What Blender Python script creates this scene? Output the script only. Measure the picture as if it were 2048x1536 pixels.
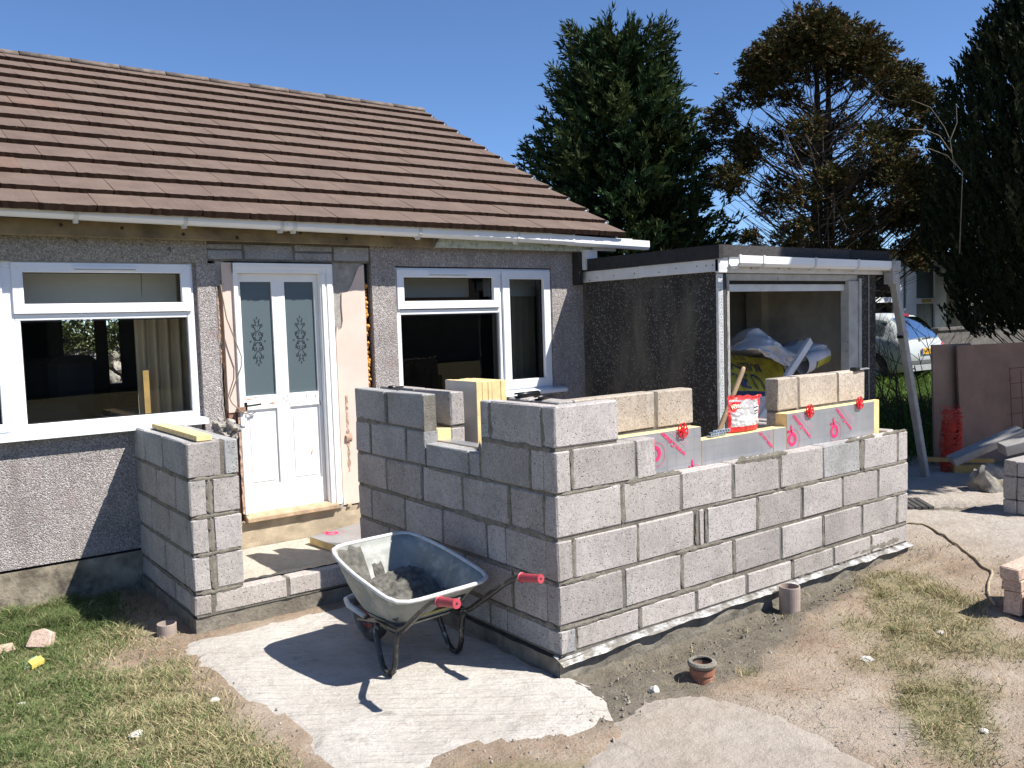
import bpy, bmesh, math, random
import numpy as np
from mathutils import Vector, Matrix, noise
from mathutils.geometry import delaunay_2d_cdt

for o in list(bpy.data.objects): bpy.data.objects.remove(o)
scene = bpy.context.scene
COL = scene.collection
rnd = random.Random(7)
NP = np.random.default_rng(11)

# ------------------------------------------------------------------ camera
cam_d = bpy.data.cameras.new('camera')
cam = bpy.data.objects.new('camera', cam_d); COL.objects.link(cam)
cam_d.sensor_fit = 'HORIZONTAL'; cam_d.sensor_width = 36.0
cam_d.lens = 36.0 * 1738.3 / 2048.0
cam_d.clip_start = 0.05; cam_d.clip_end = 1500
RT = Vector((0.80041937, -0.59864262, -0.03091674)); UP = Vector((0.06809993, 0.03956919, 0.99689351)); FW = Vector((0.5955596, 0.80003831, -0.07243946))
m = Matrix(((RT.x, UP.x, -FW.x, -2.7025), (RT.y, UP.y, -FW.y, -3.2905), (RT.z, UP.z, -FW.z, 1.6966), (0, 0, 0, 1)))
cam.matrix_world = m
scene.camera = cam

# ------------------------------------------------------------------ light
SUN_TO = Vector((0.46, -0.62, 1.0)).normalized()          # towards the sun
elev = math.asin(SUN_TO.z); azim = math.atan2(SUN_TO.x, SUN_TO.y)
w = bpy.data.worlds.new('World'); scene.world = w; w.use_nodes = True
nt = w.node_tree; nt.nodes.clear()
wo = nt.nodes.new('ShaderNodeOutputWorld'); bg = nt.nodes.new('ShaderNodeBackground'); sk = nt.nodes.new('ShaderNodeTexSky')
sk.sky_type = 'NISHITA'; sk.sun_disc = False; sk.sun_elevation = elev; sk.sun_rotation = azim
sk.altitude = 50; sk.air_density = 0.7; sk.dust_density = 0.0; sk.ozone_density = 8.0
bg.inputs['Strength'].default_value = 0.098
nt.links.new(sk.outputs[0], bg.inputs[0]); nt.links.new(bg.outputs[0], wo.inputs[0])
sd = bpy.data.lights.new('sun', 'SUN'); sd.energy = 5.0; sd.angle = math.radians(0.5); sd.color = (1.0, 0.95, 0.88)
sun = bpy.data.objects.new('sun', sd); COL.objects.link(sun)
sun.rotation_euler = SUN_TO.to_track_quat('Z', 'Y').to_euler(); sun.location = (5, -6, 12)
scene.view_settings.view_transform = 'Standard'; scene.view_settings.look = 'None'
scene.view_settings.exposure = 0.82; scene.view_settings.gamma = 1.0
scene.view_settings.use_curve_mapping = False

# ------------------------------------------------------------------ materials
MATS = {}
def newmat(name):
    mt = bpy.data.materials.new(name); mt.use_nodes = True
    n = mt.node_tree.nodes; n.clear()
    out = n.new('ShaderNodeOutputMaterial'); b = n.new('ShaderNodeBsdfPrincipled')
    mt.node_tree.links.new(b.outputs[0], out.inputs[0])
    MATS[name] = mt
    return mt, mt.node_tree, b, out
def nd(t, typ, **kw):
    n = t.nodes.new(typ)
    for k, v in kw.items():
        if k.startswith('i_'): n.inputs[k[2:].replace('_', ' ')].default_value = v
        else: setattr(n, k, v)
    return n
def coords(t, space='world', scale=None):
    if space == 'world': s = t.nodes.new('ShaderNodeNewGeometry').outputs['Position']
    else: s = t.nodes.new('ShaderNodeTexCoord').outputs['Object']
    if scale is not None:
        mp = t.nodes.new('ShaderNodeMapping'); mp.inputs['Scale'].default_value = scale
        t.links.new(s, mp.inputs[0]); s = mp.outputs[0]
    return s
def noise_n(t, co, scale, detail=4, rough=0.6):
    n = nd(t, 'ShaderNodeTexNoise'); n.inputs['Scale'].default_value = scale
    n.inputs['Detail'].default_value = detail; n.inputs['Roughness'].default_value = rough
    t.links.new(co, n.inputs['Vector']); return n.outputs['Fac']
def ramp(t, fac, stops):
    r = t.nodes.new('ShaderNodeValToRGB'); t.links.new(fac, r.inputs[0])
    el = r.color_ramp.elements
    while len(el) < len(stops): el.new(0.5)
    for e, (p, c) in zip(el, stops):
        e.position = p; e.color = (c[0], c[1], c[2], 1) if hasattr(c, '__len__') else (c, c, c, 1)
    return r.outputs[0]
def mix(t, a, b, fac, mode='MIX'):
    mx = t.nodes.new('ShaderNodeMix'); mx.data_type = 'RGBA'; mx.blend_type = mode
    for sck, v in ((mx.inputs[0], fac), (mx.inputs[6], a), (mx.inputs[7], b)):
        if hasattr(v, 'is_output') or isinstance(v, bpy.types.NodeSocket): t.links.new(v, sck)
        else: sck.default_value = v if not hasattr(v, '__len__') else ((v[0], v[1], v[2], 1))
    return mx.outputs[2]
def bump(t, b, h, strength=0.3, dist=0.01, prev=None):
    bn = t.nodes.new('ShaderNodeBump'); bn.inputs['Strength'].default_value = strength; bn.inputs['Distance'].default_value = dist
    t.links.new(h, bn.inputs['Height'])
    if prev is not None: t.links.new(prev, bn.inputs['Normal'])
    t.links.new(bn.outputs[0], b.inputs['Normal']); return bn.outputs[0]
def simple(name, c, rough=0.6, metal=0.0, var=0.12, scale=9.0, bs=0.0, bscale=60, dirt=None, space='world', spec=0.5, objvar=0.0):
    mt, t, b, o = newmat(name)
    co = coords(t, space)
    f = noise_n(t, co, scale)
    lo = [v * (1 - var * 1.6) for v in c]; hi = [min(1, v * (1 + var)) for v in c]
    colr = ramp(t, f, [(0.3, lo), (0.7, hi)])
    if dirt:
        f2 = noise_n(t, co, dirt[1], 6, 0.7)
        msk = ramp(t, f2, [(dirt[2], 0.0), (dirt[2] + 0.12, dirt[3])])
        colr = mix(t, colr, dirt[0], msk)
    if objvar:
        oi = t.nodes.new('ShaderNodeObjectInfo')
        rv = ramp(t, oi.outputs['Random'], [(0, 1 - objvar), (1, 1 + objvar)])
        colr = mix(t, colr, rv, 1.0, 'MULTIPLY')
    t.links.new(colr, b.inputs['Base Color'])
    b.inputs['Roughness'].default_value = rough; b.inputs['Metallic'].default_value = metal
    b.inputs['Specular IOR Level'].default_value = spec
    if bs: bump(t, b, noise_n(t, co, bscale, 5, 0.65), bs, 0.01)
    return mt

def block_mat(name, c, tint2, rough_bump=0.5):
    mt, t, b, o = newmat(name)
    co = coords(t)
    oi = t.nodes.new('ShaderNodeObjectInfo')
    big = noise_n(t, co, 3.2, 5, 0.6); med = noise_n(t, co, 26, 4, 0.7)
    c1 = ramp(t, big, [(0.32, [v * 0.80 for v in c]), (0.52, c), (0.72, tint2)])
    c1 = mix(t, c1, ramp(t, med, [(0.25, 0.72), (0.7, 1.12)]), 0.55, 'MULTIPLY')
    grain = noise_n(t, co, 150, 3, 0.8)
    c1 = mix(t, c1, ramp(t, grain, [(0.33, 0.36), (0.46, 0.98), (0.66, 1.18)]), 0.9, 'MULTIPLY')
    c1 = mix(t, c1, ramp(t, noise_n(t, co, 62, 3, 0.75), [(0.30, 0.66), (0.5, 1.0), (0.70, 1.15)]), 0.8, 'MULTIPLY')
    c1 = mix(t, c1, (0.56, 0.54, 0.52), ramp(t, noise_n(t, coords(t, 'world', (1, 1, 0.35)), 10, 5, 0.7), [(0.60, 0.0), (0.72, 0.45)]))
    vo = nd(t, 'ShaderNodeTexVoronoi'); vo.inputs['Scale'].default_value = 78; t.links.new(co, vo.inputs['Vector'])
    wn = nd(t, 'ShaderNodeTexWhiteNoise'); t.links.new(vo.outputs['Position'], wn.inputs['Vector'])
    gate = ramp(t, wn.outputs['Value'], [(0.80, 0.0), (0.82, 1.0)])
    dot = ramp(t, vo.outputs['Distance'], [(0.18, 1.0), (0.34, 0.0)])
    pit = mix(t, gate, dot, 1.0, 'MULTIPLY')
    c1 = mix(t, c1, (0.085, 0.08, 0.075), mix(t, pit, (0.75, 0.75, 0.75), 1.0, 'MULTIPLY'))
    c1 = mix(t, c1, ramp(t, oi.outputs['Random'], [(0.0, (0.84, 0.83, 0.82)), (0.5, (1.0, 0.99, 0.98)), (1.0, (1.09, 1.09, 1.10))]), 1.0, 'MULTIPLY')
    t.links.new(c1, b.inputs['Base Color']); b.inputs['Roughness'].default_value = 0.95; b.inputs['Specular IOR Level'].default_value = 0.15
    n1 = bump(t, b, grain, rough_bump, 0.004)
    inv = nd(t, 'ShaderNodeMath', operation='SUBTRACT'); inv.inputs[0].default_value = 1.0; t.links.new(pit, inv.inputs[1])
    n2 = bump(t, b, inv.outputs[0], 0.7, 0.006, n1)
    return mt
block_mat('block', (0.405, 0.380, 0.362), (0.46, 0.425, 0.41))
block_mat('block_base', (0.43, 0.395, 0.37), (0.46, 0.43, 0.41), 0.25)
block_mat('block_grey', (0.375, 0.375, 0.375), (0.41, 0.415, 0.42), 0.3)
block_mat('block_pale', (0.48, 0.42, 0.35), (0.53, 0.475, 0.40))
block_mat('block_pink', (0.50, 0.37, 0.29), (0.53, 0.40, 0.33), 0.15)
simple('mortar', (0.190, 0.176, 0.148), 0.95, var=0.2, scale=14, bs=0.8, bscale=90, spec=0.1)
simple('mortar_smear', (0.225, 0.207, 0.172), 0.95, var=0.2, scale=20, bs=0.7, bscale=110, spec=0.1)
simple('wet_mortar', (0.12, 0.115, 0.10), 0.75, var=0.35, scale=22, bs=1.0, bscale=45, spec=0.35)
simple('footing', (0.22, 0.20, 0.165), 0.95, var=0.25, scale=9, bs=0.8, bscale=50, spec=0.1, dirt=((0.10, 0.095, 0.085), 14, 0.56, 0.8))

# pebbledash
def pebble(name, dark, light, base, lichen=None, stain=None, sc=130, darkfrac=0.5, streak=None):
    mt, t, b, o = newmat(name)
    co = coords(t)
    vo = nd(t, 'ShaderNodeTexVoronoi'); vo.inputs['Scale'].default_value = sc; t.links.new(co, vo.inputs['Vector'])
    wn = nd(t, 'ShaderNodeTexWhiteNoise'); t.links.new(vo.outputs['Position'], wn.inputs['Vector'])
    c1 = ramp(t, wn.outputs['Value'], [(0.0, dark), (darkfrac, base), (0.93, light), (1.0, [min(0.8, v * 1.25) for v in light])])
    big = noise_n(t, co, 2.6, 6, 0.65)
    c1 = mix(t, c1, ramp(t, big, [(0.3, 0.70), (0.7, 1.12)]), 0.85, 'MULTIPLY')
    if lichen:
        f = noise_n(t, co, 16, 3, 0.6)
        c1 = mix(t, c1, lichen, ramp(t, f, [(0.66, 0.0), (0.71, 0.75)]))
    if stain:
        f = noise_n(t, coords(t, 'world', (1.2, 1.2, 0.35)), 1.6, 5, 0.6)
        c1 = mix(t, c1, stain, ramp(t, f, [(0.48, 0.0), (0.62, 0.85)]))
    if streak:
        f = noise_n(t, coords(t, 'world', (1.6, 1.6, 0.25)), 4.0, 6, 0.7)
        c1 = mix(t, c1, streak, ramp(t, f, [(0.50, 0.0), (0.66, 0.55)]))
        f = noise_n(t, co, 7.0, 3, 0.6)
        c1 = mix(t, c1, (0.30, 0.225, 0.215), ramp(t, f, [(0.60, 0.0), (0.72, 0.5)]))
    t.links.new(c1, b.inputs['Base Color']); b.inputs['Roughness'].default_value = 0.9; b.inputs['Specular IOR Level'].default_value = 0.25
    bump(t, b, vo.outputs['Distance'], -0.9 if False else 0.9, 0.006)
    for n in t.nodes:
        if n.type == 'BUMP': n.invert = True
    return mt
pebble('pebbledash', (0.20, 0.182, 0.174), (0.53, 0.49, 0.47), (0.365, 0.332, 0.318), sc=150, streak=(0.20, 0.18, 0.165))
pebble('pebbledash_lintel', (0.21, 0.195, 0.165), (0.46, 0.42, 0.36), (0.33, 0.305, 0.26), lichen=(0.06, 0.055, 0.05))
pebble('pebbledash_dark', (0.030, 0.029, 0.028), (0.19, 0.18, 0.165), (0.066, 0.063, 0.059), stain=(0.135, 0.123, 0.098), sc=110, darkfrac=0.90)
simple('plinth', (0.30, 0.26, 0.20), 0.95, var=0.4, scale=6, bs=0.9, bscale=24, dirt=((0.05, 0.047, 0.043), 5, 0.53, 0.85), spec=0.1)
simple('render_beige', (0.42, 0.35, 0.25), 0.9, var=0.18, scale=5, bs=0.35, bscale=70, dirt=((0.22, 0.18, 0.13), 7, 0.58, 0.6))
simple('plaster_pink', (0.66, 0.525, 0.45), 0.85, var=0.05, scale=4, bs=0.15, bscale=120)
simple('plaster_grey', (0.33, 0.31, 0.28), 0.95, var=0.2, scale=14, bs=0.6, bscale=60)
simple('plaster_raw', (0.36, 0.20, 0.135), 0.95, var=0.3, scale=16, bs=0.7, bscale=70)
simple('plaster_scar', (0.50, 0.34, 0.25), 0.95, var=0.35, scale=30, bs=0.6, bscale=60)
simple('upvc', (0.80, 0.82, 0.85), 0.28, var=0.02, scale=3, dirt=((0.60, 0.59, 0.56), 5, 0.66, 0.35))
simple('upvc_old', (0.62, 0.63, 0.62), 0.5, var=0.08, scale=6, dirt=((0.30, 0.30, 0.27), 9, 0.60, 0.5))
simple('upvc_gutter', (0.82, 0.82, 0.80), 0.35, var=0.03, scale=4, dirt=((0.42, 0.41, 0.37), 16, 0.62, 0.45))
simple('downpipe_old', (0.37, 0.365, 0.345), 0.6, var=0.12, scale=7, dirt=((0.17, 0.165, 0.15), 12, 0.57, 0.6))
simple('gasket', (0.02, 0.02, 0.022), 0.6)
simple('door_paint', (0.83, 0.83, 0.81), 0.45, var=0.03, scale=4, bs=0.05, bscale=30, dirt=((0.55, 0.53, 0.49), 30, 0.70, 0.5))
simple('bare_wood', (0.46, 0.33, 0.21), 0.8, var=0.25, scale=10, bs=0.3, bscale=80)
simple('raw_wood_chip', (0.55, 0.32, 0.19), 0.9, var=0.2, scale=20)
simple('handle_black', (0.015, 0.015, 0.016), 0.35, metal=0.4)
simple('foam_orange', (0.62, 0.30, 0.06), 0.8, var=0.35, scale=40, bs=0.8, bscale=60)
simple('tar_gap_black', (0.014, 0.013, 0.012), 0.9, var=0.4, scale=30, bs=0.5, bscale=60)
simple('felt', (0.022, 0.021, 0.022), 0.85, var=0.3, scale=20, bs=0.3, bscale=150)
simple('felt_mineral', (0.060, 0.056, 0.055), 0.95, var=0.35, scale=60, bs=0.6, bscale=220)
simple('white_board', (0.62, 0.63, 0.64), 0.6, var=0.08, scale=5, bs=0.1, bscale=40, dirt=((0.33, 0.32, 0.28), 7, 0.60, 0.5))
simple('nail', (0.08, 0.075, 0.07), 0.6)
simple('galv_bead', (0.62, 0.63, 0.62), 0.45, metal=0.3, var=0.15, scale=40)
simple('chipped_frame', (0.42, 0.42, 0.39), 0.7, var=0.15, scale=7, dirt=((0.10, 0.095, 0.085), 22, 0.60, 0.85))
simple('garage_inside', (0.52, 0.48, 0.41), 0.95, var=0.18, scale=4, bs=0.3, bscale=50)
simple('dark_floor', (0.10, 0.095, 0.085), 0.95, var=0.25, scale=6)
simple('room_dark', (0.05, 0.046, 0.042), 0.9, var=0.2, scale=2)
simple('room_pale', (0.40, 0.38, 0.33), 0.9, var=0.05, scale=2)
simple('curtain', (0.36, 0.29, 0.19), 0.9, var=0.10, scale=3)
simple('blind', (0.55, 0.55, 0.50), 0.8, var=0.05, scale=2)
simple('sofa', (0.03, 0.029, 0.032), 0.7, var=0.2, scale=4)
simple('timber_green', (0.195, 0.145, 0.075), 0.85, var=0.35, scale=4, bs=0.2, bscale=30)
simple('fascia_flaky', (0.46, 0.50, 0.44), 0.8, var=0.10, scale=30, dirt=((0.23, 0.27, 0.19), 17, 0.50, 0.8), bs=0.5, bscale=45)
simple('bitumen_edge', (0.012, 0.011, 0.012), 0.6)
simple('clip_metal', (0.75, 0.75, 0.75), 0.35, metal=0.6)
# roof tile
def tile_mat(name, c, sc=1.0):
    mt, t, b, o = newmat(name)
    co = coords(t); oi = t.nodes.new('ShaderNodeObjectInfo')
    f = noise_n(t, co, 5, 5, 0.6)
    c1 = ramp(t, f, [(0.3, [v * 0.82 for v in c]), (0.7, [v * 1.12 for v in c])])
    g = noise_n(t, co, 260, 3, 0.8)
    c1 = mix(t, c1, ramp(t, g, [(0.3, 0.62), (0.7, 1.28)]), 0.8, 'MULTIPLY')
    c1 = mix(t, c1, ramp(t, oi.outputs['Random'], [(0, (0.95, 0.95, 0.95)), (0.95, (1.03, 1.03, 1.03)), (1.0, (1.10, 1.0, 0.97))]), 1.0, 'MULTIPLY')
    f2 = noise_n(t, co, 11, 5, 0.7)
    c1 = mix(t, c1, (0.30, 0.24, 0.19), ramp(t, f2, [(0.70, 0.0), (0.76, 0.5)]))
    t.links.new(c1, b.inputs['Base Color']); b.inputs['Roughness'].default_value = 0.95; b.inputs['Specular IOR Level'].default_value = 0.1
    bump(t, b, g, 0.5 * sc, 0.004)
tile_mat('roof_tile', (0.152, 0.113, 0.094)); tile_mat('roof_tile_edge_shade', (0.042, 0.024, 0.017), 2.5)  # gritty dark brown edge, deepened with painted shade at each course drop
simple('ridge', (0.165, 0.135, 0.115), 0.95, var=0.25, scale=12, bs=0.5, bscale=120, dirt=((0.26, 0.22, 0.18), 16, 0.60, 0.5), objvar=0.10, spec=0.1)
simple('ridge_mortar', (0.38, 0.33, 0.29), 0.95, var=0.25, scale=30, bs=0.8, bscale=70)
# foil insulation
mt, t, b, o = newmat('foil')
co = coords(t); f = noise_n(t, co, 3.5, 4, 0.6)
t.links.new(ramp(t, f, [(0.3, (0.38, 0.388, 0.405)), (0.7, (0.50, 0.505, 0.52))]), b.inputs['Base Color'])
b.inputs['Metallic'].default_value = 0.65; b.inputs['Roughness'].default_value = 0.42
bump(t, b, noise_n(t, co, 9, 3, 0.5), 0.12, 0.01)
simple('foam_yellow', (0.78, 0.60, 0.29), 0.9, var=0.10, scale=14, bs=0.4, bscale=130, dirt=((0.82, 0.70, 0.42), 30, 0.55, 0.5))
simple('print_pink', (0.72, 0.03, 0.14), 0.6, var=0.08)
simple('print_grid', (0.33, 0.35, 0.40), 0.6)
simple('print_pale', (0.62, 0.40, 0.47), 0.6)
simple('clip_red', (0.70, 0.012, 0.020), 0.35, var=0.1)
simple('barrow_tray', (0.27, 0.285, 0.262), 0.55, metal=0.0, var=0.15, scale=7, dirt=((0.43, 0.415, 0.38), 9, 0.50, 0.85), bs=0.3, bscale=30)
simple('barrow_rim', (0.62, 0.62, 0.60), 0.5, var=0.12, scale=30, dirt=((0.35, 0.34, 0.31), 40, 0.58, 0.7))
simple('barrow_tube', (0.016, 0.016, 0.017), 0.30, var=0.2, scale=20, dirt=((0.42, 0.41, 0.38), 26, 0.57, 0.9), spec=0.6)
simple('grip_red', (0.42, 0.055, 0.075), 0.45, var=0.12, scale=20, dirt=((0.60, 0.38, 0.37), 18, 0.62, 0.4))
simple('tyre', (0.075, 0.07, 0.062), 0.9, var=0.3, scale=14, dirt=((0.22, 0.21, 0.185), 14, 0.5, 0.7))
simple('rim_red', (0.30, 0.055, 0.045), 0.7, var=0.3, scale=20, dirt=((0.26, 0.22, 0.19), 20, 0.52, 0.6))
simple('label_black', (0.02, 0.02, 0.02), 0.5); simple('label_yellow', (0.55, 0.50, 0.07), 0.5); simple('label_white', (0.75, 0.75, 0.74), 0.5)
simple('bag_red', (0.58, 0.03, 0.028), 0.4, var=0.15, scale=20); simple('bag_white', (0.34, 0.325, 0.32), 0.35, var=0.08, scale=14, bs=0.3, bscale=22)
simple('bag_text', (0.85, 0.62, 0.45), 0.5)
simple('powder', (0.52, 0.51, 0.49), 0.7, var=0.2, scale=40, bs=0.5, bscale=60)
simple('woven_white', (0.60, 0.59, 0.60), 0.7, var=0.10, scale=5, bs=0.25, bscale=16, dirt=((0.36, 0.34, 0.31), 6, 0.58, 0.55))
simple('woven_yellow', (0.42, 0.39, 0.05), 0.75, var=0.25, scale=10, bs=0.3, bscale=18)
simple('woven_blue', (0.035, 0.05, 0.12), 0.7, var=0.15, scale=9)
simple('tool_wood', (0.33, 0.225, 0.13), 0.75, var=0.2, scale=12, bs=0.2, bscale=50)
simple('steel_dark', (0.11, 0.105, 0.10), 0.6, metal=0.5, var=0.3, scale=18)
simple('steel_blue', (0.34, 0.42, 0.52), 0.35, metal=0.5, var=0.2, scale=30)
simple('dpc_black', (0.016, 0.016, 0.018), 0.45, var=0.3, scale=12, bs=0.5, bscale=25)
simple('dpc_silver', (0.60, 0.60, 0.60), 0.38, metal=0.35, var=0.25, scale=25, bs=0.9, bscale=28, dirt=((0.21, 0.195, 0.165), 9, 0.44, 0.92))
simple('clay_pipe', (0.30, 0.125, 0.075), 0.7, var=0.2, scale=12, dirt=((0.42, 0.38, 0.33), 22, 0.57, 0.6), bs=0.2)
simple('grey_pipe', (0.34, 0.275, 0.235), 0.75, var=0.15, scale=10, dirt=((0.46, 0.43, 0.40), 20, 0.6, 0.6))
simple('pipe_inside', (0.012, 0.012, 0.012), 0.9)
simple('plywood_brown', (0.27, 0.165, 0.115), 0.8, var=0.16, scale=3, dirt=((0.12, 0.075, 0.05), 5, 0.58, 0.5))
simple('plywood_lift', (0.30, 0.20, 0.14), 0.8, var=0.15, scale=3)
simple('mesh_orange', (0.62, 0.05, 0.025), 0.6, var=0.15)
simple('rust', (0.15, 0.05, 0.03), 0.9, var=0.3, scale=40)
simple('timber_yellow', (0.48, 0.30, 0.10), 0.8, var=0.2, scale=6)
simple('rubble', (0.30, 0.28, 0.245), 0.95, var=0.3, scale=12, bs=0.9, bscale=28, dirt=((0.45, 0.37, 0.22), 8, 0.55, 0.8))
simple('slab_grey', (0.30, 0.29, 0.275), 0.9, var=0.15, scale=8, bs=0.4, bscale=60)
simple('hose', (0.33, 0.27, 0.185), 0.7, var=0.15, scale=30)
simple('pebble_white', (0.56, 0.53, 0.47), 0.9, var=0.2, scale=40, bs=0.4, bscale=60)
simple('grit', (0.36, 0.32, 0.27), 0.95, var=0.35, scale=20)
simple('packet_green', (0.42, 0.55, 0.36), 0.5); simple('packet_yellow', (0.62, 0.50, 0.12), 0.5)
simple('string', (0.55, 0.54, 0.50), 0.8)
simple('car_paint', (0.50, 0.53, 0.52), 0.38, metal=0.12, var=0.04, scale=2, dirt=((0.30, 0.30, 0.27), 9, 0.66, 0.3))
simple('car_plastic', (0.10, 0.105, 0.105), 0.6, var=0.1); simple('car_bumper', (0.36, 0.38, 0.37), 0.5, var=0.08)
simple('tyre_black', (0.022, 0.022, 0.022), 0.85); simple('alloy', (0.34, 0.35, 0.36), 0.4, metal=0.6)
simple('lamp_red', (0.42, 0.015, 0.02), 0.2); simple('plate_yellow', (0.78, 0.42, 0.025), 0.5); simple('plate_blue', (0.03, 0.08, 0.35), 0.5)
simple('brass', (0.55, 0.38, 0.10), 0.35, metal=0.8)
simple('neigh_wall', (0.36, 0.315, 0.24), 0.9, var=0.12, scale=2, bs=0.3, bscale=80)
simple('neigh_roof', (0.12, 0.105, 0.095), 0.9, var=0.15, scale=3, bs=0.3, bscale=30)
simple('low_wall', (0.115, 0.105, 0.095), 0.95, var=0.25, scale=4, bs=0.5, bscale=30)
simple('bark', (0.060, 0.046, 0.034), 0.95, var=0.35, scale=12, bs=0.6, bscale=30, spec=0.1)
simple('twig', (0.095, 0.075, 0.055), 0.9, var=0.3, scale=20, spec=0.1)
simple('twig_pale', (0.22, 0.185, 0.135), 0.85, var=0.2, scale=20)
simple('stone', (0.27, 0.25, 0.215), 0.95, var=0.3, scale=7, bs=0.6, bscale=20, objvar=0.3)
simple('scroll', (0.012, 0.014, 0.018), 0.4)
# frosted glass of the door
mt, t, b, o = newmat('frosted')
b.inputs['Base Color'].default_value = (0.088, 0.118, 0.130, 1); b.inputs['Roughness'].default_value = 0.35
# glass
def glass_mat(name, tint=(0.92, 0.95, 0.94), refl=1.0):
    mt = bpy.data.materials.new(name); mt.use_nodes = True; t = mt.node_tree; t.nodes.clear(); MATS[name] = mt
    o = t.nodes.new('ShaderNodeOutputMaterial'); tr = t.nodes.new('ShaderNodeBsdfTransparent'); gl = t.nodes.new('ShaderNodeBsdfGlossy'); mx = t.nodes.new('ShaderNodeMixShader'); fr = t.nodes.new('ShaderNodeFresnel')
    tr.inputs[0].default_value = (*tint, 1); gl.inputs['Roughness'].default_value = 0.01; fr.inputs['IOR'].default_value = 1.52 * refl
    t.links.new(fr.outputs[0], mx.inputs[0]); t.links.new(tr.outputs[0], mx.inputs[1]); t.links.new(gl.outputs[0], mx.inputs[2]); t.links.new(mx.outputs[0], o.inputs[0])
glass_mat('glass'); glass_mat('car_glass', (0.30, 0.35, 0.35), 0.90); glass_mat('clear_plastic', (0.85, 0.84, 0.84), 1.0)
# vertex coloured materials
def attr_mat(name, rough=0.8, spec=0.2, var=None, transl=0.0):
    mt, t, b, o = newmat(name)
    a = nd(t, 'ShaderNodeAttribute'); a.attribute_name = 'Col'
    c = a.outputs['Color']
    if var:
        c = mix(t, c, ramp(t, noise_n(t, coords(t), var, 4, 0.6), [(0.3, 0.7), (0.7, 1.25)]), 1.0, 'MULTIPLY')
    t.links.new(c, b.inputs['Base Color']); b.inputs['Roughness'].default_value = rough; b.inputs['Specular IOR Level'].default_value = spec
    if transl:
        tl = t.nodes.new('ShaderNodeBsdfTranslucent'); t.links.new(c, tl.inputs[0]); mx = t.nodes.new('ShaderNodeMixShader'); mx.inputs[0].default_value = transl
        t.links.new(b.outputs[0], mx.inputs[1]); t.links.new(tl.outputs[0], mx.inputs[2]); t.links.new(mx.outputs[0], o.inputs[0])
attr_mat('grass_blade', 0.75, 0.2, transl=0.25); attr_mat('leaf', 0.75, 0.10, transl=0.10)
# ground : attributes choose the soil, noise gives the grain
mt, t, b, o = newmat('ground')
a = nd(t, 'ShaderNodeAttribute'); a.attribute_name = 'Col'
sp = t.nodes.new('ShaderNodeSeparateColor'); t.links.new(a.outputs['Color'], sp.inputs[0])
co = coords(t)
n_big = noise_n(t, co, 2.4, 6, 0.62); n_med = noise_n(t, co, 13, 6, 0.7); n_fin = noise_n(t, co, 75, 4, 0.75); n_gr = noise_n(t, co, 210, 3, 0.8)
soil = ramp(t, n_big, [(0.30, (0.235, 0.175, 0.125)), (0.48, (0.335, 0.262, 0.195)), (0.62, (0.40, 0.33, 0.26)), (0.78, (0.47, 0.41, 0.345))])
soil = mix(t, soil, (0.38, 0.235, 0.155), ramp(t, n_med, [(0.56, 0.0), (0.70, 0.7)]))
pale = ramp(t, n_med, [(0.3, (0.40, 0.365, 0.32)), (0.7, (0.54, 0.50, 0.45))])
soil = mix(t, soil, pale, sp.outputs[2])
thatch = ramp(t, n_med, [(0.30, (0.14, 0.145, 0.066)), (0.5, (0.225, 0.205, 0.11)), (0.72, (0.36, 0.30, 0.19))])
soil = mix(t, soil, thatch, sp.outputs[0])
mudc = ramp(t, n_med, [(0.3, (0.145, 0.128, 0.10)), (0.7, (0.225, 0.20, 0.16))])
soil = mix(t, soil, mudc, sp.outputs[1])
soil = mix(t, soil, ramp(t, n_fin, [(0.28, 0.62), (0.5, 1.0), (0.75, 1.22)]), 0.8, 'MULTIPLY')
soil = mix(t, soil, ramp(t, n_gr, [(0.3, 0.75), (0.7, 1.2)]), 0.6, 'MULTIPLY')
t.links.new(soil, b.inputs['Base Color']); b.inputs['Roughness'].default_value = 0.97; b.inputs['Specular IOR Level'].default_value = 0.1
n1 = bump(t, b, n_med, 0.8, 0.04); n2 = bump(t, b, n_fin, 0.8, 0.015, n1)
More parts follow.
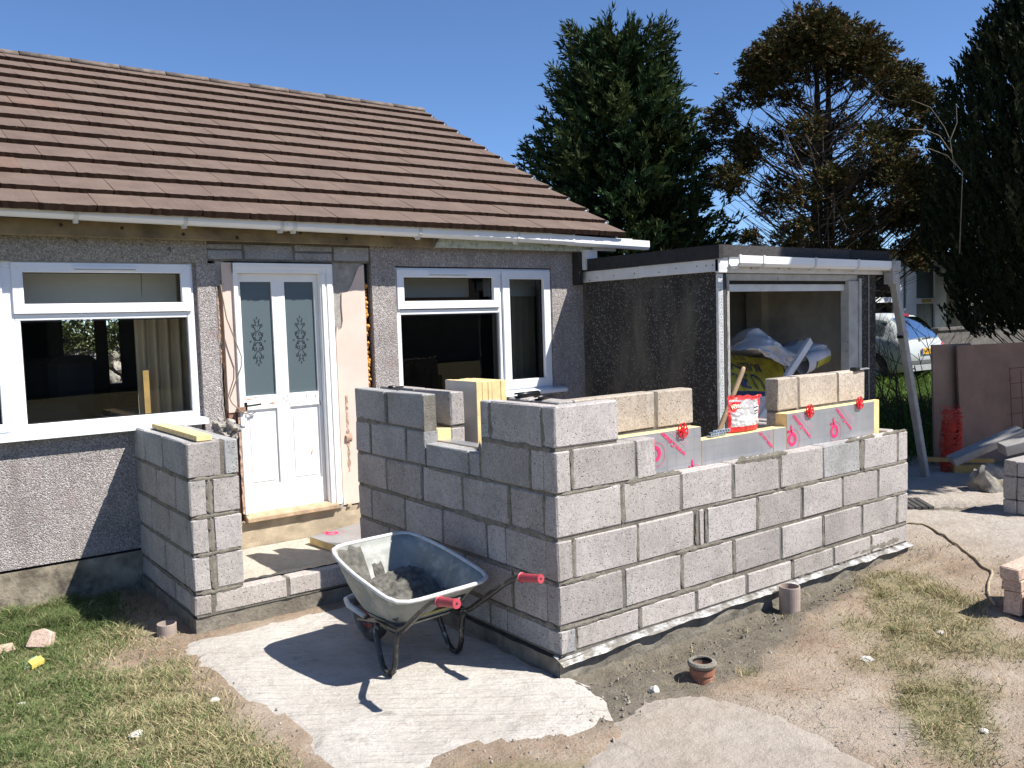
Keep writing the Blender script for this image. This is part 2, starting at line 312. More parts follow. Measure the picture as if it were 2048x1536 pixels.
# pale concrete
def conc(name, c0, c1, ridges=True):
    mt, t, b, o = newmat(name)
    co = coords(t); nb = noise_n(t, co, 2.2, 6, 0.6); nm = noise_n(t, co, 18, 6, 0.7); nf = noise_n(t, co, 120, 4, 0.75)
    c = ramp(t, nb, [(0.30, c0), (0.68, c1)])
    c = mix(t, c, ramp(t, nm, [(0.26, 0.74), (0.5, 1.0), (0.75, 1.08)]), 0.75, 'MULTIPLY')
    c = mix(t, c, ramp(t, nf, [(0.28, 0.70), (0.5, 1.0), (0.72, 1.1)]), 0.6, 'MULTIPLY')
    c = mix(t, c, (0.24, 0.215, 0.18), ramp(t, noise_n(t, co, 7, 6, 0.7), [(0.60, 0.0), (0.72, 0.6)]))
    at = nd(t, 'ShaderNodeAttribute'); at.attribute_name = 'Col'      # soil trodden over the broken edge
    ad = nd(t, 'ShaderNodeMath', operation='ADD'); t.links.new(at.outputs['Fac'], ad.inputs[0]); t.links.new(noise_n(t, co, 13, 8, 0.78), ad.inputs[1])
    c = mix(t, c, ramp(t, nm, [(0.3, (0.25, 0.20, 0.145)), (0.7, (0.36, 0.30, 0.235))]), ramp(t, ad.outputs[0], [(1.02, 0.0), (1.34, 0.9)]))
    t.links.new(c, b.inputs['Base Color']); b.inputs['Roughness'].default_value = 0.95; b.inputs['Specular IOR Level'].default_value = 0.12
    if ridges: c = mix(t, c, (0.19, 0.18, 0.16), ramp(t, noise_n(t, coords(t, 'world', (1.0, 1.6, 1)), 5.5, 4, 0.55), [(0.66, 0.0), (0.74, 0.55)])); t.links.new(c, b.inputs['Base Color'])
    n1 = bump(t, b, nf, 0.7, 0.008); n2 = bump(t, b, nm, 0.8, 0.02, n1)
    if ridges:
        mp = t.nodes.new('ShaderNodeMapping'); mp.inputs['Rotation'].default_value = (0, 0, math.radians(38)); t.links.new(co, mp.inputs[0])
        mp2 = t.nodes.new('ShaderNodeMapping'); mp2.inputs['Scale'].default_value = (2.0, 34, 1); t.links.new(mp.outputs[0], mp2.inputs[0])
        bump(t, b, noise_n(t, mp2.outputs[0], 1.0, 3, 0.6), 0.8, 0.03, n2)
conc('concrete_white', (0.44, 0.405, 0.36), (0.565, 0.535, 0.49)); conc('concrete_dusty', (0.33, 0.285, 0.235), (0.41, 0.37, 0.325), False); conc('floor_screed', (0.44, 0.40, 0.335), (0.53, 0.49, 0.42), False)

# ------------------------------------------------------------------ mesh helpers
class MB:
    def __init__(s): s.v = []; s.f = []; s.mi = []; s.mats = []
    def mat(s, name):
        if name not in s.mats: s.mats.append(name)
        return s.mats.index(name)
    def add(s, vs, fs, m):
        k = len(s.v); i = s.mat(m)
        s.v += [tuple(v) for v in vs]; s.f += [[a + k for a in f] for f in fs]; s.mi += [i] * len(fs)
        return s
    def box(s, x0, x1, y0, y1, z0, z1, m, jit=0):
        vs = [(x, y, z) for z in (z0, z1) for y in (y0, y1) for x in (x0, x1)]
        if jit: vs = [(a + rnd.uniform(-jit, jit), b + rnd.uniform(-jit, jit), c + rnd.uniform(-jit, jit)) for a, b, c in vs]
        return s.add(vs, [(0, 2, 3, 1), (4, 5, 7, 6), (0, 1, 5, 4), (2, 6, 7, 3), (0, 4, 6, 2), (1, 3, 7, 5)], m)
    def obox(s, c, ax, ay, az, m):      # oriented box, half-vectors
        c, ax, ay, az = Vector(c), Vector(ax), Vector(ay), Vector(az)
        vs = [c + ax * i + ay * j + az * k for k in (-1, 1) for j in (-1, 1) for i in (-1, 1)]
        return s.add(vs, [(0, 2, 3, 1), (4, 5, 7, 6), (0, 1, 5, 4), (2, 6, 7, 3), (0, 4, 6, 2), (1, 3, 7, 5)], m)
    def tube(s, pts, r, m, n=10, cap=True):
        pts = [Vector(p) for p in pts]; k = len(s.v); i = s.mat(m)
        rs = r if hasattr(r, '__len__') else [r] * len(pts)
        up = None
        for j, p in enumerate(pts):
            d = (pts[min(j + 1, len(pts) - 1)] - pts[max(j - 1, 0)]).normalized()
            if up is None: up = d.orthogonal().normalized()
            up = (up - d * up.dot(d)); up = up.normalized() if up.length > 1e-6 else d.orthogonal().normalized()
            sd_ = d.cross(up)
            for q in range(n):
                a = 2 * math.pi * q / n; s.v.append(tuple(p + (up * math.cos(a) + sd_ * math.sin(a)) * rs[j]))
        for j in range(len(pts) - 1):
            for q in range(n):
                s.f.append([k + j * n + q, k + j * n + (q + 1) % n, k + (j + 1) * n + (q + 1) % n, k + (j + 1) * n + q]); s.mi.append(i)
        if cap:
            s.f.append([k + q for q in range(n)][::-1]); s.mi.append(i)
            s.f.append([k + (len(pts) - 1) * n + q for q in range(n)]); s.mi.append(i)
        return s
    def lathe(s, prof, c, m, n=24, axis='z'):
        k = len(s.v); i = s.mat(m); c = Vector(c)
        for r, h in prof:
            for q in range(n):
                a = 2 * math.pi * q / n; u, w_ = r * math.cos(a), r * math.sin(a)
                s.v.append(tuple(c + (Vector((u, w_, h)) if axis == 'z' else Vector((h, u, w_)) if axis == 'x' else Vector((u, h, w_)))))
        for j in range(len(prof) - 1):
            for q in range(n):
                s.f.append([k + j * n + q, k + j * n + (q + 1) % n, k + (j + 1) * n + (q + 1) % n, k + (j + 1) * n + q]); s.mi.append(i)
        return s
    def prism(s, poly, z0, z1, m, fn=None):     # polygon (u,v) extruded; fn maps (u,v,w)->xyz
        fn = fn or (lambda u, v, w_: (u, v, w_)); n = len(poly)
        vs = [fn(u, v, z0) for u, v in poly] + [fn(u, v, z1) for u, v in poly]
        fs = [list(range(n))[::-1], list(range(n, 2 * n))] + [[j, (j + 1) % n, n + (j + 1) % n, n + j] for j in range(n)]
        return s.add(vs, fs, m)
    def grid(s, fn, nu, nv, m, wrap=False):
        vs = [fn(i / nu, j / nv) for j in range(nv + 1) for i in range(nu + 1)]
        fs = [[j * (nu + 1) + i, j * (nu + 1) + i + 1, (j + 1) * (nu + 1) + i + 1, (j + 1) * (nu + 1) + i] for j in range(nv) for i in range(nu)]
        return s.add(vs, fs, m)
    def mesh(s, name, smooth=False, weld=False):
        me = bpy.data.meshes.new(name); me.from_pydata(s.v, [], s.f)
        for mn in s.mats: me.materials.append(MATS[mn])
        me.polygons.foreach_set('material_index', s.mi)
        if weld:
            bm = bmesh.new(); bm.from_mesh(me); bmesh.ops.remove_doubles(bm, verts=bm.verts, dist=1e-5); bmesh.ops.recalc_face_normals(bm, faces=bm.faces); bm.to_mesh(me); bm.free()
        if smooth: me.polygons.foreach_set('use_smooth', [True] * len(me.polygons))
        me.update(); return me
    def build(s, name, parent=None, smooth=False, weld=True, bevel=0, loc=None, **kw):
        me = s.mesh(name, smooth, weld)
        if bevel:
            bm = bmesh.new(); bm.from_mesh(me)
            ed = [e for e in bm.edges if len(e.link_faces) == 2 and e.calc_face_angle(0) > 0.6]
            bmesh.ops.bevel(bm, geom=ed, offset=bevel, segments=1, affect='EDGES', profile=0.5); bm.to_mesh(me); bm.free()
        return obj(name, me, parent, loc, **kw)
def obj(name, me, parent=None, loc=None, rot=None, **kw):
    o = bpy.data.objects.new(name, me); COL.objects.link(o)
    if loc is not None: o.location = loc
    if rot is not None: o.rotation_euler = rot
    if parent is not None:
        o.parent = parent; o.matrix_parent_inverse = parent_inv(parent)
    for k, v in kw.items(): o[k] = v
    return o
def world_of(o):
    mw = o.matrix_basis.copy()
    if o.parent: mw = world_of(o.parent) @ o.matrix_parent_inverse @ mw
    return mw
def parent_inv(p): return world_of(p).inverted()
def thing(name, label, cat, loc=(0, 0, 0), group=None):
    o = bpy.data.objects.new(name, None); COL.objects.link(o); o.location = loc; o.empty_display_size = 0.1
    o['label'] = label; o['category'] = cat
    if group: o['group'] = group
    return o
def tag(o, label, cat, group=None):
    o['label'] = label; o['category'] = cat
    if group: o['group'] = group
    return o
def text_mesh(txt, size, m, fn, name='lettering', bold=0.0, align='CENTER'):
    cu = bpy.data.curves.new('txt', 'FONT'); cu.body = txt; cu.size = size; cu.align_x = align; cu.align_y = 'CENTER'; cu.resolution_u = 3; cu.offset = size * bold
    ob = bpy.data.objects.new('txt', cu); COL.objects.link(ob)
    dg = bpy.context.evaluated_depsgraph_get(); me = bpy.data.meshes.new_from_object(ob.evaluated_get(dg))
    bpy.data.objects.remove(ob); bpy.data.curves.remove(cu)
    for v in me.vertices: v.co = Vector(fn(v.co.x, v.co.y))
    me.materials.clear(); me.materials.append(MATS[m]); me.name = name
    return me
def ns(x, y, z=0.0, s=1.0): return noise.noise(Vector((x * s, y * s, z * s)))
def smooth(a, b_, x):
    t_ = min(1, max(0, (x - a) / (b_ - a))); return t_ * t_ * (3 - 2 * t_)
def colour_attr(me, cols):      # per-vertex colours (n,3)
    at = me.color_attributes.new('Col', 'FLOAT_COLOR', 'POINT')
    arr = np.ones((len(cols), 4), np.float32); arr[:, :3] = cols
    at.data.foreach_set('color', arr.ravel())

# ------------------------------------------------------------------ ground
def in_ell(x, y, cx, cy, rx, ry, ang):
    c, s_ = math.cos(ang), math.sin(ang); dx, dy = x - cx, y - cy
    u, v = (dx * c + dy * s_) / rx, (-dx * s_ + dy * c) / ry
    return math.sqrt(u * u + v * v)
def g_grass(x, y):
    n = ns(x, y, 3.1, 2.3) * 0.5 + ns(x, y, 7.7, 6.1) * 0.3
    left = smooth(0.02, -0.22, x + 1.40 + 0.16 * n - 0.28 * max(0, min(1, (1.2 - y))) * 0.25) * (1 if y > -0.7 else smooth(-1.3, -0.7, y))
    bare = max(0, 1 - in_ell(x, y, -1.62, 1.75, 0.42, 0.30, 0.3)) * 1.5
    left = left * max(0, 1 - bare)
    r1 = .72 * smooth(1.15, 0.45, in_ell(x, y, 2.0, -0.78, 1.25, 0.40, 0.62) + n * 1.3)
    r2 = smooth(1.15, 0.5, in_ell(x, y, 1.02, -1.42, 0.55, 0.22, 0.55) + n * 0.6)
    r3 = 0.55 * smooth(1.2, 0.5, in_ell(x, y, 0.75, -0.55, 0.14, 0.10, 0.5) + n * 0.6)
    far = smooth(6.4, 8.2, x) * smooth(-1, 1.5, y)
    c2 = 0.6 * smooth(1.1, 0.5, in_ell(x, y, -0.75, -0.62, 0.5, 0.16, -0.6) + n * 0.7)
    return max(0, min(1, max(left, r1, r2, r3, far, c2)))
def g_mud(x, y):
    n = ns(x, y, 1.3, 4.0) * 0.5 + ns(x, y, 9.3, 11.0) * 0.25
    lim = -0.62 + 0.40 * smooth(0.3, 2.6, x) + 0.22 * smooth(2.2, 3.3, x)
    a = smooth(lim - 0.08, lim + 0.10, y + n * 0.22) * smooth(3.5, 3.2, x) * smooth(-0.35, -0.1, x) * smooth(0.3, 0.05, y)
    pit = smooth(1.1, 0.7, in_ell(x, y, 4.75, 0.55, 0.42, 0.16, 2.2) + n * 0.3)
    return max(0, min(1, max(a, pit)))
def g_pale(x, y):
    n = ns(x, y, 5.5, 1.7) * 0.6 + ns(x, y, 2.2, 5.0) * 0.3
    a = .7 * smooth(3.0, 4.2, x) * smooth(8.0, 6.0, x)
    b_ = smooth(1.2, 0.5, in_ell(x, y, 0.55, -1.15, 0.9, 0.3, 2.4) + n)
    return max(0, min(1, max(a, b_ * 0.35) + n * 0.22))
SLAB1 = [(-1.42, 1.70), (-1.36, 1.22), (-1.37, 0.83), (-1.30, 0.46), (-1.32, 0.10), (-1.33, -0.10), (-1.18, -0.42), (-1.0, -0.36), (-0.72, -0.34), (-0.46, -0.47), (-0.30, -0.58), (-0.12, -0.50), (-0.01, -0.36), (0.04, -0.17), (0.02, -0.03), (0.03, 1.80), (-1.25, 1.81)]
SLAB2 = [(-0.66, -0.72), (-0.36, -0.64), (-0.17, -0.56), (0.18, -0.465), (0.38, -0.56), (0.46, -0.76), (0.50, -0.97), (0.47, -1.19), (0.40, -1.50), (0.2, -2.0), (-1.2, -2.2), (-1.1, -1.2)]
def inside(poly, x, y):
    c = False; j = len(poly) - 1
    for i in range(len(poly)):
        (xi, yi), (xj, yj) = poly[i], poly[j]
        if (yi > y) != (yj > y) and x < (xj - xi) * (y - yi) / (yj - yi) + xi: c = not c
        j = i
    return c
def gz(x, y):
    h = -0.092 + 0.050 * smooth(0.6, 3.2, x) * smooth(9, 4, x) + 0.30 * smooth(6.5, 14, x)
    if -4 < x < 9 and -4 < y < 5:
        h += 0.012 * ns(x, y, 0, 1.6) + 0.013 * ns(x, y, 4, 5.5) + 0.007 * ns(x, y, 2, 15)
        md = g_mud(x, y)
        h += md * (0.016 * ns(x, y, 8, 13) + 0.010 * ns(x, y, 8, 31) - 0.006)
        h += -0.11 * smooth(1.0, 0.55, in_ell(x, y, 4.86, 0.62, 0.50, 0.13, 2.42))       # shallow trench by the drain
        h += -0.045 * smooth(0.16, 0.03, abs(y + 0.10)) * smooth(-0.02, 0.15, x) * smooth(3.4, 3.1, x) * (y < 0.02)
        if -1.5 < x < .6 and y < 1.9 and any(all(inside(S_, x + a, y + b) for a, b in ((.07, 0), (-.07, 0), (0, .07), (0, -.07))) for S_ in (SLAB1, SLAB2)): h = min(h, -0.118)
        if ((0.02 < x < 3.25 and 0.05 < y < 3.05) or (-1.2 < x < .1 and 1.9 < y < 3.05)): h = min(h, -0.13)
        if 2.8 < x < 5.4 and 1.4 < y < 6: h = min(h, -0.13)
    return h
def axis(lo, hi, step, far, grow=1.35):
    a = list(np.arange(lo, hi + 1e-6, step)); d = step; x = lo; left = []
    while x > -far: d *= grow; x -= d; left.append(x)
    d = step; x = hi; right = []
    while x < far: d *= grow; x += d; right.append(x)
    return left[::-1] + a + right
xs = axis(-3.0, 6.6, 0.045, 600); ys = axis(-2.4, 3.1, 0.045, 600)
gv = []; gc = []
for y in ys:
    for x in xs:
        gv.append((x, y, gz(x, y)))
        near = -4 < x < 12 and -4 < y < 8
        gc.append((g_grass(x, y), g_mud(x, y), g_pale(x, y)) if near else (1.0 if (x > 6 or x < -4 or y < -6) else 0.4, 0, 0))
nx_ = len(xs); gf = [[j * nx_ + i, j * nx_ + i + 1, (j + 1) * nx_ + i + 1, (j + 1) * nx_ + i] for j in range(len(ys) - 1) for i in range(nx_ - 1)]
me = bpy.data.meshes.new('ground'); me.from_pydata(gv, [], gf); me.materials.append(MATS['ground']); me.polygons.foreach_set('use_smooth', [True] * len(me.polygons))
colour_attr(me, np.array(gc)); obj('ground', me, kind='structure')

def slab(name, outline, ztop, thick, m, seed, rough=0.012, amp=0.02, step=0.035):
    r = random.Random(seed); pts = []
    n = len(outline)
    for i in range(n):
        a, b_ = Vector(outline[i]), Vector(outline[(i + 1) % n]); L = (b_ - a).length; k = max(1, int(L / step))
        nrm = Vector((-(b_ - a).y, (b_ - a).x)).normalized()
        for j in range(k):
            p = a.lerp(b_, j / k); w_ = (ns(p.x, p.y, seed, 4) * 1.2 + ns(p.x, p.y, seed, 14) * 0.8 + ns(p.x, p.y, seed, 37) * 0.5) * amp
            pts.append(p + nrm * w_)
    inner = []
    xs_ = [p.x for p in pts]; ys_ = [p.y for p in pts]
    y = min(ys_)
    while y < max(ys_):
        x = min(xs_)
        while x < max(xs_): inner.append(Vector((x + r.uniform(-.015, .015), y + r.uniform(-.015, .015)))); x += 0.06
        y += 0.06
    ne = len(pts); edges = [(i, (i + 1) % ne) for i in range(ne)]
    v2, e2, f2, *_ = delaunay_2d_cdt(pts + inner, edges, [list(range(ne))], 1, 1e-5)
    PA = np.array([(p.x, p.y) for p in pts]); V2 = np.array([(p.x, p.y) for p in v2])
    de = np.array([np.min(np.hypot(PA[:, 0] - a, PA[:, 1] - b_)) for a, b_ in V2])
    zz = [ztop + rough * ns(p.x, p.y, seed, 3.0) + rough * 0.5 * ns(p.x, p.y, seed, 12) - .016 * (1 - smooth(0, .09 + .05 * ns(p.x, p.y, 3, 6), d_)) for p, d_ in zip(v2, de)]
    mb = MB(); mb.add([(p.x, p.y, z) for p, z in zip(v2, zz)], f2, m)
    lower = [(p.x + r.uniform(-.006, .006), p.y + r.uniform(-.006, .006)) for p in pts]
    vs = [(p.x, p.y, ztop + rough * ns(p.x, p.y, seed, 3.0) + rough * 0.5 * ns(p.x, p.y, seed, 12) - 0.0165) for p in pts] + [(a, b_, ztop - thick) for a, b_ in lower]
    mb.add(vs, [[i, (i + 1) % ne, ne + (i + 1) % ne, ne + i] for i in range(ne)], m)
    o = mb.build(name, kind='structure', smooth=False, weld=False); nv = len(o.data.vertices); colour_attr(o.data, np.concatenate([np.repeat((1 - np.clip(de / .15, 0, 1))[:, None], 3, 1), np.ones((nv - len(de), 3))])); return o
slab('concrete_path', [(-1.42, 1.70), (-1.36, 1.22), (-1.37, 0.83), (-1.30, 0.46), (-1.32, 0.10), (-1.33, -0.10), (-1.18, -0.42), (-1.0, -0.36), (-0.72, -0.34), (-0.46, -0.47), (-0.30, -0.58), (-0.12, -0.50), (-0.01, -0.36), (0.04, -0.17), (0.02, -0.03), (0.03, 1.80), (-1.25, 1.81)], -0.088, 0.09, 'concrete_white', 3, rough=0.007)
slab('concrete_path', [(-0.66, -0.72), (-0.36, -0.64), (-0.17, -0.56), (0.18, -0.465), (0.38, -0.56), (0.46, -0.76), (0.50, -0.97), (0.47, -1.19), (0.40, -1.50), (0.2, -2.0), (-1.2, -2.2), (-1.1, -1.2)], -0.088, 0.07, 'concrete_dusty', 5, rough=0.008, amp=0.03)

# grass (uncountable)
def blades(name, n, xr, yr, dens, hfun, colfun, seed, label, wid=0.0035):
    r = np.random.default_rng(seed); V = []; F = []; C = []
    X = r.uniform(*xr, n); Y = r.uniform(*yr, n); U = r.random(n)
    for x, y, u in zip(X, Y, U):
        d = dens(x, y)
        if u > d: continue
        h = hfun(x, y) * (0.5 + r.random()) * (.65 + 1.1 * max(0, .4 + ns(x, y, 12, 6))); a = r.random() * 6.283; b_ = r.random() * 6.283; lean = h * (0.4 + 1.6 * r.random())
        w_ = wid * (0.6 + 0.8 * r.random()); z = gz(x, y) - 0.003; k = len(V)
        dx, dy = math.cos(a) * w_, math.sin(a) * w_; lx, ly = math.cos(b_) * lean, math.sin(b_) * lean
        V += [(x - dx, y - dy, z), (x + dx, y + dy, z), (x + lx * .4 + dx * .7, y + ly * .4 + dy * .7, z + h * .65), (x + lx * .4 - dx * .7, y + ly * .4 - dy * .7, z + h * .65), (x + lx, y + ly, z + h * .95)]
        F += [(k, k + 1, k + 2, k + 3), (k + 3, k + 2, k + 4)]
        c = colfun(x, y, r); C += [c] * 5
    me = bpy.data.meshes.new(name); me.from_pydata(V, [], F); me.materials.append(MATS['grass_blade']); colour_attr(me, np.array(C))
    return obj(name, me, kind='stuff', label=label, category='grass')
PATH1 = lambda x, y: (x > -1.36 and -0.5 < y < 1.9 and x < 0.1)
def lawn_col(x, y, r):
    g = smooth(0.15, -0.25, x + 1.75 + 0.4 * ns(x, y, 5, 1.5)) * 0.6 + 0.55 * smooth(2.15, 2.6, y) + 0.15 * ns(x, y, 2, 4)
    if r.random() < max(0.25, min(0.92, g + 0.28)): c = np.array((0.125, 0.170, 0.060)) * (0.7 + 0.8 * r.random()) * (1.0 if y < 2.4 else 0.85)
    else: c = np.array((0.44, 0.38, 0.22)) * (0.6 + 0.7 * r.random())
    return c
def lawn_d(x, y):
    if PATH1(x, y): return 0
    if x > -1.3: return 0.2 * g_grass(x, y)
    return g_grass(x, y) * (0.45 + 0.55 * smooth(-.2, .3, ns(x, y, 6, 3.5))) + 0.05
blades('grass', 150000, (-2.9, -1.15), (-0.75, 3.08), lawn_d, lambda x, y: 0.026 if y < 2.35 else 0.045, lawn_col, 21, 'short patchy green and straw lawn left of the concrete path', wid=.0022)
def rgt_col(x, y, r):
    if r.random() < 0.36: return np.array((0.13, 0.15, 0.055)) * (0.7 + 0.7 * r.random())
    return np.array((0.46, 0.38, 0.22)) * (0.55 + 0.7 * r.random())
blades('grass', 170000, (0.3, 3.6), (-1.9, 0.1), lambda x, y: (.60 * g_grass(x, y) + .02) * (0.22 + 0.78 * smooth(-.2, .35, ns(x, y, 6, 5.5))), lambda x, y: 0.026, rgt_col, 22, 'thin dry trampled grass in front of the block extension', wid=.0019)
blades('grass', 26000, (6.2, 16), (1.6, 8.0), lambda x, y: g_grass(x, y), lambda x, y: 0.13, lambda x, y, r: np.array((0.07, 0.125, 0.022)) * (0.6 + 0.9 * r.random()), 23, 'long green grass beside the parked car behind the garage', wid=0.011)

# ------------------------------------------------------------------ blockwork extension
BC = {}
def block_mesh(dx, dy, dz, m, var):
    key = (round(dx, 3), round(dy, 3), round(dz, 3), m, var)
    if key in BC: return BC[key]
    r = random.Random(hash(key[:3]) + var * 31)
    bm = bmesh.new(); bmesh.ops.create_cube(bm, size=1.0)
    for v in bm.verts: v.co = Vector((v.co.x * dx, v.co.y * dy, v.co.z * dz)) + Vector([r.uniform(-.002, .002) for _ in range(3)])
    bmesh.ops.bevel(bm, geom=list(bm.edges), offset=0.0065, segments=1, affect='EDGES', profile=0.5)
    for v in bm.verts: v.co += Vector([r.uniform(-.0026, .0026) for _ in range(3)])
    me = bpy.data.meshes.new('block'); bm.to_mesh(me); bm.free(); me.materials.append(MATS[m]); BC[key] = me
    return me
def blk(parent, x0, x1, y0, y1, z0, z1, m='block', name='block', tilt=0.0, **kw):
    me = block_mesh(x1 - x0, y1 - y0, z1 - z0, m, rnd.randrange(3))
    return obj(name, me, parent, ((x0 + x1) / 2 + rnd.uniform(-.0015, .0015), (y0 + y1) / 2 + rnd.uniform(-.0015, .0015), (z0 + z1) / 2), (0, 0, tilt), **kw)
EXT = thing('block_extension', 'half built grey concrete block extension with doorway gap in front of the bungalow', 'extension', (0, 0, -0.12))
J = 0.020
ZB = [0.012, 0.159, 0.384, 0.609, 0.834, 1.058]; ZT = [0.132, 0.364, 0.589, 0.819, 1.042, 1.266]
def row_x(c, js, y0=0.0, y1=0.10, mats=None, z1=None):
    for i, (a, b_) in enumerate(js): blk(EXT, a, b_, y0, y1, ZB[c], z1 or ZT[c], (mats or {}).get(i, 'block'))
def row_y(c, js, x0=0.0, x1=0.10, mats=None, z1=None):
    for i, (a, b_) in enumerate(js): blk(EXT, x0, x1, a, b_, ZB[c], z1 or ZT[c], (mats or {}).get(i, 'block'))
def split(js): return [(a + (0 if i == 0 else J / 2), b_ - (0 if i == len(js) - 2 else J / 2)) for i, (a, b_) in enumerate(zip(js[:-1], js[1:]))]
XE = 3.289
m450 = [0.45 * k for k in range(1, 8)]
# front outer leaf
row_x(0, [(0, 0.098)] + split([0.112] + [0.112 + .45 * k for k in range(1, 7)] + [XE]), mats={k: 'block_base' for k in range(1, 9)})
row_x(1, split([0] + m450 + [XE]), mats={7: 'block'})
row_x(2, [(0, .098), (.112, .550), (.562, 1.000), (1.046, 1.090)] + split([1.118, 1.57, 2.02, 2.47, 2.905, XE]))
row_x(3, split([0] + m450[:5]) + [(2.256, 2.675), (2.725, 3.142), (3.158, XE)], mats={5: 'block_grey'})
row_x(4, [(0, .098), (.112, .550), (.562, .706)])
row_x(5, [(0, .43)])
# side outer leaf
row_y(0, [(.0, .453)] + split([.46, .615, 1.06, 1.51, 1.96, 2.17]), mats={k: 'block_grey' for k in range(8)}); 
row_y(1, split([.104, .394, .847, 1.288, 1.755, 2.17]))
row_y(2, [(0.104, .440)] + split([.447, .624, 1.074, 1.524, 1.974, 2.17]))
row_y(3, split([.104, .397, .847, 1.297, 1.747, 2.17]))
row_y(4, [(.104, .198), (.214, .648)]); row_y(4, [(.668, .775), (.785, 1.238)], z1=0.968, mats={0: 'block_grey', 1: 'block_grey'})
row_y(4, [(1.252, 1.470), (1.495, 1.945), (1.968, 2.17)], mats={0: 'block_grey', 1: 'block_grey', 2: 'block_grey'})
row_y(5, [(.104, .112 + .44), (.562, .645)], mats={1: 'block_grey'}); row_y(5, [(1.262, 1.700), (1.742, 2.17)], mats={0: 'block_grey', 1: 'block_grey'})
# right return, both leaves
for c in range(4):
    o_ = 0.0 if c % 2 else 0.22
    row_y(c, split([.104, .33 + o_, .78 + o_, 1.33]), XE - .10, XE); row_y(c, split([.304, .55 + o_, 1.33]), XE - .30, XE - .20)
# inner leaf, front and side
for c in range(4):
    o_ = 0.0 if c % 2 else 0.22
    row_x(c, split([.304, .75 - o_, 1.20 - o_, 1.65 - o_, 2.10 - o_, 2.55 - o_, 2.985]), .20, .30); row_y(c, split([.20, .65 - o_ / 2, 1.10 - o_, 1.55 - o_, 2.0 - o_, 2.17]), .20, .30)
row_x(4, [(.304, .78), (.79, 1.225)], .20, .30, {0: 'block_pale', 1: 'block_pale'}); row_x(5, split([.304, .92, 1.23]), .20, .30, {0: 'block_pale', 1: 'block_pale'})
row_x(4, split([2.055, 2.50, 2.95, 3.065]), .20, .30, {0: 'block_pale', 1: 'block_pale', 2: 'block_pale'}); row_x(5, split([2.050, 2.277, 2.731, 3.068]), .20, .30, {0: 'block_pale', 1: 'block_pale', 2: 'block_pale'})
row_y(4, split([.20, .45, .65]), .20, .30); row_y(5, split([.20, .45, .65]), .20, .30); row_y(4, split([1.255, 1.70, 2.17]), .20, .30); row_y(5, split([1.252, 1.70, 2.17]), .20, .30)
# door pier left
PX0, PX1, PY = -1.233, -0.937, 1.868
SJ = {0: [1.972, 2.294, 2.738, 3.095], 1: [1.972, 2.074, 2.474, 2.897, 3.095], 2: [1.972, 2.324, 2.748, 3.095], 3: [1.972, 2.163, 2.584, 2.98, 3.095], 4: [1.972, 1.998 + .40, 2.827, 3.095]}
for c in range(5):
    row_y(c, split(SJ[c]), PX0, PX0 + .10, {k: 'block_grey' for k in range(5)} if c == 4 else None)
    if c: row_y(c, split([1.972, 2.20 + .1 * (c % 2), 2.65 + .1 * (c % 2), 3.095]), PX1 - .10, PX1, {k: 'block_grey' for k in range(4)} if c == 4 else None)
row_x(0, [(PX0, -1.137), (-1.118, -.672), (-.655, -.215), (-.203, -.004)], PY, PY + .10, {0: 'block_base', 1: 'block_base', 2: 'block_base'})
for c in (1, 2, 3): row_x(c, [(PX0, -1.136), (-1.100, PX1)], PY, PY + .10)
row_x(4, [(PX0, -1.040), (-1.018, PX1)], PY, PY + .10, {1: 'block_grey'})
# mortar cores, set back from the block faces
R_ = 0.0068
mb = MB()
def core(x0, x1, y0, y1, z0, z1): mb.box(x0 + R_, x1 - R_, y0 + R_, y1 - R_, z0, z1, 'mortar')
core(0, XE, 0, .1, -0.002, .812); core(0, .706, 0, .1, .812, 1.03); core(0, .43, 0, .1, 1.03, 1.258)
core(0, .1, .09, 2.17, -0.002, .812); core(0, .1, .09, .655, .812, 1.258); core(0, .1, .655, 1.25, .812, .96); core(0, .1, 1.25, 2.17, .812, 1.258)
core(XE - .1, XE, .09, 1.33, 0, .812); core(XE - .3, XE - .2, .304, 1.33, 0, .812)
core(.29, 2.985, .2, .3, 0, .812); core(.2, .3, .2, 2.17, 0, .812); core(.304, 1.225, .2, .3, .812, 1.258); core(2.055, 3.065, .2, .3, .812, 1.258); core(.2, .3, .2, .65, .812, 1.258); core(.2, .3, 1.255, 2.17, .812, 1.258)
core(PX0, PX0 + .1, PY + .09, 3.095, 0, 1.036); core(PX1 - .1, PX1, PY + .09, 3.095, .14, 1.036); core(PX0, PX1, PY, PY + .1, .14, 1.036); core(PX0, 0, PY, PY + .1, 0, .128); core(PX0 + .09, PX1 - .09, PY + .09, 3.09, .2, 1.03)
mb.build('mortar', EXT, weld=False)
# smeared mortar: ragged strips a touch proud of the faces
mb = MB()
def smear(p0, p1, nrm, w0, seed, up):
    p0, p1, nrm, up = Vector(p0), Vector(p1), Vector(nrm), Vector(up); L = (p1 - p0).length; n = max(4, int(L / .012)); vs = []
    for i in range(n + 1):
        p = p0.lerp(p1, i / n); s_ = i / n * L
        a = w0 * (0.75 + 1.3 * abs(ns(s_, seed, 0, 9)) + 0.7 * ns(s_, seed, 5, 33)); b_ = w0 * (0.75 + 1.3 * abs(ns(s_, seed + 7, 3, 9)) + 0.7 * ns(s_, seed + 3, 5, 33))
        a, b_ = max(a, .003), max(b_, .003)
        e = smooth(0, .04, s_) * smooth(L, L - .04, s_)
        vs += [p - up * b_ * e - nrm * .0012, p + nrm * (.0014 + .0008 * ns(s_, seed, 1, 20)), p + up * a * e - nrm * .0012]
    mb.add(vs, [[3 * i + k, 3 * i + 3 + k, 3 * i + 4 + k, 3 * i + 1 + k] for i in range(n) for k in (0, 1)], 'mortar_smear')
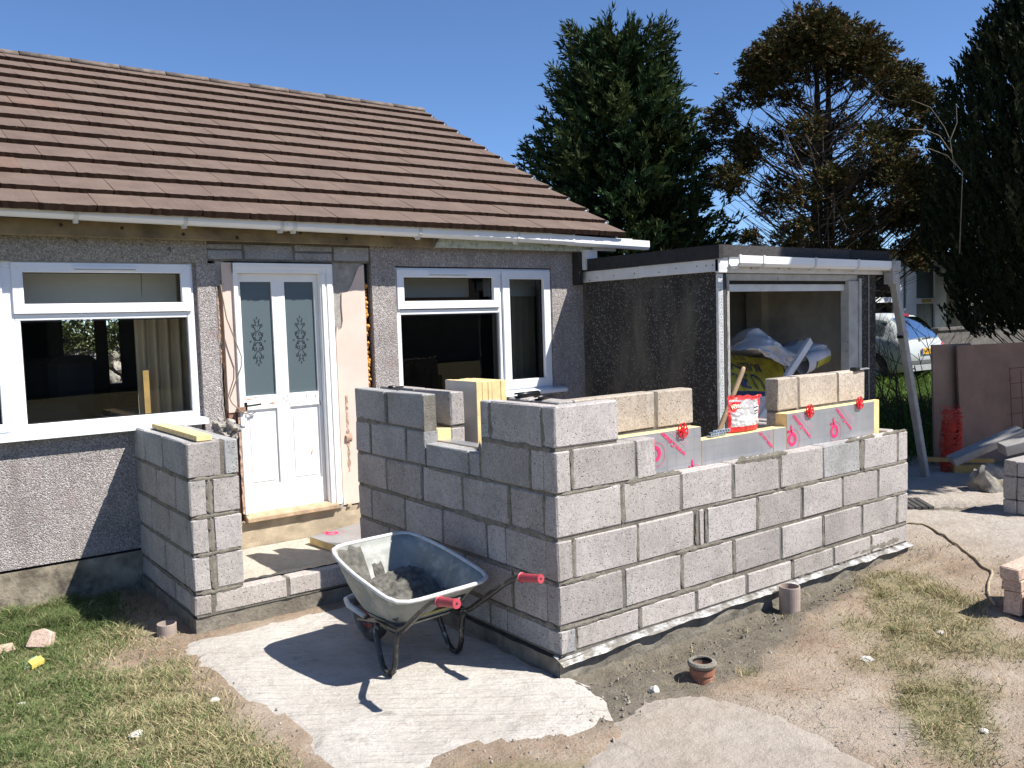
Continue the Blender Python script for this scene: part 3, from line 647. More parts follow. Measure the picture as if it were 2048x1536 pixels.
sd_ = 1.0
Z_ = (0, 0, 1)
for k, zz in enumerate([.144, .375, .600, .825, 1.05]):
    xe = XE if k < 4 else .43
    x = 0.02
    while x < xe - .1:
        l = rnd.uniform(.25, .7); sd_ += 1.7
        if rnd.random() < .70: smear((x, -.0006, zz), (min(x + l, xe - .01), -.0006, zz), (0, -1, 0), rnd.choice([.010, .013, .018]), sd_, Z_)
        x += l + rnd.uniform(0, .12)
    y = .02
    while y < 2.1:
        l = rnd.uniform(.25, .7); sd_ += 1.7
        if rnd.random() < .75 and not (k == 4 and .5 < y < 1.3): smear((-.0006, min(y + l, 2.16), zz), (-.0006, y, zz), (-1, 0, 0), rnd.choice([.010, .014, .018]), sd_, Z_)
        y += l + rnd.uniform(0, .1)
for X, c in [(.105, 2), (.105, 4), (1.023, 2), (1.104, 2), (2.70, 3), (2.70, 3), (.45, 3), (.90, 1), (1.35, 1), (1.57, 2), (.556, 2), (3.15, 3), (2.47, 2), (2.25, 1), (.562, 0), (1.912, 0), (3.15, 1)]:
    sd_ += 2.1; smear((X, -.0006, ZB[c] - .006), (X, -.0006, ZT[c] + .006), (0, -1, 0), rnd.choice([.010, .014, .017]) + (.012 if X in (2.70,) else 0), sd_, (1, 0, 0))
for Y, c in [(.847, 3), (.397, 3), (1.297, 3), (1.747, 3), (1.074, 2), (1.524, 2), (.104, 3), (.207, 4), (.655, 4), (1.482, 4), (1.957, 4), (1.72, 5), (.556, 5), (.10, 5), (.394, 1), (.847, 1), (1.96, 2)]:
    sd_ += 2.1; smear((-.0006, Y, ZB[c]), (-.0006, Y, ZT[c]), (-1, 0, 0), rnd.choice([.010, .014]), sd_, (0, 1, 0))
for c in (1, 2, 3): sd_ += 2; smear((-1.118, PY - .0006, ZB[c] - .01), (-1.118, PY - .0006, ZT[c] + .01), (0, -1, 0), .021, sd_, (1, 0, 0))
for zz in (.144, .375, .60, .825): sd_ += 2; smear((PX0 + .01, PY - .0006, zz), (PX1 - .01, PY - .0006, zz), (0, -1, 0), .012, sd_, Z_); smear((PX0 - .0006, 3.0, zz), (PX0 - .0006, PY + .02, zz), (-1, 0, 0), .012, sd_ + .5, Z_)
for X in (1.95, 2.9, 2.4, 2.65): sd_ += 2; smear((X, -.0006, .03), (X + .28, -.0006, .05), (0, -1, 0), .030, sd_, Z_)
mb.build('mortar_smear', EXT, weld=False, kind='stuff')
# footing course below the damp proof course
mb = MB()
mb.grid(lambda u, v: (-.02 + u * (XE + .02), -.012 + .012 * ns(u * 3.3, v, 2, 7) * 1.0, -.16 + v * .152), 60, 3, 'footing')
mb.box(0.004, XE, .008, .30, -.16, -.006, 'footing'); mb.box(.004, .30, .30, 2.17, -.16, -.006, 'footing'); mb.box(XE - .3, XE, .30, 1.33, -.16, -.006, 'footing')
mb.grid(lambda u, v: (-.012 + .010 * ns(u * 2.2, v, 5, 7), u * 1.86, -.16 + v * .152), 40, 3, 'footing')
mb.box(PX0 - .006, 0, PY - .006, PY + .30, -.16, -.004, 'footing', ); mb.box(PX0 - .006, PX1, PY + .3, 3.09, -.16, -.004, 'footing')
mb.build('footing', EXT, weld=False)
# damp proof membrane sticking out below the first course
mb = MB()
mb.grid(lambda u, v: (-.02 + u * (XE + .02), .04 - v * (.085 + .022 * ns(u * 3.3, 0, 3, 5)), .004 - .016 * v * v + v * (.007 * ns(u * 3.3, v, 1, 12) - .018 * smooth(.2, 0, u))), 150, 4, 'dpc_silver')
mb.grid(lambda u, v: (.04 - v * (.060 + .012 * ns(u * 2, 0, 8, 6)), .0 + u * 1.86, .003 - .012 * v * v + v * .005 * ns(u * 2, v, 4, 14)), 80, 3, 'dpc_black')
mb.grid(lambda u, v: (PX0 - .01 + u * 1.24, PY + .05 - v * (.056 + .008 * ns(u * 2, 0, 6, 6)), .003 - .006 * v), 60, 3, 'dpc_black')
mb.grid(lambda u, v: (-.93 + u * .92, PY + .085 + v * (.22 + .04 * ns(u * 2, 0, 9, 4)), .139 + .010 * ns(u * 2, v, 3, 9) - .085 * v * v), 50, 8, 'dpc_black')
mb.build('damp_membrane', EXT, smooth=True)
# floor of the extension
mb = MB(); mb.grid(lambda u, v: (-.93 + u * .93, 2.06 + v * 1.04, .045 + .004 * ns(u * 2, v * 2, 0, 4)), 20, 20, 'floor_screed'); mb.box(.28, 3.0, .29, 3.09, -.1, .042, 'floor_screed'); mb.box(-.93, .0, 1.97, 3.09, -.1, .038, 'floor_screed')
mb.build('floor_slab', None, kind='structure', smooth=False)
# crumbs of mortar along the foot of the wall (uncountable)
V = []; F = []
def crumb(x, y, z, s_, r):
    k = len(V)
    for dz in (-.5, .6):
        for a in range(5):
            t_ = a * 1.257 + r.uniform(-.4, .4); q = s_ * r.uniform(.6, 1.2) * (1 if dz < 0 else .55); V.append((x + math.cos(t_) * q, y + math.sin(t_) * q, z + dz * s_ * r.uniform(.7, 1.1)))
    F.extend([[k + i, k + (i + 1) % 5, k + 5 + (i + 1) % 5, k + 5 + i] for i in range(5)]); F.append([k + 5 + i for i in range(5)])
r = random.Random(4)
for i in range(1100):
    x = r.uniform(-.05, 3.4); y = -abs(r.gauss(0, .22)) - .05; s_ = r.choice([.003, .004, .006, .008, .014]) * r.uniform(.6, 1.2)
    if r.random() < g_mud(x, y) * .9 + .1: crumb(x, y, gz(x, y), s_, r)
for i in range(500):
    x = r.uniform(-1.5, 3.6); y = r.uniform(-2, .2)
    if not PATH1(x, y): crumb(x, y, gz(x, y) + .002, r.uniform(.003, .009), r)
me = bpy.data.meshes.new('mortar_crumbs'); me.from_pydata(V, [], F); me.materials.append(MATS['mortar_smear']); obj('mortar_crumbs', me, kind='stuff', label='scattered mortar crumbs and clods along the foot of the block wall', category='rubble')

# ------------------------------------------------------------------ bungalow
H = thing('bungalow', 'grey pebbledashed bungalow with brown tiled roof and white plastic windows', 'house', (0, 3.1, -0.1))
YW = 3.10
mb = MB()
def wall(x0, x1, z0, z1, m='pebbledash', y0=YW, y1=3.34): mb.box(x0, x1, y0, y1, z0, z1, m)
wall(-4.6, -.765, .19, 1.05); wall(-4.6, -3.3, 1.05, 2.18)
mb.box(-4.6, -.66, YW - .004, 3.34, 2.18, 2.46, 'pebbledash_lintel'); 
wall(-.74, -.60, .19, 2.18); mb.box(-.765, -.74, YW + .04, 3.34, 1.05, 2.18, 'pebbledash')
wall(.662, .882, .0, 2.18); wall(.882, 2.56, .0, 1.03); wall(2.56, 2.95, .0, 2.18); mb.box(.662, 2.95, YW - .001, 3.34, 2.18, 2.46, 'pebbledash')
mb.box(-4.6, -.60, YW + .012, 3.34, -.2, .17, 'plinth'); mb.box(-4.6, -.61, YW + .035, 3.34, .16, .20, 'tar_gap_black')
mb.box(2.70, 2.95, 3.34, 9.8, -.2, 2.45, 'pebbledash'); mb.box(-4.6, 2.95, 9.6, 9.8, -.2, 1.0, 'pebbledash'); mb.box(-4.6, 2.95, 9.6, 9.8, 2.1, 2.45, 'pebbledash')
for a, b_ in ((-4.6, -.9), (.8, 2.95)): mb.box(a, b_, 9.6, 9.8, 1.0, 2.1, 'pebbledash')
mb.box(-4.8, -4.6, 3.1, 9.8, -.2, 2.45, 'pebbledash')
mb.prism([(3.1, 2.45), (9.8, 2.45), (6.45, 4.25)], 2.72, 2.95, 'pebbledash', lambda u, v, w_: (w_, u, v))
mb.build('wall', H, weld=False)
# exposed blockwork and timber round the stripped doorway
for q_ in ((-.665, -.57, YW + .03, 3.34, 2.215, 2.46, 'plaster_grey'), (-.60, -.535, YW + .03, 3.34, 2.02, 2.2, 'plaster_grey'), (-.60, -.55, YW + .09, 3.34, .25, 2.01, 'tar_gap_black'), (.607, .662, YW + .08, 3.34, .25, 2.2, 'tar_gap_black')): mb = MB(); mb.box(*q_); mb.build('wall_core', H)  # the two black strips paint the darkness of open gaps beside the door
for i, (a, b_, z0, z1) in enumerate([(-.655, -.395, 2.290, 2.330), (-.655, -.395, 2.215, 2.280), (-.380, .005, 2.215, 2.33), (.02, .33, 2.285, 2.33), (.02, .33, 2.215, 2.275), (.345, .655, 2.215, 2.33)]):
    blk(H, a, b_, YW + .015, YW + .10, z0, z1, 'block_grey', 'lintel_brick')
mb = MB(); mb.box(-.66, .66, YW + .022, 3.3, 2.20, 2.46, 'mortar'); mb.build('lintel_mortar', H)
mb = MB(); mb.grid(lambda u, v: (-.607 + .016 * ns(v * 3, u, 1, 6) + u * .016, YW - .004 + u * .10, .42 + v * 1.76), 5, 60, 'pebbledash'); mb.build('broken_render_edge', H, smooth=False)
mb = MB()
for x_, w_, z0, z1, m_ in ((-.563, .008, 1.1, 2.17, 'bare_wood'), (-.574, .007, 1.45, 2.0, 'raw_wood_chip'), (-.592, .012, .3, 2.1, 'plaster_grey'), (-.566, .006, .3, 1.1, 'plaster_raw')): mb.grid(lambda u, v: (x_ + (u - .5) * w_ * 2 + .006 * ns(v * 6, u, x_, 3), YW + .05 + .008 * ns(v * 7, u, 2, 3), z0 + (z1 - z0) * v), 2, 50, m_)
mb.build('packing_timber', H, weld=False)
mb = MB(); mb.box(-.555, -.478, YW + .022, YW + .12, 1.08, 2.19, 'plaster_pink'); mb.box(-.555, -.50, YW + .03, YW + .12, .25, 1.08, 'plaster_raw')
# right hand reveal: pink plaster with a bare grey corner at the top
pz = [(.335, .25), (.603, .25), (.606, 2.19), (.56, 2.17), (.49, 2.02), (.455, 1.97), (.40, 1.96), (.395, 1.86), (.40, 1.74), (.385, 1.68), (.36, 1.66), (.345, 1.70), (.335, 1.6)]
mb.prism(pz, YW + .022, YW + .10, 'plaster_pink', lambda u, v, w_: (u, w_, v)); mb.box(.33, .605, YW + .034, YW + .12, 1.5, 2.20, 'plaster_grey')
mb.build('plaster_reveal', H, weld=False)
mb = MB(); mb.grid(lambda u, v: (.400 + (u - .5) * (.018 + .016 * ns(v * 5, 0, 3, 3)) + .010 * ns(v * 9, u, 1, 2), YW + .019 + .004 * ns(u * 3, v * 9, 6, 2), .52 + v * .62), 3, 60, 'plaster_scar')
mb.grid(lambda u, v: (.402 + (u - .5) * .05 + .012 * ns(v * 5, u * 3, 8, 1), YW + .012 - .012 * math.sin(math.pi * v), .76 + v * .07), 5, 5, 'plaster_scar')
mb.build('plaster_scar', H, weld=False)
mb = MB()
for i in range(60):
    z = 1.15 + 0.9 * (i / 60) ** 1.2; s_ = rnd.uniform(.010, .024)
    mb.lathe([(0, -s_), (s_ * .8, -s_ * .5), (s_, 0), (s_ * .7, s_ * .6), (0, s_)], (.622 + rnd.uniform(-.012, .012), YW + .055 + rnd.uniform(-.015, .012), z + rnd.uniform(-.01, .01)), 'foam_orange', 7)
mb.build('expanding_foam', H, smooth=True, weld=False)
# cable hanging over the door frame
mb = MB(); mb.tube([(-.575, YW + .0, 2.06), (-.57, YW - .012, 1.95), (-.55, YW - .02, 1.78), (-.50, YW - .03, 1.62), (-.46, YW - .034, 1.50), (-.465, YW - .034, 1.42), (-.52, YW - .02, 1.28), (-.555, YW - .008, 1.19), (-.54, YW - .02, 1.15), (-.48, YW - .05, 1.08), (-.42, YW - .06, 1.06), (-.388, YW - .065, 1.075), (-.385, YW - .065, 1.09)], .0045, 'twig_pale', 6); mb.build('cable', H, smooth=True)
for k_, (x, y, z, s_) in enumerate([(-.635, YW + .02, 1.0, .05), (-.56, YW + .01, .985, .055), (-.505, YW + .02, .96, .035), (-.60, YW + .02, .93, .04), (-.665, YW + .03, .94, .035), (-.53, YW + .02, .91, .03)]):
    bm = bmesh.new(); bmesh.ops.create_icosphere(bm, subdivisions=3, radius=s_)
    for v in bm.verts: q = v.co.normalized(); v.co *= 1 + .55 * ns(q.x, q.y, q.z + k_ * 3, 1.7) + .25 * ns(q.x, q.y, q.z + k_, 5)
    me = bpy.data.meshes.new('loose_mortar'); bm.to_mesh(me); bm.free(); me.materials.append(MATS['plaster_grey']); obj('loose_mortar', me, H, (x, y, z))
# step below the door
mb = MB(); mb.grid(lambda u, v: (-.60 + u * 1.27, YW + .012 + .006 * ns(u * 2, v, 0, 6), .0 + v * (.238 + .014 * ns(u * 2, 0, 4, 9))), 60, 6, 'render_beige'); mb.box(-.60, .662, YW + .022, 3.34, -.1, .235, 'render_beige')
for i in range(40):
    s_ = rnd.uniform(.006, .02); mb.obox((rnd.uniform(-.58, .6), YW + rnd.uniform(-.0, .02), .245 + s_ * .3), (s_, .002, .003), (0, s_ * .8, .002), (.003, 0, s_ * .6), rnd.choice(['render_beige', 'plaster_grey']))
mb.build('door_step', H, weld=False)
# door
D = thing('tmp', '', ''); bpy.data.objects.remove(D)
DY = YW + .045
dr = obj('door', None, H); 
def part(mbx, name, par, **kw): return mbx.build(name, par, **kw)
mb = MB()
mb.box(-.478, -.445, YW - .0, YW + .12, .30, 2.185, 'door_paint'); mb.box(.205, .318, YW + .0, YW + .12, .27, 2.185, 'door_paint'); mb.box(-.478, .318, YW - .002, YW + .12, 2.112, 2.187, 'door_paint')
mb.box(.216, .244, YW - .012, YW, .27, 2.11, 'door_paint'); mb.box(.262, .306, YW - .010, YW, .27, 2.185, 'door_paint'); mb.box(-.478, .306, YW - .012, YW, 2.15, 2.188, 'door_paint')
part(mb, 'door_frame', dr, bevel=.003)
mb = MB()
def leaf(x0, x1, z0, z1, y0=DY, y1=DY + .045): mb.box(x0, x1, y0, y1, z0, z1, 'door_paint')
leaf(-.442, -.415, .30, 2.11); leaf(.172, .203, .30, 2.11); leaf(-.173, -.070, .30, 2.11); leaf(-.415, -.173, 2.05, 2.11); leaf(-.070, .172, 2.05, 2.11)
leaf(-.415, -.173, 1.085, 1.19); leaf(-.07, .172, 1.085, 1.19); leaf(-.415, -.173, .30, .50); leaf(-.07, .172, .30, .50)
for x0, x1 in ((-.415, -.173), (-.07, .172)):
    mb.box(x0, x1, DY + .016, DY + .04, .50, 1.085, 'door_paint')
    pz_ = [(x0 + .028, x1 - .028, .53, 1.055)]
    a, b_, c_, d_ = pz_[0]; mb.prism([(a, c_), (b_, c_), (b_, d_), (a, d_)], DY + .010, DY + .016, 'door_paint', lambda u, v, w_: (u, w_, v))
part(mb, 'door_leaf', dr, weld=False, bevel=.0012)
for x0, x1 in ((-.415, -.173), (-.07, .172)):
    mb = MB(); mb.box(x0, x1, DY + .018, DY + .024, 1.19, 2.05, 'frosted'); g_ = part(mb, 'glass_pane', dr)
    cx, cz = (x0 + x1) / 2, 1.60
    mb = MB()
    def curl(cx_, cz_, r0, turns, a0, sgn, w_=.0045):
        pts = []; n = 22
        for i in range(n + 1):
            t_ = i / n; rr = r0 * (1 - .82 * t_); a_ = a0 + sgn * turns * 6.283 * t_; pts.append((cx_ + rr * math.cos(a_), DY + .0172, cz_ + rr * math.sin(a_)))
        ribbon(pts, w_)
    def ribbon(pts, w_):
        vs = []
        for i, p in enumerate(pts):
            q0, q1 = pts[max(i - 1, 0)], pts[min(i + 1, len(pts) - 1)]; dx, dz = q1[0] - q0[0], q1[2] - q0[2]; l = math.hypot(dx, dz) or 1; ww = w_ * (.35 + .65 * math.sin(math.pi * min(1, .15 + i / len(pts))))
            vs += [(p[0] - dz / l * ww, p[1], p[2] + dx / l * ww), (p[0] + dz / l * ww, p[1], p[2] - dx / l * ww)]
        mb.add(vs, [[2 * i, 2 * i + 1, 2 * i + 3, 2 * i + 2] for i in range(len(pts) - 1)], 'scroll')
    for sx in (-1, 1):
        for sz in (-1, 1):
            P_ = lambda u, v: (cx + sx * u * .42, DY + .0172, cz + sz * v * .56)
            for cu, cv, r0, tn, a0, sg in [(.050, .040, .030, 1.2, 3.6, 1), (.052, .105, .032, 1.15, 4.4, -1), (.095, .085, .026, .9, 1.2, 1), (.030, .205, .036, .8, 5.2, 1), (.085, .215, .022, .95, 3.6, -1), (.045, .275, .022, .8, .6, 1), (.022, .245, .020, .7, 2.4, -1)]:
                pts = []
                for i in range(23):
                    t_ = i / 22; rr = r0 * (1 - .80 * t_); a_ = a0 + sg * tn * 6.283 * t_; pts.append(P_(cu + rr * math.cos(a_), cv + rr * math.sin(a_)))
                ribbon(pts, .0032)
            ribbon([P_(.0, .125), P_(.03, .15), P_(.06, .19), P_(.10, .20)], .003); ribbon([P_(.02, .02), P_(.09, .06), P_(.105, .12)], .0028); ribbon([P_(0, .30), P_(.012, .318), P_(0, .335)], .0025)
            ribbon([P_(.115, .0), P_(.135, .012), P_(.15, .0)], .0025); ribbon([P_(0, .012), P_(.02, .02), P_(.035, .012)], .003)
    part(mb, 'scroll_pattern', dr, weld=False)
mb = MB(); mb.box(-.440, -.408, DY - .006, DY, 1.085, 1.145, 'handle_black'); mb.tube([(-.424, DY - .004, 1.122), (-.424, DY - .045, 1.122), (-.41, DY - .052, 1.122), (-.318, DY - .050, 1.128)], .0075, 'handle_black', 8); part(mb, 'door_handle', dr, smooth=False)
mb = MB()
for (x, z, a, b_) in [(-.39, 1.168, .055, .006), (-.21, 1.125, .03, .012), (-.34, 1.178, .03, .004), (.10, .72, .006, .03)]: mb.add([(x - a, DY - .0006, z), (x, DY - .0006, z - b_), (x + a, DY - .0006, z), (x, DY - .0006, z + b_ * .6)], [(0, 1, 2, 3)], 'raw_wood_chip')
for i in range(22): x = rnd.uniform(-.14, .19); z = rnd.uniform(1.09, 1.185); mb.add([(x, DY - .0006, z), (x + .002, DY - .0006, z), (x + .002 + rnd.uniform(-.012, .012), DY - .0006, z - rnd.uniform(.015, .06)), (x - .001, DY - .0006, z - .03)], [(0, 1, 2, 3)], 'plaster_grey')
part(mb, 'paint_chips', dr, weld=False)
mb = MB(); mb.prism([(YW - .035, .243), (YW + .10, .243), (YW + .10, .302), (YW + .02, .302), (YW - .035, .276)], -.475, .27, 'bare_wood', lambda u, v, w_: (w_, u, v)); part(mb, 'door_threshold', dr, bevel=.004)
mb = MB(); mb.grid(lambda u, v: (-.487 + (u - .5) * .018 + .006 * ns(v * 8, u, 1, 2), YW + .004 + .006 * ns(v * 9, u, 5, 2), .31 + v * .80), 3, 60, 'plaster_scar'); mb.obox((-.47, YW - .004, 1.10), (.025, 0, 0), (0, .02, 0), (0, 0, .018), 'plaster_raw'); part(mb, 'splintered_edge', dr, weld=False)

# windows
def window(name, x0, x1, z0, z1, lights, sill, label):
    wn = obj(name, None, H); wn['label'] = label
    mb = MB(); f = .050; y0, y1 = YW + .025, YW + .095
    mb.box(x0, x1, y0, y1, z1 - f, z1, 'upvc'); mb.box(x0, x1, y0, y1, z0, z0 + f, 'upvc'); mb.box(x0, x0 + f, y0, y1, z0 + f, z1 - f, 'upvc'); mb.box(x1 - f, x1, y0, y1, z0 + f, z1 - f, 'upvc')
    for kind, *q in lights:
        if kind == 'mull': mb.box(q[0], q[1], y0 + .001, y1 - .001, z0 + f, z1 - f, 'upvc')
        if kind == 'tran': mb.box(q[0], q[1], y0 + .002, y1 - .002, q[2], q[3], 'upvc')
    mb.build('frame', wn, bevel=.004, weld=False)
    for kind, *q in lights:
        if kind == 'sash':      # opening light standing proud
            a, b_, c_, d_, e = q; mb = MB(); yy = YW + .006
            o_ = e
            for i, (p_, n_, w_) in enumerate(((0, 0, 0),)):
                mb.prism([(a, c_), (b_, c_), (b_ - o_, c_ + o_), (a + o_, c_ + o_)], yy, YW + .06, 'upvc', lambda u, v, w2: (u, w2, v)); mb.prism([(a, d_), (a + o_, d_ - o_), (b_ - o_, d_ - o_), (b_, d_)], yy, YW + .06, 'upvc', lambda u, v, w2: (u, w2, v))
                mb.prism([(a, c_), (a + o_, c_ + o_), (a + o_, d_ - o_), (a, d_)], yy, YW + .06, 'upvc', lambda u, v, w2: (u, w2, v)); mb.prism([(b_, c_), (b_, d_), (b_ - o_, d_ - o_), (b_ - o_, c_ + o_)], yy, YW + .06, 'upvc', lambda u, v, w2: (u, w2, v))
            mb.box(a - .006, b_ + .006, YW + .0245, YW + .027, c_ - .008, d_ + .008, 'gasket') if False else None
            mb.build('sash', wn, weld=False, bevel=.003)
            a, b_, c_, d_ = a + o_, b_ - o_, c_ + o_, d_ - o_
        elif kind == 'fixed': a, b_, c_, d_ = q
        else: continue
        mb = MB(); y = YW + .05; s_ = .006
        for (p, q2, r2, t2) in ((a, b_, c_, c_ + s_), (a, b_, d_ - s_, d_), (a, a + s_, c_ + s_, d_ - s_), (b_ - s_, b_, c_ + s_, d_ - s_)): mb.box(p, q2, y - .008, y + .004, r2, t2, 'gasket')
        mb.build('gasket', wn, weld=False)
        mb = MB(); mb.add([(a, y, c_), (b_, y, c_), (b_, y, d_), (a, y, d_)], [(0, 1, 2, 3)], 'glass'); mb.build('pane', wn)
    for kind, *q in lights:
        if kind == 'vent': mb = MB(); mb.box(q[0], q[1], YW - .008, YW + .007, q[2] - .011, q[2] + .011, 'upvc'); mb.box(q[0] + .01, q[1] - .01, YW - .010, YW - .007, q[2] - .012, q[2] - .006, 'downpipe_old'); mb.build('vent', wn, weld=False)
    mb = MB(); sx0, sx1, sz = sill
    mb.prism([(YW - .075, sz - .036), (YW - .063, sz - .036), (YW - .060, sz - .020), (YW + .06, sz - .006), (YW + .06, sz + .016), (YW - .06, sz), (YW - .075, sz - .008)], sx0, sx1, 'upvc', lambda u, v, w_: (w_, u, v)); mb.build('sill', wn)
window('window', -3.3, -.765, 1.055, 2.185, [('mull', -1.985, -1.905), ('tran', -1.905, -.815, 1.795, 1.835), ('tran', -1.905, -.815, 1.09, 1.118), ('sash', -1.908, -.785, 1.838, 2.172, .064), ('fixed', -1.872, -.822, 1.118, 1.790), ('tran', -1.905, -1.872, 1.118, 1.795), ('sash', -3.2, -1.965, 1.085, 2.172, .05), ('vent', -1.552, -1.145, 2.137)], (-3.4, -.735, 1.062), 'wide white plastic window left of the door')
window('window', .882, 2.56, 1.035, 2.170, [('mull', 1.955, 1.985), ('tran', .932, 1.955, 1.775, 1.815), ('sash', .900, 1.955, 1.822, 2.155, .066), ('fixed', .924, 1.938, 1.112, 1.770), ('tran', .932, 1.955, 1.085, 1.112), ('tran', .93, .924 + .012, 1.1, 1.78), ('sash', 1.990, 2.545, 1.075, 2.155, .078), ('vent', 1.20, 1.60, 2.118)], (.86, 2.66, 1.046), 'white plastic window behind the insulation boards')
# rooms behind the windows
mb = MB()
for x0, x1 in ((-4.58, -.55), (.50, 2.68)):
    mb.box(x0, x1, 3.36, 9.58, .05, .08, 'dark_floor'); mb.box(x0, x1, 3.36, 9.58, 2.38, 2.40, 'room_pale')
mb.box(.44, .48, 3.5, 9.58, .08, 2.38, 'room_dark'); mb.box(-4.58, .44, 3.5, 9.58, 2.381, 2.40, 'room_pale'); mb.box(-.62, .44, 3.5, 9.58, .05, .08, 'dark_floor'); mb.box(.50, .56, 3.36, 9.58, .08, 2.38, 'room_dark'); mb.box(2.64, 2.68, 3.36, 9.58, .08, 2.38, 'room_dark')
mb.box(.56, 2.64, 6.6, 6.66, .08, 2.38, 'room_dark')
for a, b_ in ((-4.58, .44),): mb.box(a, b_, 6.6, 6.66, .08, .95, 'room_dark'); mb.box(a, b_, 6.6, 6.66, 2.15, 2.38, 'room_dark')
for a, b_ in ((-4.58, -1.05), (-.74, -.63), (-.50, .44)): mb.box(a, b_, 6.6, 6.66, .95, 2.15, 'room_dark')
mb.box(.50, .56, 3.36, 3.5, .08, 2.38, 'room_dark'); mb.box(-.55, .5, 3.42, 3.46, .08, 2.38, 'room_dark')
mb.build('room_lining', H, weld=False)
def curtain(x0, x1, y, z0, z1):
    mb = MB(); mb.grid(lambda u, v: (x0 + (x1 - x0) * u, y + .028 * math.sin(u * (x1 - x0) * 75 + 1.2 * math.sin(v * 3)) + .01 * ns(u * 5, v * 3, x0, 2), z0 + (z1 - z0) * v), 60, 6, 'curtain'); mb.build('curtain', H, smooth=True)
curtain(-1.10, -.72, 3.45, .3, 2.2); curtain(2.12, 2.62, 3.45, .3, 2.2); curtain(.80, .945, 3.45, .3, 2.2); curtain(-3.3, -2.7, 3.45, .3, 2.2)
for q_ in ((.90, 1.84, 3.44, 3.452, 1.93, 2.2), (1.98, 2.6, 3.40, 3.412, 1.93, 2.2), (-1.95, -.8, 3.42, 3.432, 1.84, 2.2)): mb = MB(); mb.box(*q_, 'blind'); mb.build('blind', H)
mb = MB(); mb.box(-2.6, -1.35, 4.0, 4.5, .1, 1.18, 'sofa'); mb.box(-1.5, -1.12, 4.6, 5.1, .1, 1.52, 'sofa'); mb.box(-1.3, -.95, 3.6, 3.9, .1, 1.12, 'sofa'); mb.build('furniture', H, bevel=.06)
mb = MB(); mb.box(-1.085, -1.045, 3.36, 3.40, .9, 1.42, 'timber_yellow'); mb.build('timber_offcut', H)

# roof
TH = math.atan(.5285); SL = Vector((0, math.cos(TH), math.sin(TH))); NRM = Vector((0, -math.sin(TH), math.cos(TH)))
E0 = Vector((0, 2.858, 2.482))
roof = obj('roof', None, H)
mb = MB()
def rp(x, s_, h=0): p = E0 + SL * s_ + NRM * h; return (x, p.y, p.z)
LEN = 4.155
mb.add([rp(-4.9, .02, -.02), rp(3.20, .02, -.02), rp(3.20, LEN, -.02), rp(-4.9, LEN, -.02), rp(-4.9, .02, -.07), rp(3.20, .02, -.07), rp(3.20, LEN, -.07), rp(-4.9, LEN, -.07)], [(0, 1, 2, 3), (7, 6, 5, 4), (0, 4, 5, 1), (1, 5, 6, 2), (2, 6, 7, 3), (3, 7, 4, 0)], 'bitumen_edge')
rid = E0 + SL * LEN
mb.add([(-4.9, rid.y, rid.z - .02), (3.22, rid.y, rid.z - .02), (3.22, 10.3, 2.45), (-4.9, 10.3, 2.45)], [(0, 1, 2, 3)], 'roof_tile')
mb.build('roof_deck', roof, weld=False)
def tile_mesh(wd, seed):
    r = random.Random(seed); L = .395; th = .046; n = 12
    vs = []; 
    for i in range(n + 1):      # front (lower) edge is rough
        x = -wd / 2 + wd * i / n; j = r.uniform(-.005, .005)
        vs += [(x, j, th + r.uniform(-.0015, .0015)), (x, j * .6 + .002, 0.0 + r.uniform(-.002, .002)), (x, L, th)]
    f = []; fm = []
    for i in range(n):
        a, b_ = 3 * i, 3 * i + 3
        f += [(a, b_, b_ + 2, a + 2), (a + 1, b_ + 1, b_, a)]; fm += [0, 1]
    f += [(0, 2, 1), (3 * n, 3 * n + 1, 3 * n + 2)]; fm += [1, 1]
    me = bpy.data.meshes.new('tile'); me.from_pydata(vs, [], f); me.materials.append(MATS['roof_tile']); me.materials.append(MATS['roof_tile_edge_shade']); me.polygons.foreach_set('material_index', fm); me.update()
    return me
TW = .3345
TM = [tile_mesh(TW - .003, i) for i in range(5)]; TMH = [tile_mesh(TW / 2 - .003, 20 + i) for i in range(2)]
rows = [-.045] + [.265 + .3235 * i for i in range(12)]
for ri, s0 in enumerate(rows):
    x = 3.25; first = (ri % 2 == 1)
    while x > -2.75:
        wd = TW / 2 if first else TW
        me = rnd.choice(TMH) if first else rnd.choice(TM); first = False
        p = rp(x - wd / 2, s0, .012 + rnd.uniform(0, .0025))
        obj('tile', me, roof, p, (TH - .104 + rnd.uniform(-.003, .003), rnd.uniform(-.002, .002), rnd.uniform(-.002, .002))); x -= wd
    if ri:
        mb = MB(); q = Vector(rp(3.25, s0 - .004, .012)); mb.obox(q + Vector((.008, 0, .018)), (.022, 0, .004), SL * .012, NRM * .004, 'clip_metal'); mb.obox(q + Vector((.026, 0, .022)), (.003, 0, 0), SL * .016, NRM * .014, 'clip_metal'); mb.build('verge_clip', roof)
rt = MB(); prof = [(math.cos(a) * .125, math.sin(a) * .060) for a in [math.radians(d) for d in (0, 20, 45, 70, 90, 110, 135, 160, 180)]]
vs = []; n = len(prof)
for xx in (0, .445):
    vs += [(xx, u, v) for u, v in prof] + [(xx, u * .86, v - .014) for u, v in prof]
fs = []
for i in range(n - 1): fs += [(i, i + 1, 2 * n + i + 1, 2 * n + i), (n + i, 3 * n + i, 3 * n + i + 1, n + i + 1), (i, n + i, n + i + 1, i + 1), (2 * n + i, 2 * n + i + 1, 3 * n + i + 1, 3 * n + i)]
fs += [(0, 2 * n, 3 * n, n), (n - 1, 2 * n - 1, 4 * n - 1, 3 * n - 1)]
rt.add(vs, fs, 'ridge'); RM = rt.mesh('ridge_tile', True)
x = 3.27 - .445
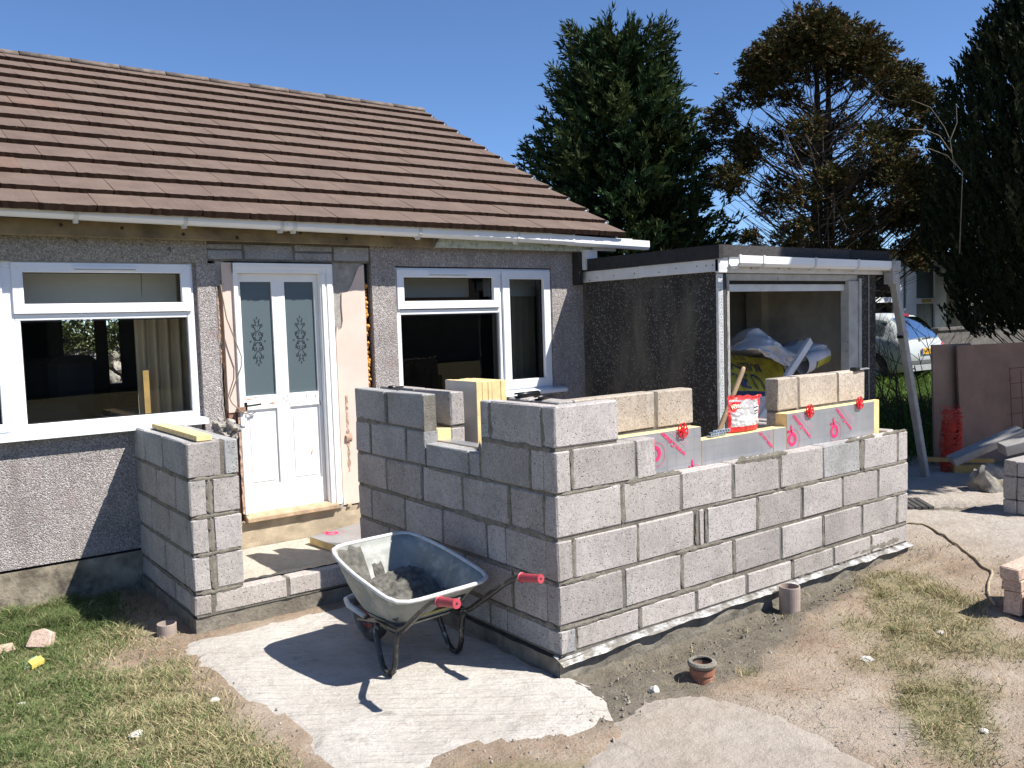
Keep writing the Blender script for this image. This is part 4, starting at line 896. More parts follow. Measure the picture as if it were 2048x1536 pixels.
while x > -2.6: obj('ridge_tile', RM, roof, (x, rid.y, rid.z - .012 + rnd.uniform(-.003, .003)), (0, rnd.uniform(-.004, .004), 0)); x -= .457
mb = MB(); mb.grid(lambda u, v: (-2.6 + u * 5.86, rid.y - .135 + .012 * ns(u * 6, v, 0, 6) + v * .05, rid.z - .052 + v * .05), 120, 2, 'ridge_mortar'); mb.box(-2.6, 3.262, rid.y - .10, rid.y + .1, rid.z - .06, rid.z + .005, 'ridge_mortar'); mb.build('ridge_mortar', roof, weld=False)
# fascia, gutter
mb = MB(); mb.box(-4.9, 1.205, 2.995, 3.035, 2.335, 2.50, 'timber_green'); mb.build('fascia_timber', H, bevel=.004)
for x in (-1.62, -.85, -.47, .02, .40, .72, 1.02, -1.25): mb = MB(); mb.lathe([(0, -.002), (.008, -.002), (.013, 0)], (x, 2.994, 2.365 + rnd.uniform(-.01, .05)), 'bark', 9, 'y'); mb.build('timber_knot', H)
mb = MB(); mb.prism([(1.215, 2.335), (2.98, 2.335), (2.98, 2.46), (1.26, 2.46), (1.275, 2.42), (1.235, 2.38)], 2.99, 3.02, 'fascia_flaky', lambda u, v, w_: (u, w_, v)); mb.build('fascia_flaky', H)
mb = MB(); mb.box(2.86, 3.02, 2.96, 3.1, 2.16, 2.35, 'white_board'); mb.box(2.98, 3.27, 2.965, 2.985, 2.345, 2.44, 'white_board'); mb.box(2.82, 2.865, 3.0, 3.1, 2.02, 2.33, 'felt'); mb.build('eaves_box', H, weld=False)
mb = MB(); mb.box(-4.9, 3.2, 3.04, 3.36, 2.455, 2.475, 'bitumen_edge'); mb.build('soffit', H)
gut = obj('gutter', None, H)
def gutter_z(x): return 2.522 - .0105 * (x + 2.0) - .010 * max(0, x - 2.2)
GP = [(0, 0), (0, -.062), (.018, -.086), (.082, -.086), (.100, -.062), (.100, 0)]
def gutter_run(mb, x0, x1, y0, zf, m):
    n = 30; o_ = GP; i_ = [(u + (.003 if u < .05 else -.003), max(v, -.082)) for u, v in GP][::-1]; prof = o_ + i_; k = len(prof)
    vs = []
    for i in range(n + 1):
        x = x0 + (x1 - x0) * i / n; z = zf(x); vs += [(x, y0 + u, z + v) for u, v in prof]
    fs = [[i * k + j, i * k + (j + 1) % k, (i + 1) * k + (j + 1) % k, (i + 1) * k + j] for i in range(n) for j in range(k)] + [list(range(k)), [n * k + j for j in range(k)][::-1]]
    mb.add(vs, fs, m)
mb = MB(); gutter_run(mb, -4.9, 2.62, 2.846, gutter_z, 'upvc_gutter'); mb.build('gutter_channel', gut)
mb = MB(); gutter_run(mb, 2.62, 3.62, 2.844, lambda x: gutter_z(x) - .004, 'upvc_gutter'); mb.build('gutter_channel', gut)
def bracket(x, y0, zf, par, wd=.026, m='upvc_old'):
    mb = MB(); z = zf(x); P_ = [(-.006, .006), (-.006, -.064), (.015, -.092), (.085, -.092), (.106, -.064), (.106, .006)]
    mb.prism([(u, v) for u, v in P_] + [(.100, .006), (.100, -.062), (.083, -.0865), (.017, -.0865), (-.0005, -.062), (-.0005, .006)], x - wd / 2, x + wd / 2, m, lambda u, v, w_: (w_, y0 + u, z + v)); mb.box(x - wd / 2, x + wd / 2, y0 + .03, y0 + .075, z - .108, z - .092, m); mb.build('gutter_bracket', par, weld=False)
for x in (-1.55, -.87, -.18, -.08, .99, 1.99): bracket(x, 2.846, gutter_z, gut)
for x in (-.13, 2.35, 2.63): mb = MB(); mb.prism([(-.004, .003), (-.004, -.063), (.016, -.090), (.084, -.090), (.104, -.063), (.104, .003)], x - .012, x + .012, 'upvc_gutter', lambda u, v, w_: (w_, 2.846 + u, gutter_z(x) + v)); mb.build('gutter_union', gut)
mb = MB(); mb.box(2.9, 3.52, 2.985, 3.0, 2.45, 2.475, 'upvc_gutter'); mb.box(2.7, 3.3, 2.96, 2.98, 2.475, 2.49, 'dpc_black'); mb.build('eaves_tray', gut, weld=False)

# ------------------------------------------------------------------ garage
G = thing('garage', 'dark pebbledashed flat roofed garage with open front joined to the bungalow', 'garage', (4.1, 1.43, -0.12))
GX0, GX1, GY = 2.95, 5.29, 1.43
mb = MB()
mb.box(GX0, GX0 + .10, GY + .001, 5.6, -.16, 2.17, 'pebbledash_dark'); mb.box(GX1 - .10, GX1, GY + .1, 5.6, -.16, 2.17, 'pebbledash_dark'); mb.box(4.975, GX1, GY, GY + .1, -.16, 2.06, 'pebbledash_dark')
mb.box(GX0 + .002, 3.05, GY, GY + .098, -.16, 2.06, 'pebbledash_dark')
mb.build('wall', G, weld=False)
bw = obj('back_wall', None, G)
for r_ in range(10):
    z0 = -.12 + r_ * .225; off = .225 if r_ % 2 else 0
    x = 3.06 - off
    while x < 5.18: a, b_ = max(3.06, x), min(5.18, x + .44); (blk(bw, a, b_, 3.3, 3.4, z0, min(z0 + .215, 2.14), 'garage_inside') if b_ - a > .04 else None); x += .45
mb = MB(); mb.box(3.05, 5.19, 3.306, 3.39, -.12, 2.15, 'garage_inside'); mb.build('mortar', bw)
mb = MB(); mb.box(3.052, 3.07, GY + .11, 4.2, -.12, 2.15, 'garage_inside'); mb.box(5.168, 5.188, GY + .11, 4.2, -.12, 2.15, 'garage_inside'); mb.box(3.05, 5.19, GY + .1, 4.3, -.13, -.1, 'dark_floor'); mb.box(5.05, 5.17, 2.6, 2.8, -.1, 2.1, 'garage_inside'); mb.build('inner_lining', G, weld=False)
mb = MB(); mb.box(GX0 - .045, GX1 + .12, GY - .03, 5.65, 2.172, 2.235, 'felt'); mb.box(GX0 - .05, GX1 + .13, GY - .06, GY + .02, 2.165, 2.262, 'felt_mineral'); mb.box(GX0 - .062, GX0 - .01, GY - .064, 5.65, 2.150, 2.262, 'felt'); mb.box(4.75, GX1 + .14, GY - .066, GY + .03, 2.175, 2.258, 'felt'); mb.build('roof_felt', G, weld=False)
mb = MB(); mb.box(GX0 - .040, GX0 - .002, GY - .035, 2.30, 2.048, 2.149, 'white_board'); mb.box(GX0 - .038, GX0 - .002, 2.302, 3.08, 2.044, 2.147, 'white_board'); mb.build('side_fascia', G, bevel=.003, weld=False)
mb = MB()
for y, z in [(1.45, 2.10), (1.52, 2.10), (1.62, 2.102), (1.85, 2.10), (2.05, 2.08), (2.35, 2.09), (2.62, 2.085), (2.85, 2.08), (2.95, 2.06)]: mb.lathe([(0, 0), (.006, 0), (.006, .004)], (GX0 - .044, y, z), 'nail', 8, 'x')
for x in (3.02, 3.10, 3.32, 3.70, 3.85, 4.45): mb.lathe([(0, 0), (.006, 0), (.006, .004)], (x, GY - .044, 2.075), 'nail', 8, 'y')
mb.build('fascia_nail', G, weld=False)
mb = MB(); mb.box(GX0 - .04, GX1 + .08, GY - .040, GY - .002, 2.036, 2.165, 'white_board'); mb.build('front_fascia', G, bevel=.003)
mb = MB(); mb.box(3.05, 4.985, GY - .0, GY + .08, 1.975, 2.034, 'chipped_frame'); mb.box(4.80, 4.99, GY - .02, GY + .07, -.1, 1.975, 'chipped_frame'); mb.box(4.955, 4.995, GY - .034, GY - .02, -.1, 2.0, 'chipped_frame'); mb.box(3.05, 3.085, GY - .006, GY + .08, -.1, 1.975, 'chipped_frame'); mb.build('door_frame', G, bevel=.004, weld=False)
mb = MB(); mb.box(3.08, 4.86, GY + .03, GY + .075, 1.885, 1.945, 'upvc_old'); mb.box(3.08, 4.86, GY + .02, GY + .09, 1.945, 1.972, 'tar_gap_black'); mb.build('door_rail', G, weld=False)
mb = MB()
n = 60
mb.box(GX0 - .004, GX0 + .045, GY - .012, GY - .002, .5, 2.03, 'galv_bead'); mb.box(GX0 - .014, GX0 - .002, GY - .012, GY + .012, .5, 2.03, 'galv_bead')
for i in range(n):
    z = .54 + i * (1.48 / n)
    for dx in ((.012, .030) if i % 2 else (.021,)): mb.lathe([(0, 0), (.0042, 0)], (GX0 + dx, GY - .0128, z), 'tar_gap_black', 6, 'y')
mb.build('corner_bead', G, weld=False)
mb = MB(); mb.grid(lambda u, v: (3.048 + .012 * ns(v * 4, u, 2, 8) + .02 * u, GY - .008, .4 + v * 1.6), 2, 70, 'plaster_grey'); mb.box(3.0, 3.03, GY - .015, GY, .4, 2.03, 'felt_mineral'); mb.build('broken_edge', G, weld=False)
gg = obj('gutter', None, G); gzf = lambda x: 2.172 - .006 * (x - 3)
mb = MB(); gutter_run(mb, 3.035, 5.36, GY - .145, gzf, 'upvc_gutter'); mb.build('gutter_channel', gg)
for x in (3.05, 3.36, 4.09, 4.76): bracket(x, GY - .145, gzf, gg)
mb = MB(); mb.box(5.33, 5.47, GY - .16, GY - .03, 2.06, 2.165, 'downpipe_old'); mb.box(5.345, 5.44, GY - .155, GY - .05, 1.94, 2.06, 'downpipe_old'); mb.build('gutter_outlet', gg, bevel=.006, weld=False)

# ------------------------------------------------------------------ insulation boards
def board(name, label, x0, x1, y0, y1, z0, z1, faces, group=None, cat='insulation board'):
    o = thing(name, label, cat, ((x0 + x1) / 2, (y0 + y1) / 2, z0), group)
    mb = MB(); e = .0015 
    mb.box(x0, x1, y0, y1, z0, z1, 'foam_yellow', .001); mb.build('foam_core', o, bevel=.002)
    if 'y' in faces:
        mb = MB(); mb.grid(lambda u, v: (x0 + .002 + u * (x1 - x0 - .004), y0 - e + .0008 * ns(u * (x1 - x0), v * .2, 3, 18), z0 + v * (z1 - z0)), 24, 4, 'foil'); mb.build('foil_face', o, smooth=True)
    if 'x' in faces:
        mb = MB(); mb.grid(lambda u, v: (x0 - e + .0008 * ns(u * .4, v * .4, 3, 18), y1 - u * (y1 - y0), z0 + v * (z1 - z0)), 6, 10, 'foil'); mb.build('foil_face', o, smooth=True)
    if 'z' in faces:
        mb = MB(); mb.grid(lambda u, v: (x0 + u * (x1 - x0), y0 + v * (y1 - y0), z1 + e), 6, 6, 'foil'); mb.build('foil_face', o, smooth=True)
    return o
def logo(o, X, Z, cut=None, fn=None, s=1.0):
    mb = MB(); fn = fn or (lambda u, v: (X + u, .0968, Z + v))
    keep = lambda u, v: cut is None or cut(*fn(u, v))
    def ring(r0, r1, a0, a1, ox=0, oy=0, n=40):
        for i in range(n):
            t0, t1 = [math.radians(a0 + (a1 - a0) * k / n) for k in (i, i + 1)]
            q = [(ox + r0 * math.cos(t0), oy + r0 * math.sin(t0)), (ox + r1 * math.cos(t0), oy + r1 * math.sin(t0)), (ox + r1 * math.cos(t1), oy + r1 * math.sin(t1)), (ox + r0 * math.cos(t1), oy + r0 * math.sin(t1))]
            if all(keep(*p) for p in q): mb.add([fn(a * s, b_ * s) for a, b_ in q], [(0, 1, 2, 3)], 'print_pink')
    ring(.024, .046, 60, 420); ring(.066, .0685, -150, 95, .012, -.006); ring(.010, .0125, -60, 200, -.004, .004)
    for poly in ([(-.014, .040), (.004, .043), (-.002, .088), (-.013, .098), (-.020, .080)], [(-.048, .052), (-.046, .040), (-.006, .050), (-.008, .062)], [(-.050, .050), (-.036, .066), (-.030, .050)]):
        if all(keep(*p) for p in poly): mb.add([fn(a * s, b_ * s) for a, b_ in poly], [list(range(len(poly)))], 'print_pink')
    mb.build('printed_logo', o, weld=False)
def lettering(o, X, Z, ang, txt, size, sub=True, x0=-9, x1=9, z0=-9, z1=9):
    ca, sa = math.cos(ang), math.sin(ang)
    def fn(u, v): return (X + u * ca - v * sa, .0966, Z + u * sa + v * ca)
    me = text_mesh(txt, size, 'print_pink', fn, bold=.022)
    bm = bmesh.new(); bm.from_mesh(me)
    bmesh.ops.delete(bm, geom=[v for v in bm.verts if not (x0 < v.co.x < x1 and z0 < v.co.z < z1)], context='VERTS'); bm.to_mesh(me); bm.free()
    obj('printed_lettering', me, o)
    if sub:
        mb = MB()
        for k, dv in enumerate((-.045, -.058, -.071)):
            u = -.10
            while u < .10:
                l = rnd.uniform(.006, .02); q = [fn(u, dv), fn(u + l, dv), fn(u + l, dv + .005), fn(u, dv + .005)]
                if all(x0 < p[0] < x1 and z0 < p[2] < z1 for p in q): mb.add(q, [(0, 1, 2, 3)], 'print_pale')
                u += l + .004
        mb.build('small_print', o, weld=False)
def gridlines(o, x0, x1, z0, z1):
    mb = MB(); x = x0 + .03
    while x < x1 - .01: mb.add([(x, .0972, z0), (x + .0016, .0972, z0), (x + .0016, .0972, z1), (x, .0972, z1)], [(0, 1, 2, 3)], 'print_grid'); x += .075
    for z in (z0 + .045, z0 + .12, z0 + .195, z0 + .27):
        if z < z1 - .01: mb.add([(x0, .0972, z), (x1, .0972, z), (x1, .0972, z + .0016), (x0, .0972, z + .0016)], [(0, 1, 2, 3)], 'print_grid')
    mb.build('printed_grid', o, weld=False)
IG = 'foil faced insulation boards in the front cavity'
b1 = board('insulation_board', 'left foil faced insulation board behind the stepped block end, with the left red disc', .112, 1.186, .1005, .186, .60, 1.047, 'y', IG)
b2 = board('insulation_board', 'lower middle foil faced insulation board under the red bag', 1.190, 1.860, .1005, .190, .60, .965, 'y', IG)
b3 = board('insulation_board', 'right hand foil faced insulation board with two printed logos and two red discs', 2.004, 3.017, .1005, .186, .819, 1.048, 'y', IG)
b3b = board('insulation_board', 'lower right foil faced insulation board below the pale upper blocks', 1.864, 3.017, .1005, .188, .60, .8185 + .148, 'y', IG) if False else board('insulation_board', 'small foil faced insulation piece between the lower middle board and the two logo board', 1.864, 2.0, .1005, .190, .60, .965, 'y', IG)
b4 = board('insulation_board', 'short yellow foam insulation return board at the right end of the front cavity', 3.02, 3.187, .16, .198, .60, 1.044, '', IG)
gridlines(b1, .72, 1.184, .80, 1.045); gridlines(b2, 1.192, 1.858, .80, .963); gridlines(b3, 2.01, 3.01, .82, 1.045)
logo(b1, .80, .931, lambda x, y, z: x > .70); logo(b1, 1.115, .768, lambda x, y, z: x < 1.184); logo(b3, 2.058, .880, lambda x, y, z: x > 2.006); logo(b3, 2.528, .885)
lettering(b1, .945, .972, math.radians(143), 'www.Celotex', .043, x1=1.184, z1=1.045); lettering(b2, 1.785, .905, math.radians(139), 'otex.co.uk', .040, x0=1.192, x1=1.858, z1=.962); lettering(b3, 2.158, .954, math.radians(139), 'www.Celotex', .045, z1=1.046); lettering(b3, 2.640, .954, math.radians(139), 'www.Celotex', .043, z1=1.046)
board('insulation_board', 'yellow insulation board edge in the side wall cavity under the small window gap', .1015, .198, .66, 1.256, .60, .974, 'z')
board('insulation_board', 'upright yellow insulation board end beside the small window gap in the side wall', .1015, .198, 1.258, 2.10, .60, 1.044, '')
fb = thing('insulation_board', 'thick foil faced insulation offcut lying flat on the doorway floor', 'insulation board', (.15, 2.7, .045))
mb = MB(); P4 = [(-.075, 2.88), (-.035, 2.46), (.32, 2.50), (.42, 3.04)]
mb.prism(P4, .050, .104, 'foam_yellow'); mb.build('foam_core', fb, bevel=.002); mb = MB(); mb.add([(a, b_, .1055) for a, b_ in P4], [(0, 1, 2, 3)], 'foil'); mb.build('foil_face', fb)
logo(fb, 0, 0, lambda x, y, z: x < .36 and y < 3.0, lambda u, v: (.10 + u * 1.2, 2.86 + v, .1066))
tag(board('insulation_strip', '', -1.165, -1.075, 1.90, 2.88, 1.046, 1.078, ''), 'narrow yellow insulation strip lying on top of the door pier', 'insulation strip')
x = .430
for i, w_ in enumerate([.045, .045, .030, .045, .030, .045]):
    lab = ['foil faced board at the front of the upright insulation stack, nearest the doorway', 'second insulation board from the foil face in the upright stack', 'third insulation board from the foil face in the upright stack', 'fourth insulation board from the foil face in the upright stack', 'fifth insulation board from the foil face in the upright stack', 'last insulation board of the upright stack, farthest from the foil face'][i]
    board('insulation_board', lab, x, x + w_ - .002, 1.30 + rnd.uniform(-.004, .004), 1.67 + rnd.uniform(-.01, .01), .043, 1.312 + rnd.uniform(-.003, .003), 'x' if i == 0 else '', 'insulation boards stacked upright behind the small window gap'); x += w_
# red retaining discs
def clip_disc(x, z, lab):
    o = thing('insulation_clip', lab, 'disc', (x, .095, z - .035), 'red retaining discs on the insulation'); c = (x, .088, z); R0 = .040
    mb = MB(); pts = [(c[0] + R0 * math.cos(a) * .95, c[1] + .004 * math.sin(3 * a), c[2] + R0 * math.sin(a) * 1.1) for a in [2 * math.pi * i / 24 for i in range(25)]]; mb.tube(pts, .0035, 'clip_red', 6); mb.build('rim', o, smooth=True, weld=False)
    for k in range(7):
        a = k * 2 * math.pi / 7 + .3; mb = MB(); d = Vector((math.cos(a), 0, math.sin(a))); n_ = Vector((-math.sin(a), 0, math.cos(a))); mb.obox(Vector(c) + d * .022, d * .018, Vector((0, .003, 0)), n_ * .005, 'clip_red'); mb.build('spoke', o)
    mb = MB(); mb.lathe([(0, -.006), (.013, -.006), (.014, .012), (0, .012)], c, 'clip_red', 12, 'y'); mb.build('hub', o, weld=False)
clip_disc(1.021, 1.041, 'left red plastic retaining disc, on the board with the lettering by the stepped blocks'); clip_disc(2.238, 1.047, 'middle red plastic retaining disc, between the two printed logos of the right board'); clip_disc(2.819, 1.053, 'rightmost red plastic retaining disc near the end of the foil board')

# ------------------------------------------------------------------ wheelbarrow
mid = Vector((-.4565, .5845, 0)); av = Vector((-.07608, .99710, 0)); lv = Vector((.99710, .07608, 0))
def T(u, s_, z): p = mid + av * u + lv * s_; return (p.x, p.y, z)
WB = thing('wheelbarrow', 'grey steel wheelbarrow with red handle grips and black tube frame on the concrete path', 'wheelbarrow', T(0, 0, -.085))
def ringp(t_, off=0.0, n=48):
    # rounded rectangle at depth t (0 rim .. 1 bottom)
    u0, u1 = -.235 + t_ * .175, .475 - t_ * .20; sw = .300 - t_ * .125; out = []
    rr = .085 - .02 * t_
    for i in range(n):
        a = 2 * math.pi * i / n; ca, sa = math.cos(a), math.sin(a); p = 7.0
        d = (abs(ca) ** p + abs(sa) ** p) ** (-1 / p); uu = (u0 + u1) / 2 + ((u1 - u0) / 2 + off) * d * ca; taper = 1 - .10 * smooth(.1, .5, uu)
        ss = (sw + off) * d * sa * taper
        zr = .352 + .142 * (uu + .235) / .71 * (1 - t_) ; zb = .168 - .02 * (uu + .1)
        out.append((uu, ss, zr * (1 - t_) + zb * t_ if t_ < 1 else zb))
    return out
n = 48
mb = MB(); rings = [ringp(t_) for t_ in (0, .15, .35, .55, .75, .92, 1.0)]
vs = [T(*p) for rg in rings for p in rg]; fs = [[k * n + i, (k + 1) * n + i, (k + 1) * n + (i + 1) % n, k * n + (i + 1) % n] for k in range(len(rings) - 1) for i in range(n)]; fs.append([(len(rings) - 1) * n + i for i in range(n)])
mb.add(vs, fs, 'barrow_tray'); tray = mb.build('tray', WB, smooth=True)
md_ = tray.modifiers.new('thick', 'SOLIDIFY'); md_.thickness = .004; md_.offset = 0
mb = MB(); rg = [T(a, b_, c + .002) for a, b_, c in ringp(0, .006)]; mb.tube(rg + [rg[0], rg[1]], .0115, 'barrow_rim', 8, False); mb.build('rim', WB, smooth=True, weld=False)
# mortar left in the tray
def fill_pt(fu, fs_):
    u = -.10 + fu * .44; s_ = (-.215 + fs_ * .43) * (1 - .12 * fu); e = min(fu, 1 - fu, fs_, 1 - fs_) * 4
    z = .238 + .085 * fu ** 1.4 + .030 * ns(u, s_, 1, 9) + .022 * ns(u, s_, 4, 24) + .012 * ns(u, s_, 7, 50) + .04 * smooth(.2, 1, fs_) * smooth(.2, .8, fu) - .012 * (1 - min(1, e))
    return T(u, s_, z)
mb = MB(); mb.grid(fill_pt, 44, 44, 'wet_mortar'); mb.grid(lambda a, b_: T(-.10 + a * .44, (-.215 + b_ * .43) * (1 - .12 * a), .19), 2, 2, 'wet_mortar')
mh = mb.build('mortar_heap', smooth=True); tag(mh, 'lumpy wet grey mortar heap in the wheelbarrow tray', 'mortar')
mb = MB()
def wall_pt(a, t_):      # point on the inner front wall of the tray, a = ring position -1..1
    n2 = 48; rg0 = ringp(t_); i0 = a * 9; k0 = math.floor(i0); f_ = i0 - k0; p_, q_ = rg0[k0 % n2], rg0[(k0 + 1) % n2]
    return [p_[c] + (q_[c] - p_[c]) * f_ for c in range(3)]
def dab(a0, a1, t0, t1, seed):
    def f(u, v):
        p_ = wall_pt(a0 + (a1 - a0) * u + .05 * ns(u * 2, v * 2, seed, 1.5), t0 + (t1 - t0) * v + .05 * ns(u * 2, v * 2, seed + 4, 1.5)); e = (math.sin(math.pi * u) * math.sin(math.pi * v)) ** .5
        return T(p_[0] - .003 - .022 * e * (.6 + .7 * abs(ns(u * 3, v * 3, seed, 1.6))), p_[1] * (1 - .03 * e), p_[2] + .010 * e * ns(u * 6, v * 6, seed, 1.3))
    mb.grid(f, 16, 16, 'wet_mortar')
for q_ in ((-.62, -.22, .03, .62, 1.0), (-.78, -.50, .30, .75, 5.0), (-.12, .10, .25, .7, 9.0)): mb = MB(); dab(*q_); mb.build('mortar_smear', WB, smooth=True, weld=False)
for s_ in (-1, 1):
    mb = MB(); mb.tube([T(.50, s_ * .075, .055), T(.36, s_ * .10, .085), T(.20, s_ * .155, .135), T(.02, s_ * .195, .155), T(-.09, s_ * .205, .165), T(-.16, s_ * .21, .20), T(-.40, s_ * .240, .375), T(-.46, s_ * .247, .410), T(-.50, s_ * .250, .425), T(-.56, s_ * .252, .434)], .0155, 'barrow_tube', 12); mb.build('handle_tube', WB, smooth=True)
    mb = MB(); mb.tube([T(.135, s_ * .185, .150), T(.13, s_ * .20, .10), T(.085, s_ * .208, .0), T(.055, s_ * .211, -.052), T(.022, s_ * .211, -.072), T(-.018, s_ * .211, -.073), T(-.045, s_ * .211, -.050), T(-.062, s_ * .211, .0), T(-.070, s_ * .209, .08), T(-.085, s_ * .207, .135), T(-.105, s_ * .207, .168)], .0145, 'barrow_tube', 12); mb.build('leg', WB, smooth=True)
    mb = MB(); g0, g1 = Vector(T(-.515, s_ * .2505, .4275)), Vector(T(-.655, s_ * .256, .449)); d = (g1 - g0)
    mb.tube([g0, g0 + d * .03, g0 + d * .05, g0 + d * .92, g0 + d * .93, g1], [.026, .027, .0215, .0205, .0235, .0225], 'grip_red', 16); mb.tube([g1 - d * .002, g1 + d * .006], [.007, .006], 'label_black', 8); mb.build('grip', WB, smooth=False, weld=False)
whl = obj('wheel', None, WB)
def torus(mb, c, R0, r0, wdt, m, nn=36, mm=10):
    k = len(mb.v); i_ = mb.mat(m)
    for a in range(nn):
        ta = 2 * math.pi * a / nn
        for b_ in range(mm):
            tb = 2 * math.pi * b_ / mm; rad = R0 + r0 * math.cos(tb); sd2 = wdt * math.sin(tb); mb.v.append(T(c[0] + rad * math.cos(ta), c[1] + sd2, c[2] + rad * math.sin(ta)))
    for a in range(nn):
        for b_ in range(mm): mb.f.append([k + a * mm + b_, k + ((a + 1) % nn) * mm + b_, k + ((a + 1) % nn) * mm + (b_ + 1) % mm, k + a * mm + (b_ + 1) % mm]); mb.mi.append(i_)
mb = MB(); torus(mb, (.50, 0, .068), .112, .040, .044, 'tyre'); mb.build('tyre', whl, smooth=True, weld=False)
mb = MB()
for s_ in (-1, 1):
    vs = [T(.50, s_ * .040, .068)]; k = 24
    for rad, so in ((.028, .040), (.030, .022), (.070, .020), (.078, .030)): vs += [T(.50 + rad * math.cos(2 * math.pi * i / k), s_ * so, .068 + rad * math.sin(2 * math.pi * i / k)) for i in range(k)]
    mb.add(vs, [[0, 1 + i, 1 + (i + 1) % k] for i in range(k)] + [[1 + j * k + i, 1 + j * k + (i + 1) % k, 1 + (j + 1) * k + (i + 1) % k, 1 + (j + 1) * k + i] for j in range(3) for i in range(k)], 'rim_red')
mb.build('hub', whl, smooth=False, weld=False)
mb = MB(); mb.tube([T(.50, -.085, .068), T(.50, .085, .068)], .008, 'steel_dark', 8); mb.build('axle', whl)
mb = MB(); mb.tube([T(.40, -.10, .10), T(.58, -.095, .12), T(.665, -.06, .125), T(.69, 0, .125), T(.665, .06, .125), T(.58, .095, .12), T(.40, .10, .10)], .016, 'barrow_rim', 10); mb.build('front_loop', WB, smooth=True)
for s_ in (-1, 1): mb = MB(); mb.obox(T(.30, s_ * .11, .13), lv * .004, av * .02, Vector((0, 0, .05)), 'barrow_tube'); mb.build('wheel_stay', WB)
# maker's sticker on the rear of the tray
def rear(u_, v_): 
    t_ = .28 + (1 - v_) * .5; a, b_ = ringp(t_)[24], u_; return T(a[0] - .0055, b_, a[2])
mb = MB(); mb.add([rear(-.02, .15), rear(.155, .15), rear(.165, .85), rear(.06, .85)], [(0, 1, 2, 3)], 'label_black')
for k in range(3): mb.add([Vector(rear(.045 + .0 * k, .30 + .17 * k)) - av * .0008, Vector(rear(.095, .30 + .17 * k)) - av * .0008, Vector(rear(.098, .40 + .17 * k)) - av * .0008, Vector(rear(.055, .40 + .17 * k)) - av * .0008], [(0, 1, 2, 3)], 'label_white')
for k in range(2): mb.add([Vector(rear(-.15 + .03 * k, .04 + .10 * k)) - av * .0008, Vector(rear(.15, .04 + .06 * k)) - av * .0008, Vector(rear(.15, .075 + .06 * k)) - av * .0008, Vector(rear(-.14 + .03 * k, .075 + .10 * k)) - av * .0008], [(0, 1, 2, 3)], 'label_yellow')
q = [rear(.125 + .020 * math.cos(a), .52 + .20 * math.sin(a)) for a in [2 * math.pi * i / 16 for i in range(16)]]; mb.add([Vector(p) - av * .0008 for p in q], [list(range(16))], 'label_white')
mb.build('sticker', WB, weld=False)

# ------------------------------------------------------------------ things on and inside the wall
# clear plastic bag with red print
BG = thing('plastic_bag', 'red and white printed plastic bag half full of white powder on the foil board', 'bag', (1.69, .17, .968))
def bagp(u, v, side):
    bul = math.sin(math.pi * min(1, max(0, u))) ** .6 * (math.sin(math.pi * min(1, .12 + v * .95)) ** .8) * (.055 * (1 - v) + .012)
    x = 1.515 + .285 * u + v * (.050 - .010 * u) + .055 * v * v * u + .014 * ns(u, v, 2, 5) * (.3 + v); z = .970 + v * (.225 - .022 * u) + .010 * ns(u * 2, 0, 5, 3) * v; y = .172 + .035 * v + side * bul + .016 * abs(ns(u + .4 * v, v, side, 6)) * (.3 + v) + .006 * ns(u, v, side, 14)
    return (x, y, z)
mb = MB()
for side in (-1, 1): 
    N1 = 40
    for j in range(N1):
        for i in range(N1):
            u0, u1, v0, v1 = i / N1, (i + 1) / N1, j / N1, (j + 1) / N1; uc, vc = (u0 + u1) / 2, (v0 + v1) / 2
            mt_ = 'bag_red' if (vc > .87 or vc < .14 or uc > .93 or uc < .05 or (vc > .56 and vc < .83 and uc < .42 - (.83 - vc) * .9)) else ('powder' if vc < .48 - .25 * abs(uc - .5) else 'bag_white')
            if side == 1 and mt_ == 'powder': mt_ = 'bag_white'
            mb.add([bagp(u0, v0, side), bagp(u1, v0, side), bagp(u1, v1, side), bagp(u0, v1, side)], [(0, 1, 2, 3)], mt_)
mb.build('bag_skin', BG, smooth=True)
obj('printed_name', text_mesh('Wilco', .040, 'bag_text', lambda u, v: tuple(Vector(bagp(.175 + u * 2.6, .70 + v * 4.0 + u * .5, -1)) + Vector((0, -.004, 0))), bold=.015), BG)
mb = MB()
for k in range(9): mb.add([tuple(Vector(bagp(a, b_, -1)) + Vector((0, -.003, 0))) for a, b_ in ((.76, .40 + .035 * k), (.87, .40 + .035 * k), (.87, .425 + .035 * k), (.76, .425 + .035 * k))], [(0, 1, 2, 3)], 'label_black' if k in (2, 4, 7) else 'label_white')
mb.build('printed_panel', BG, weld=False)
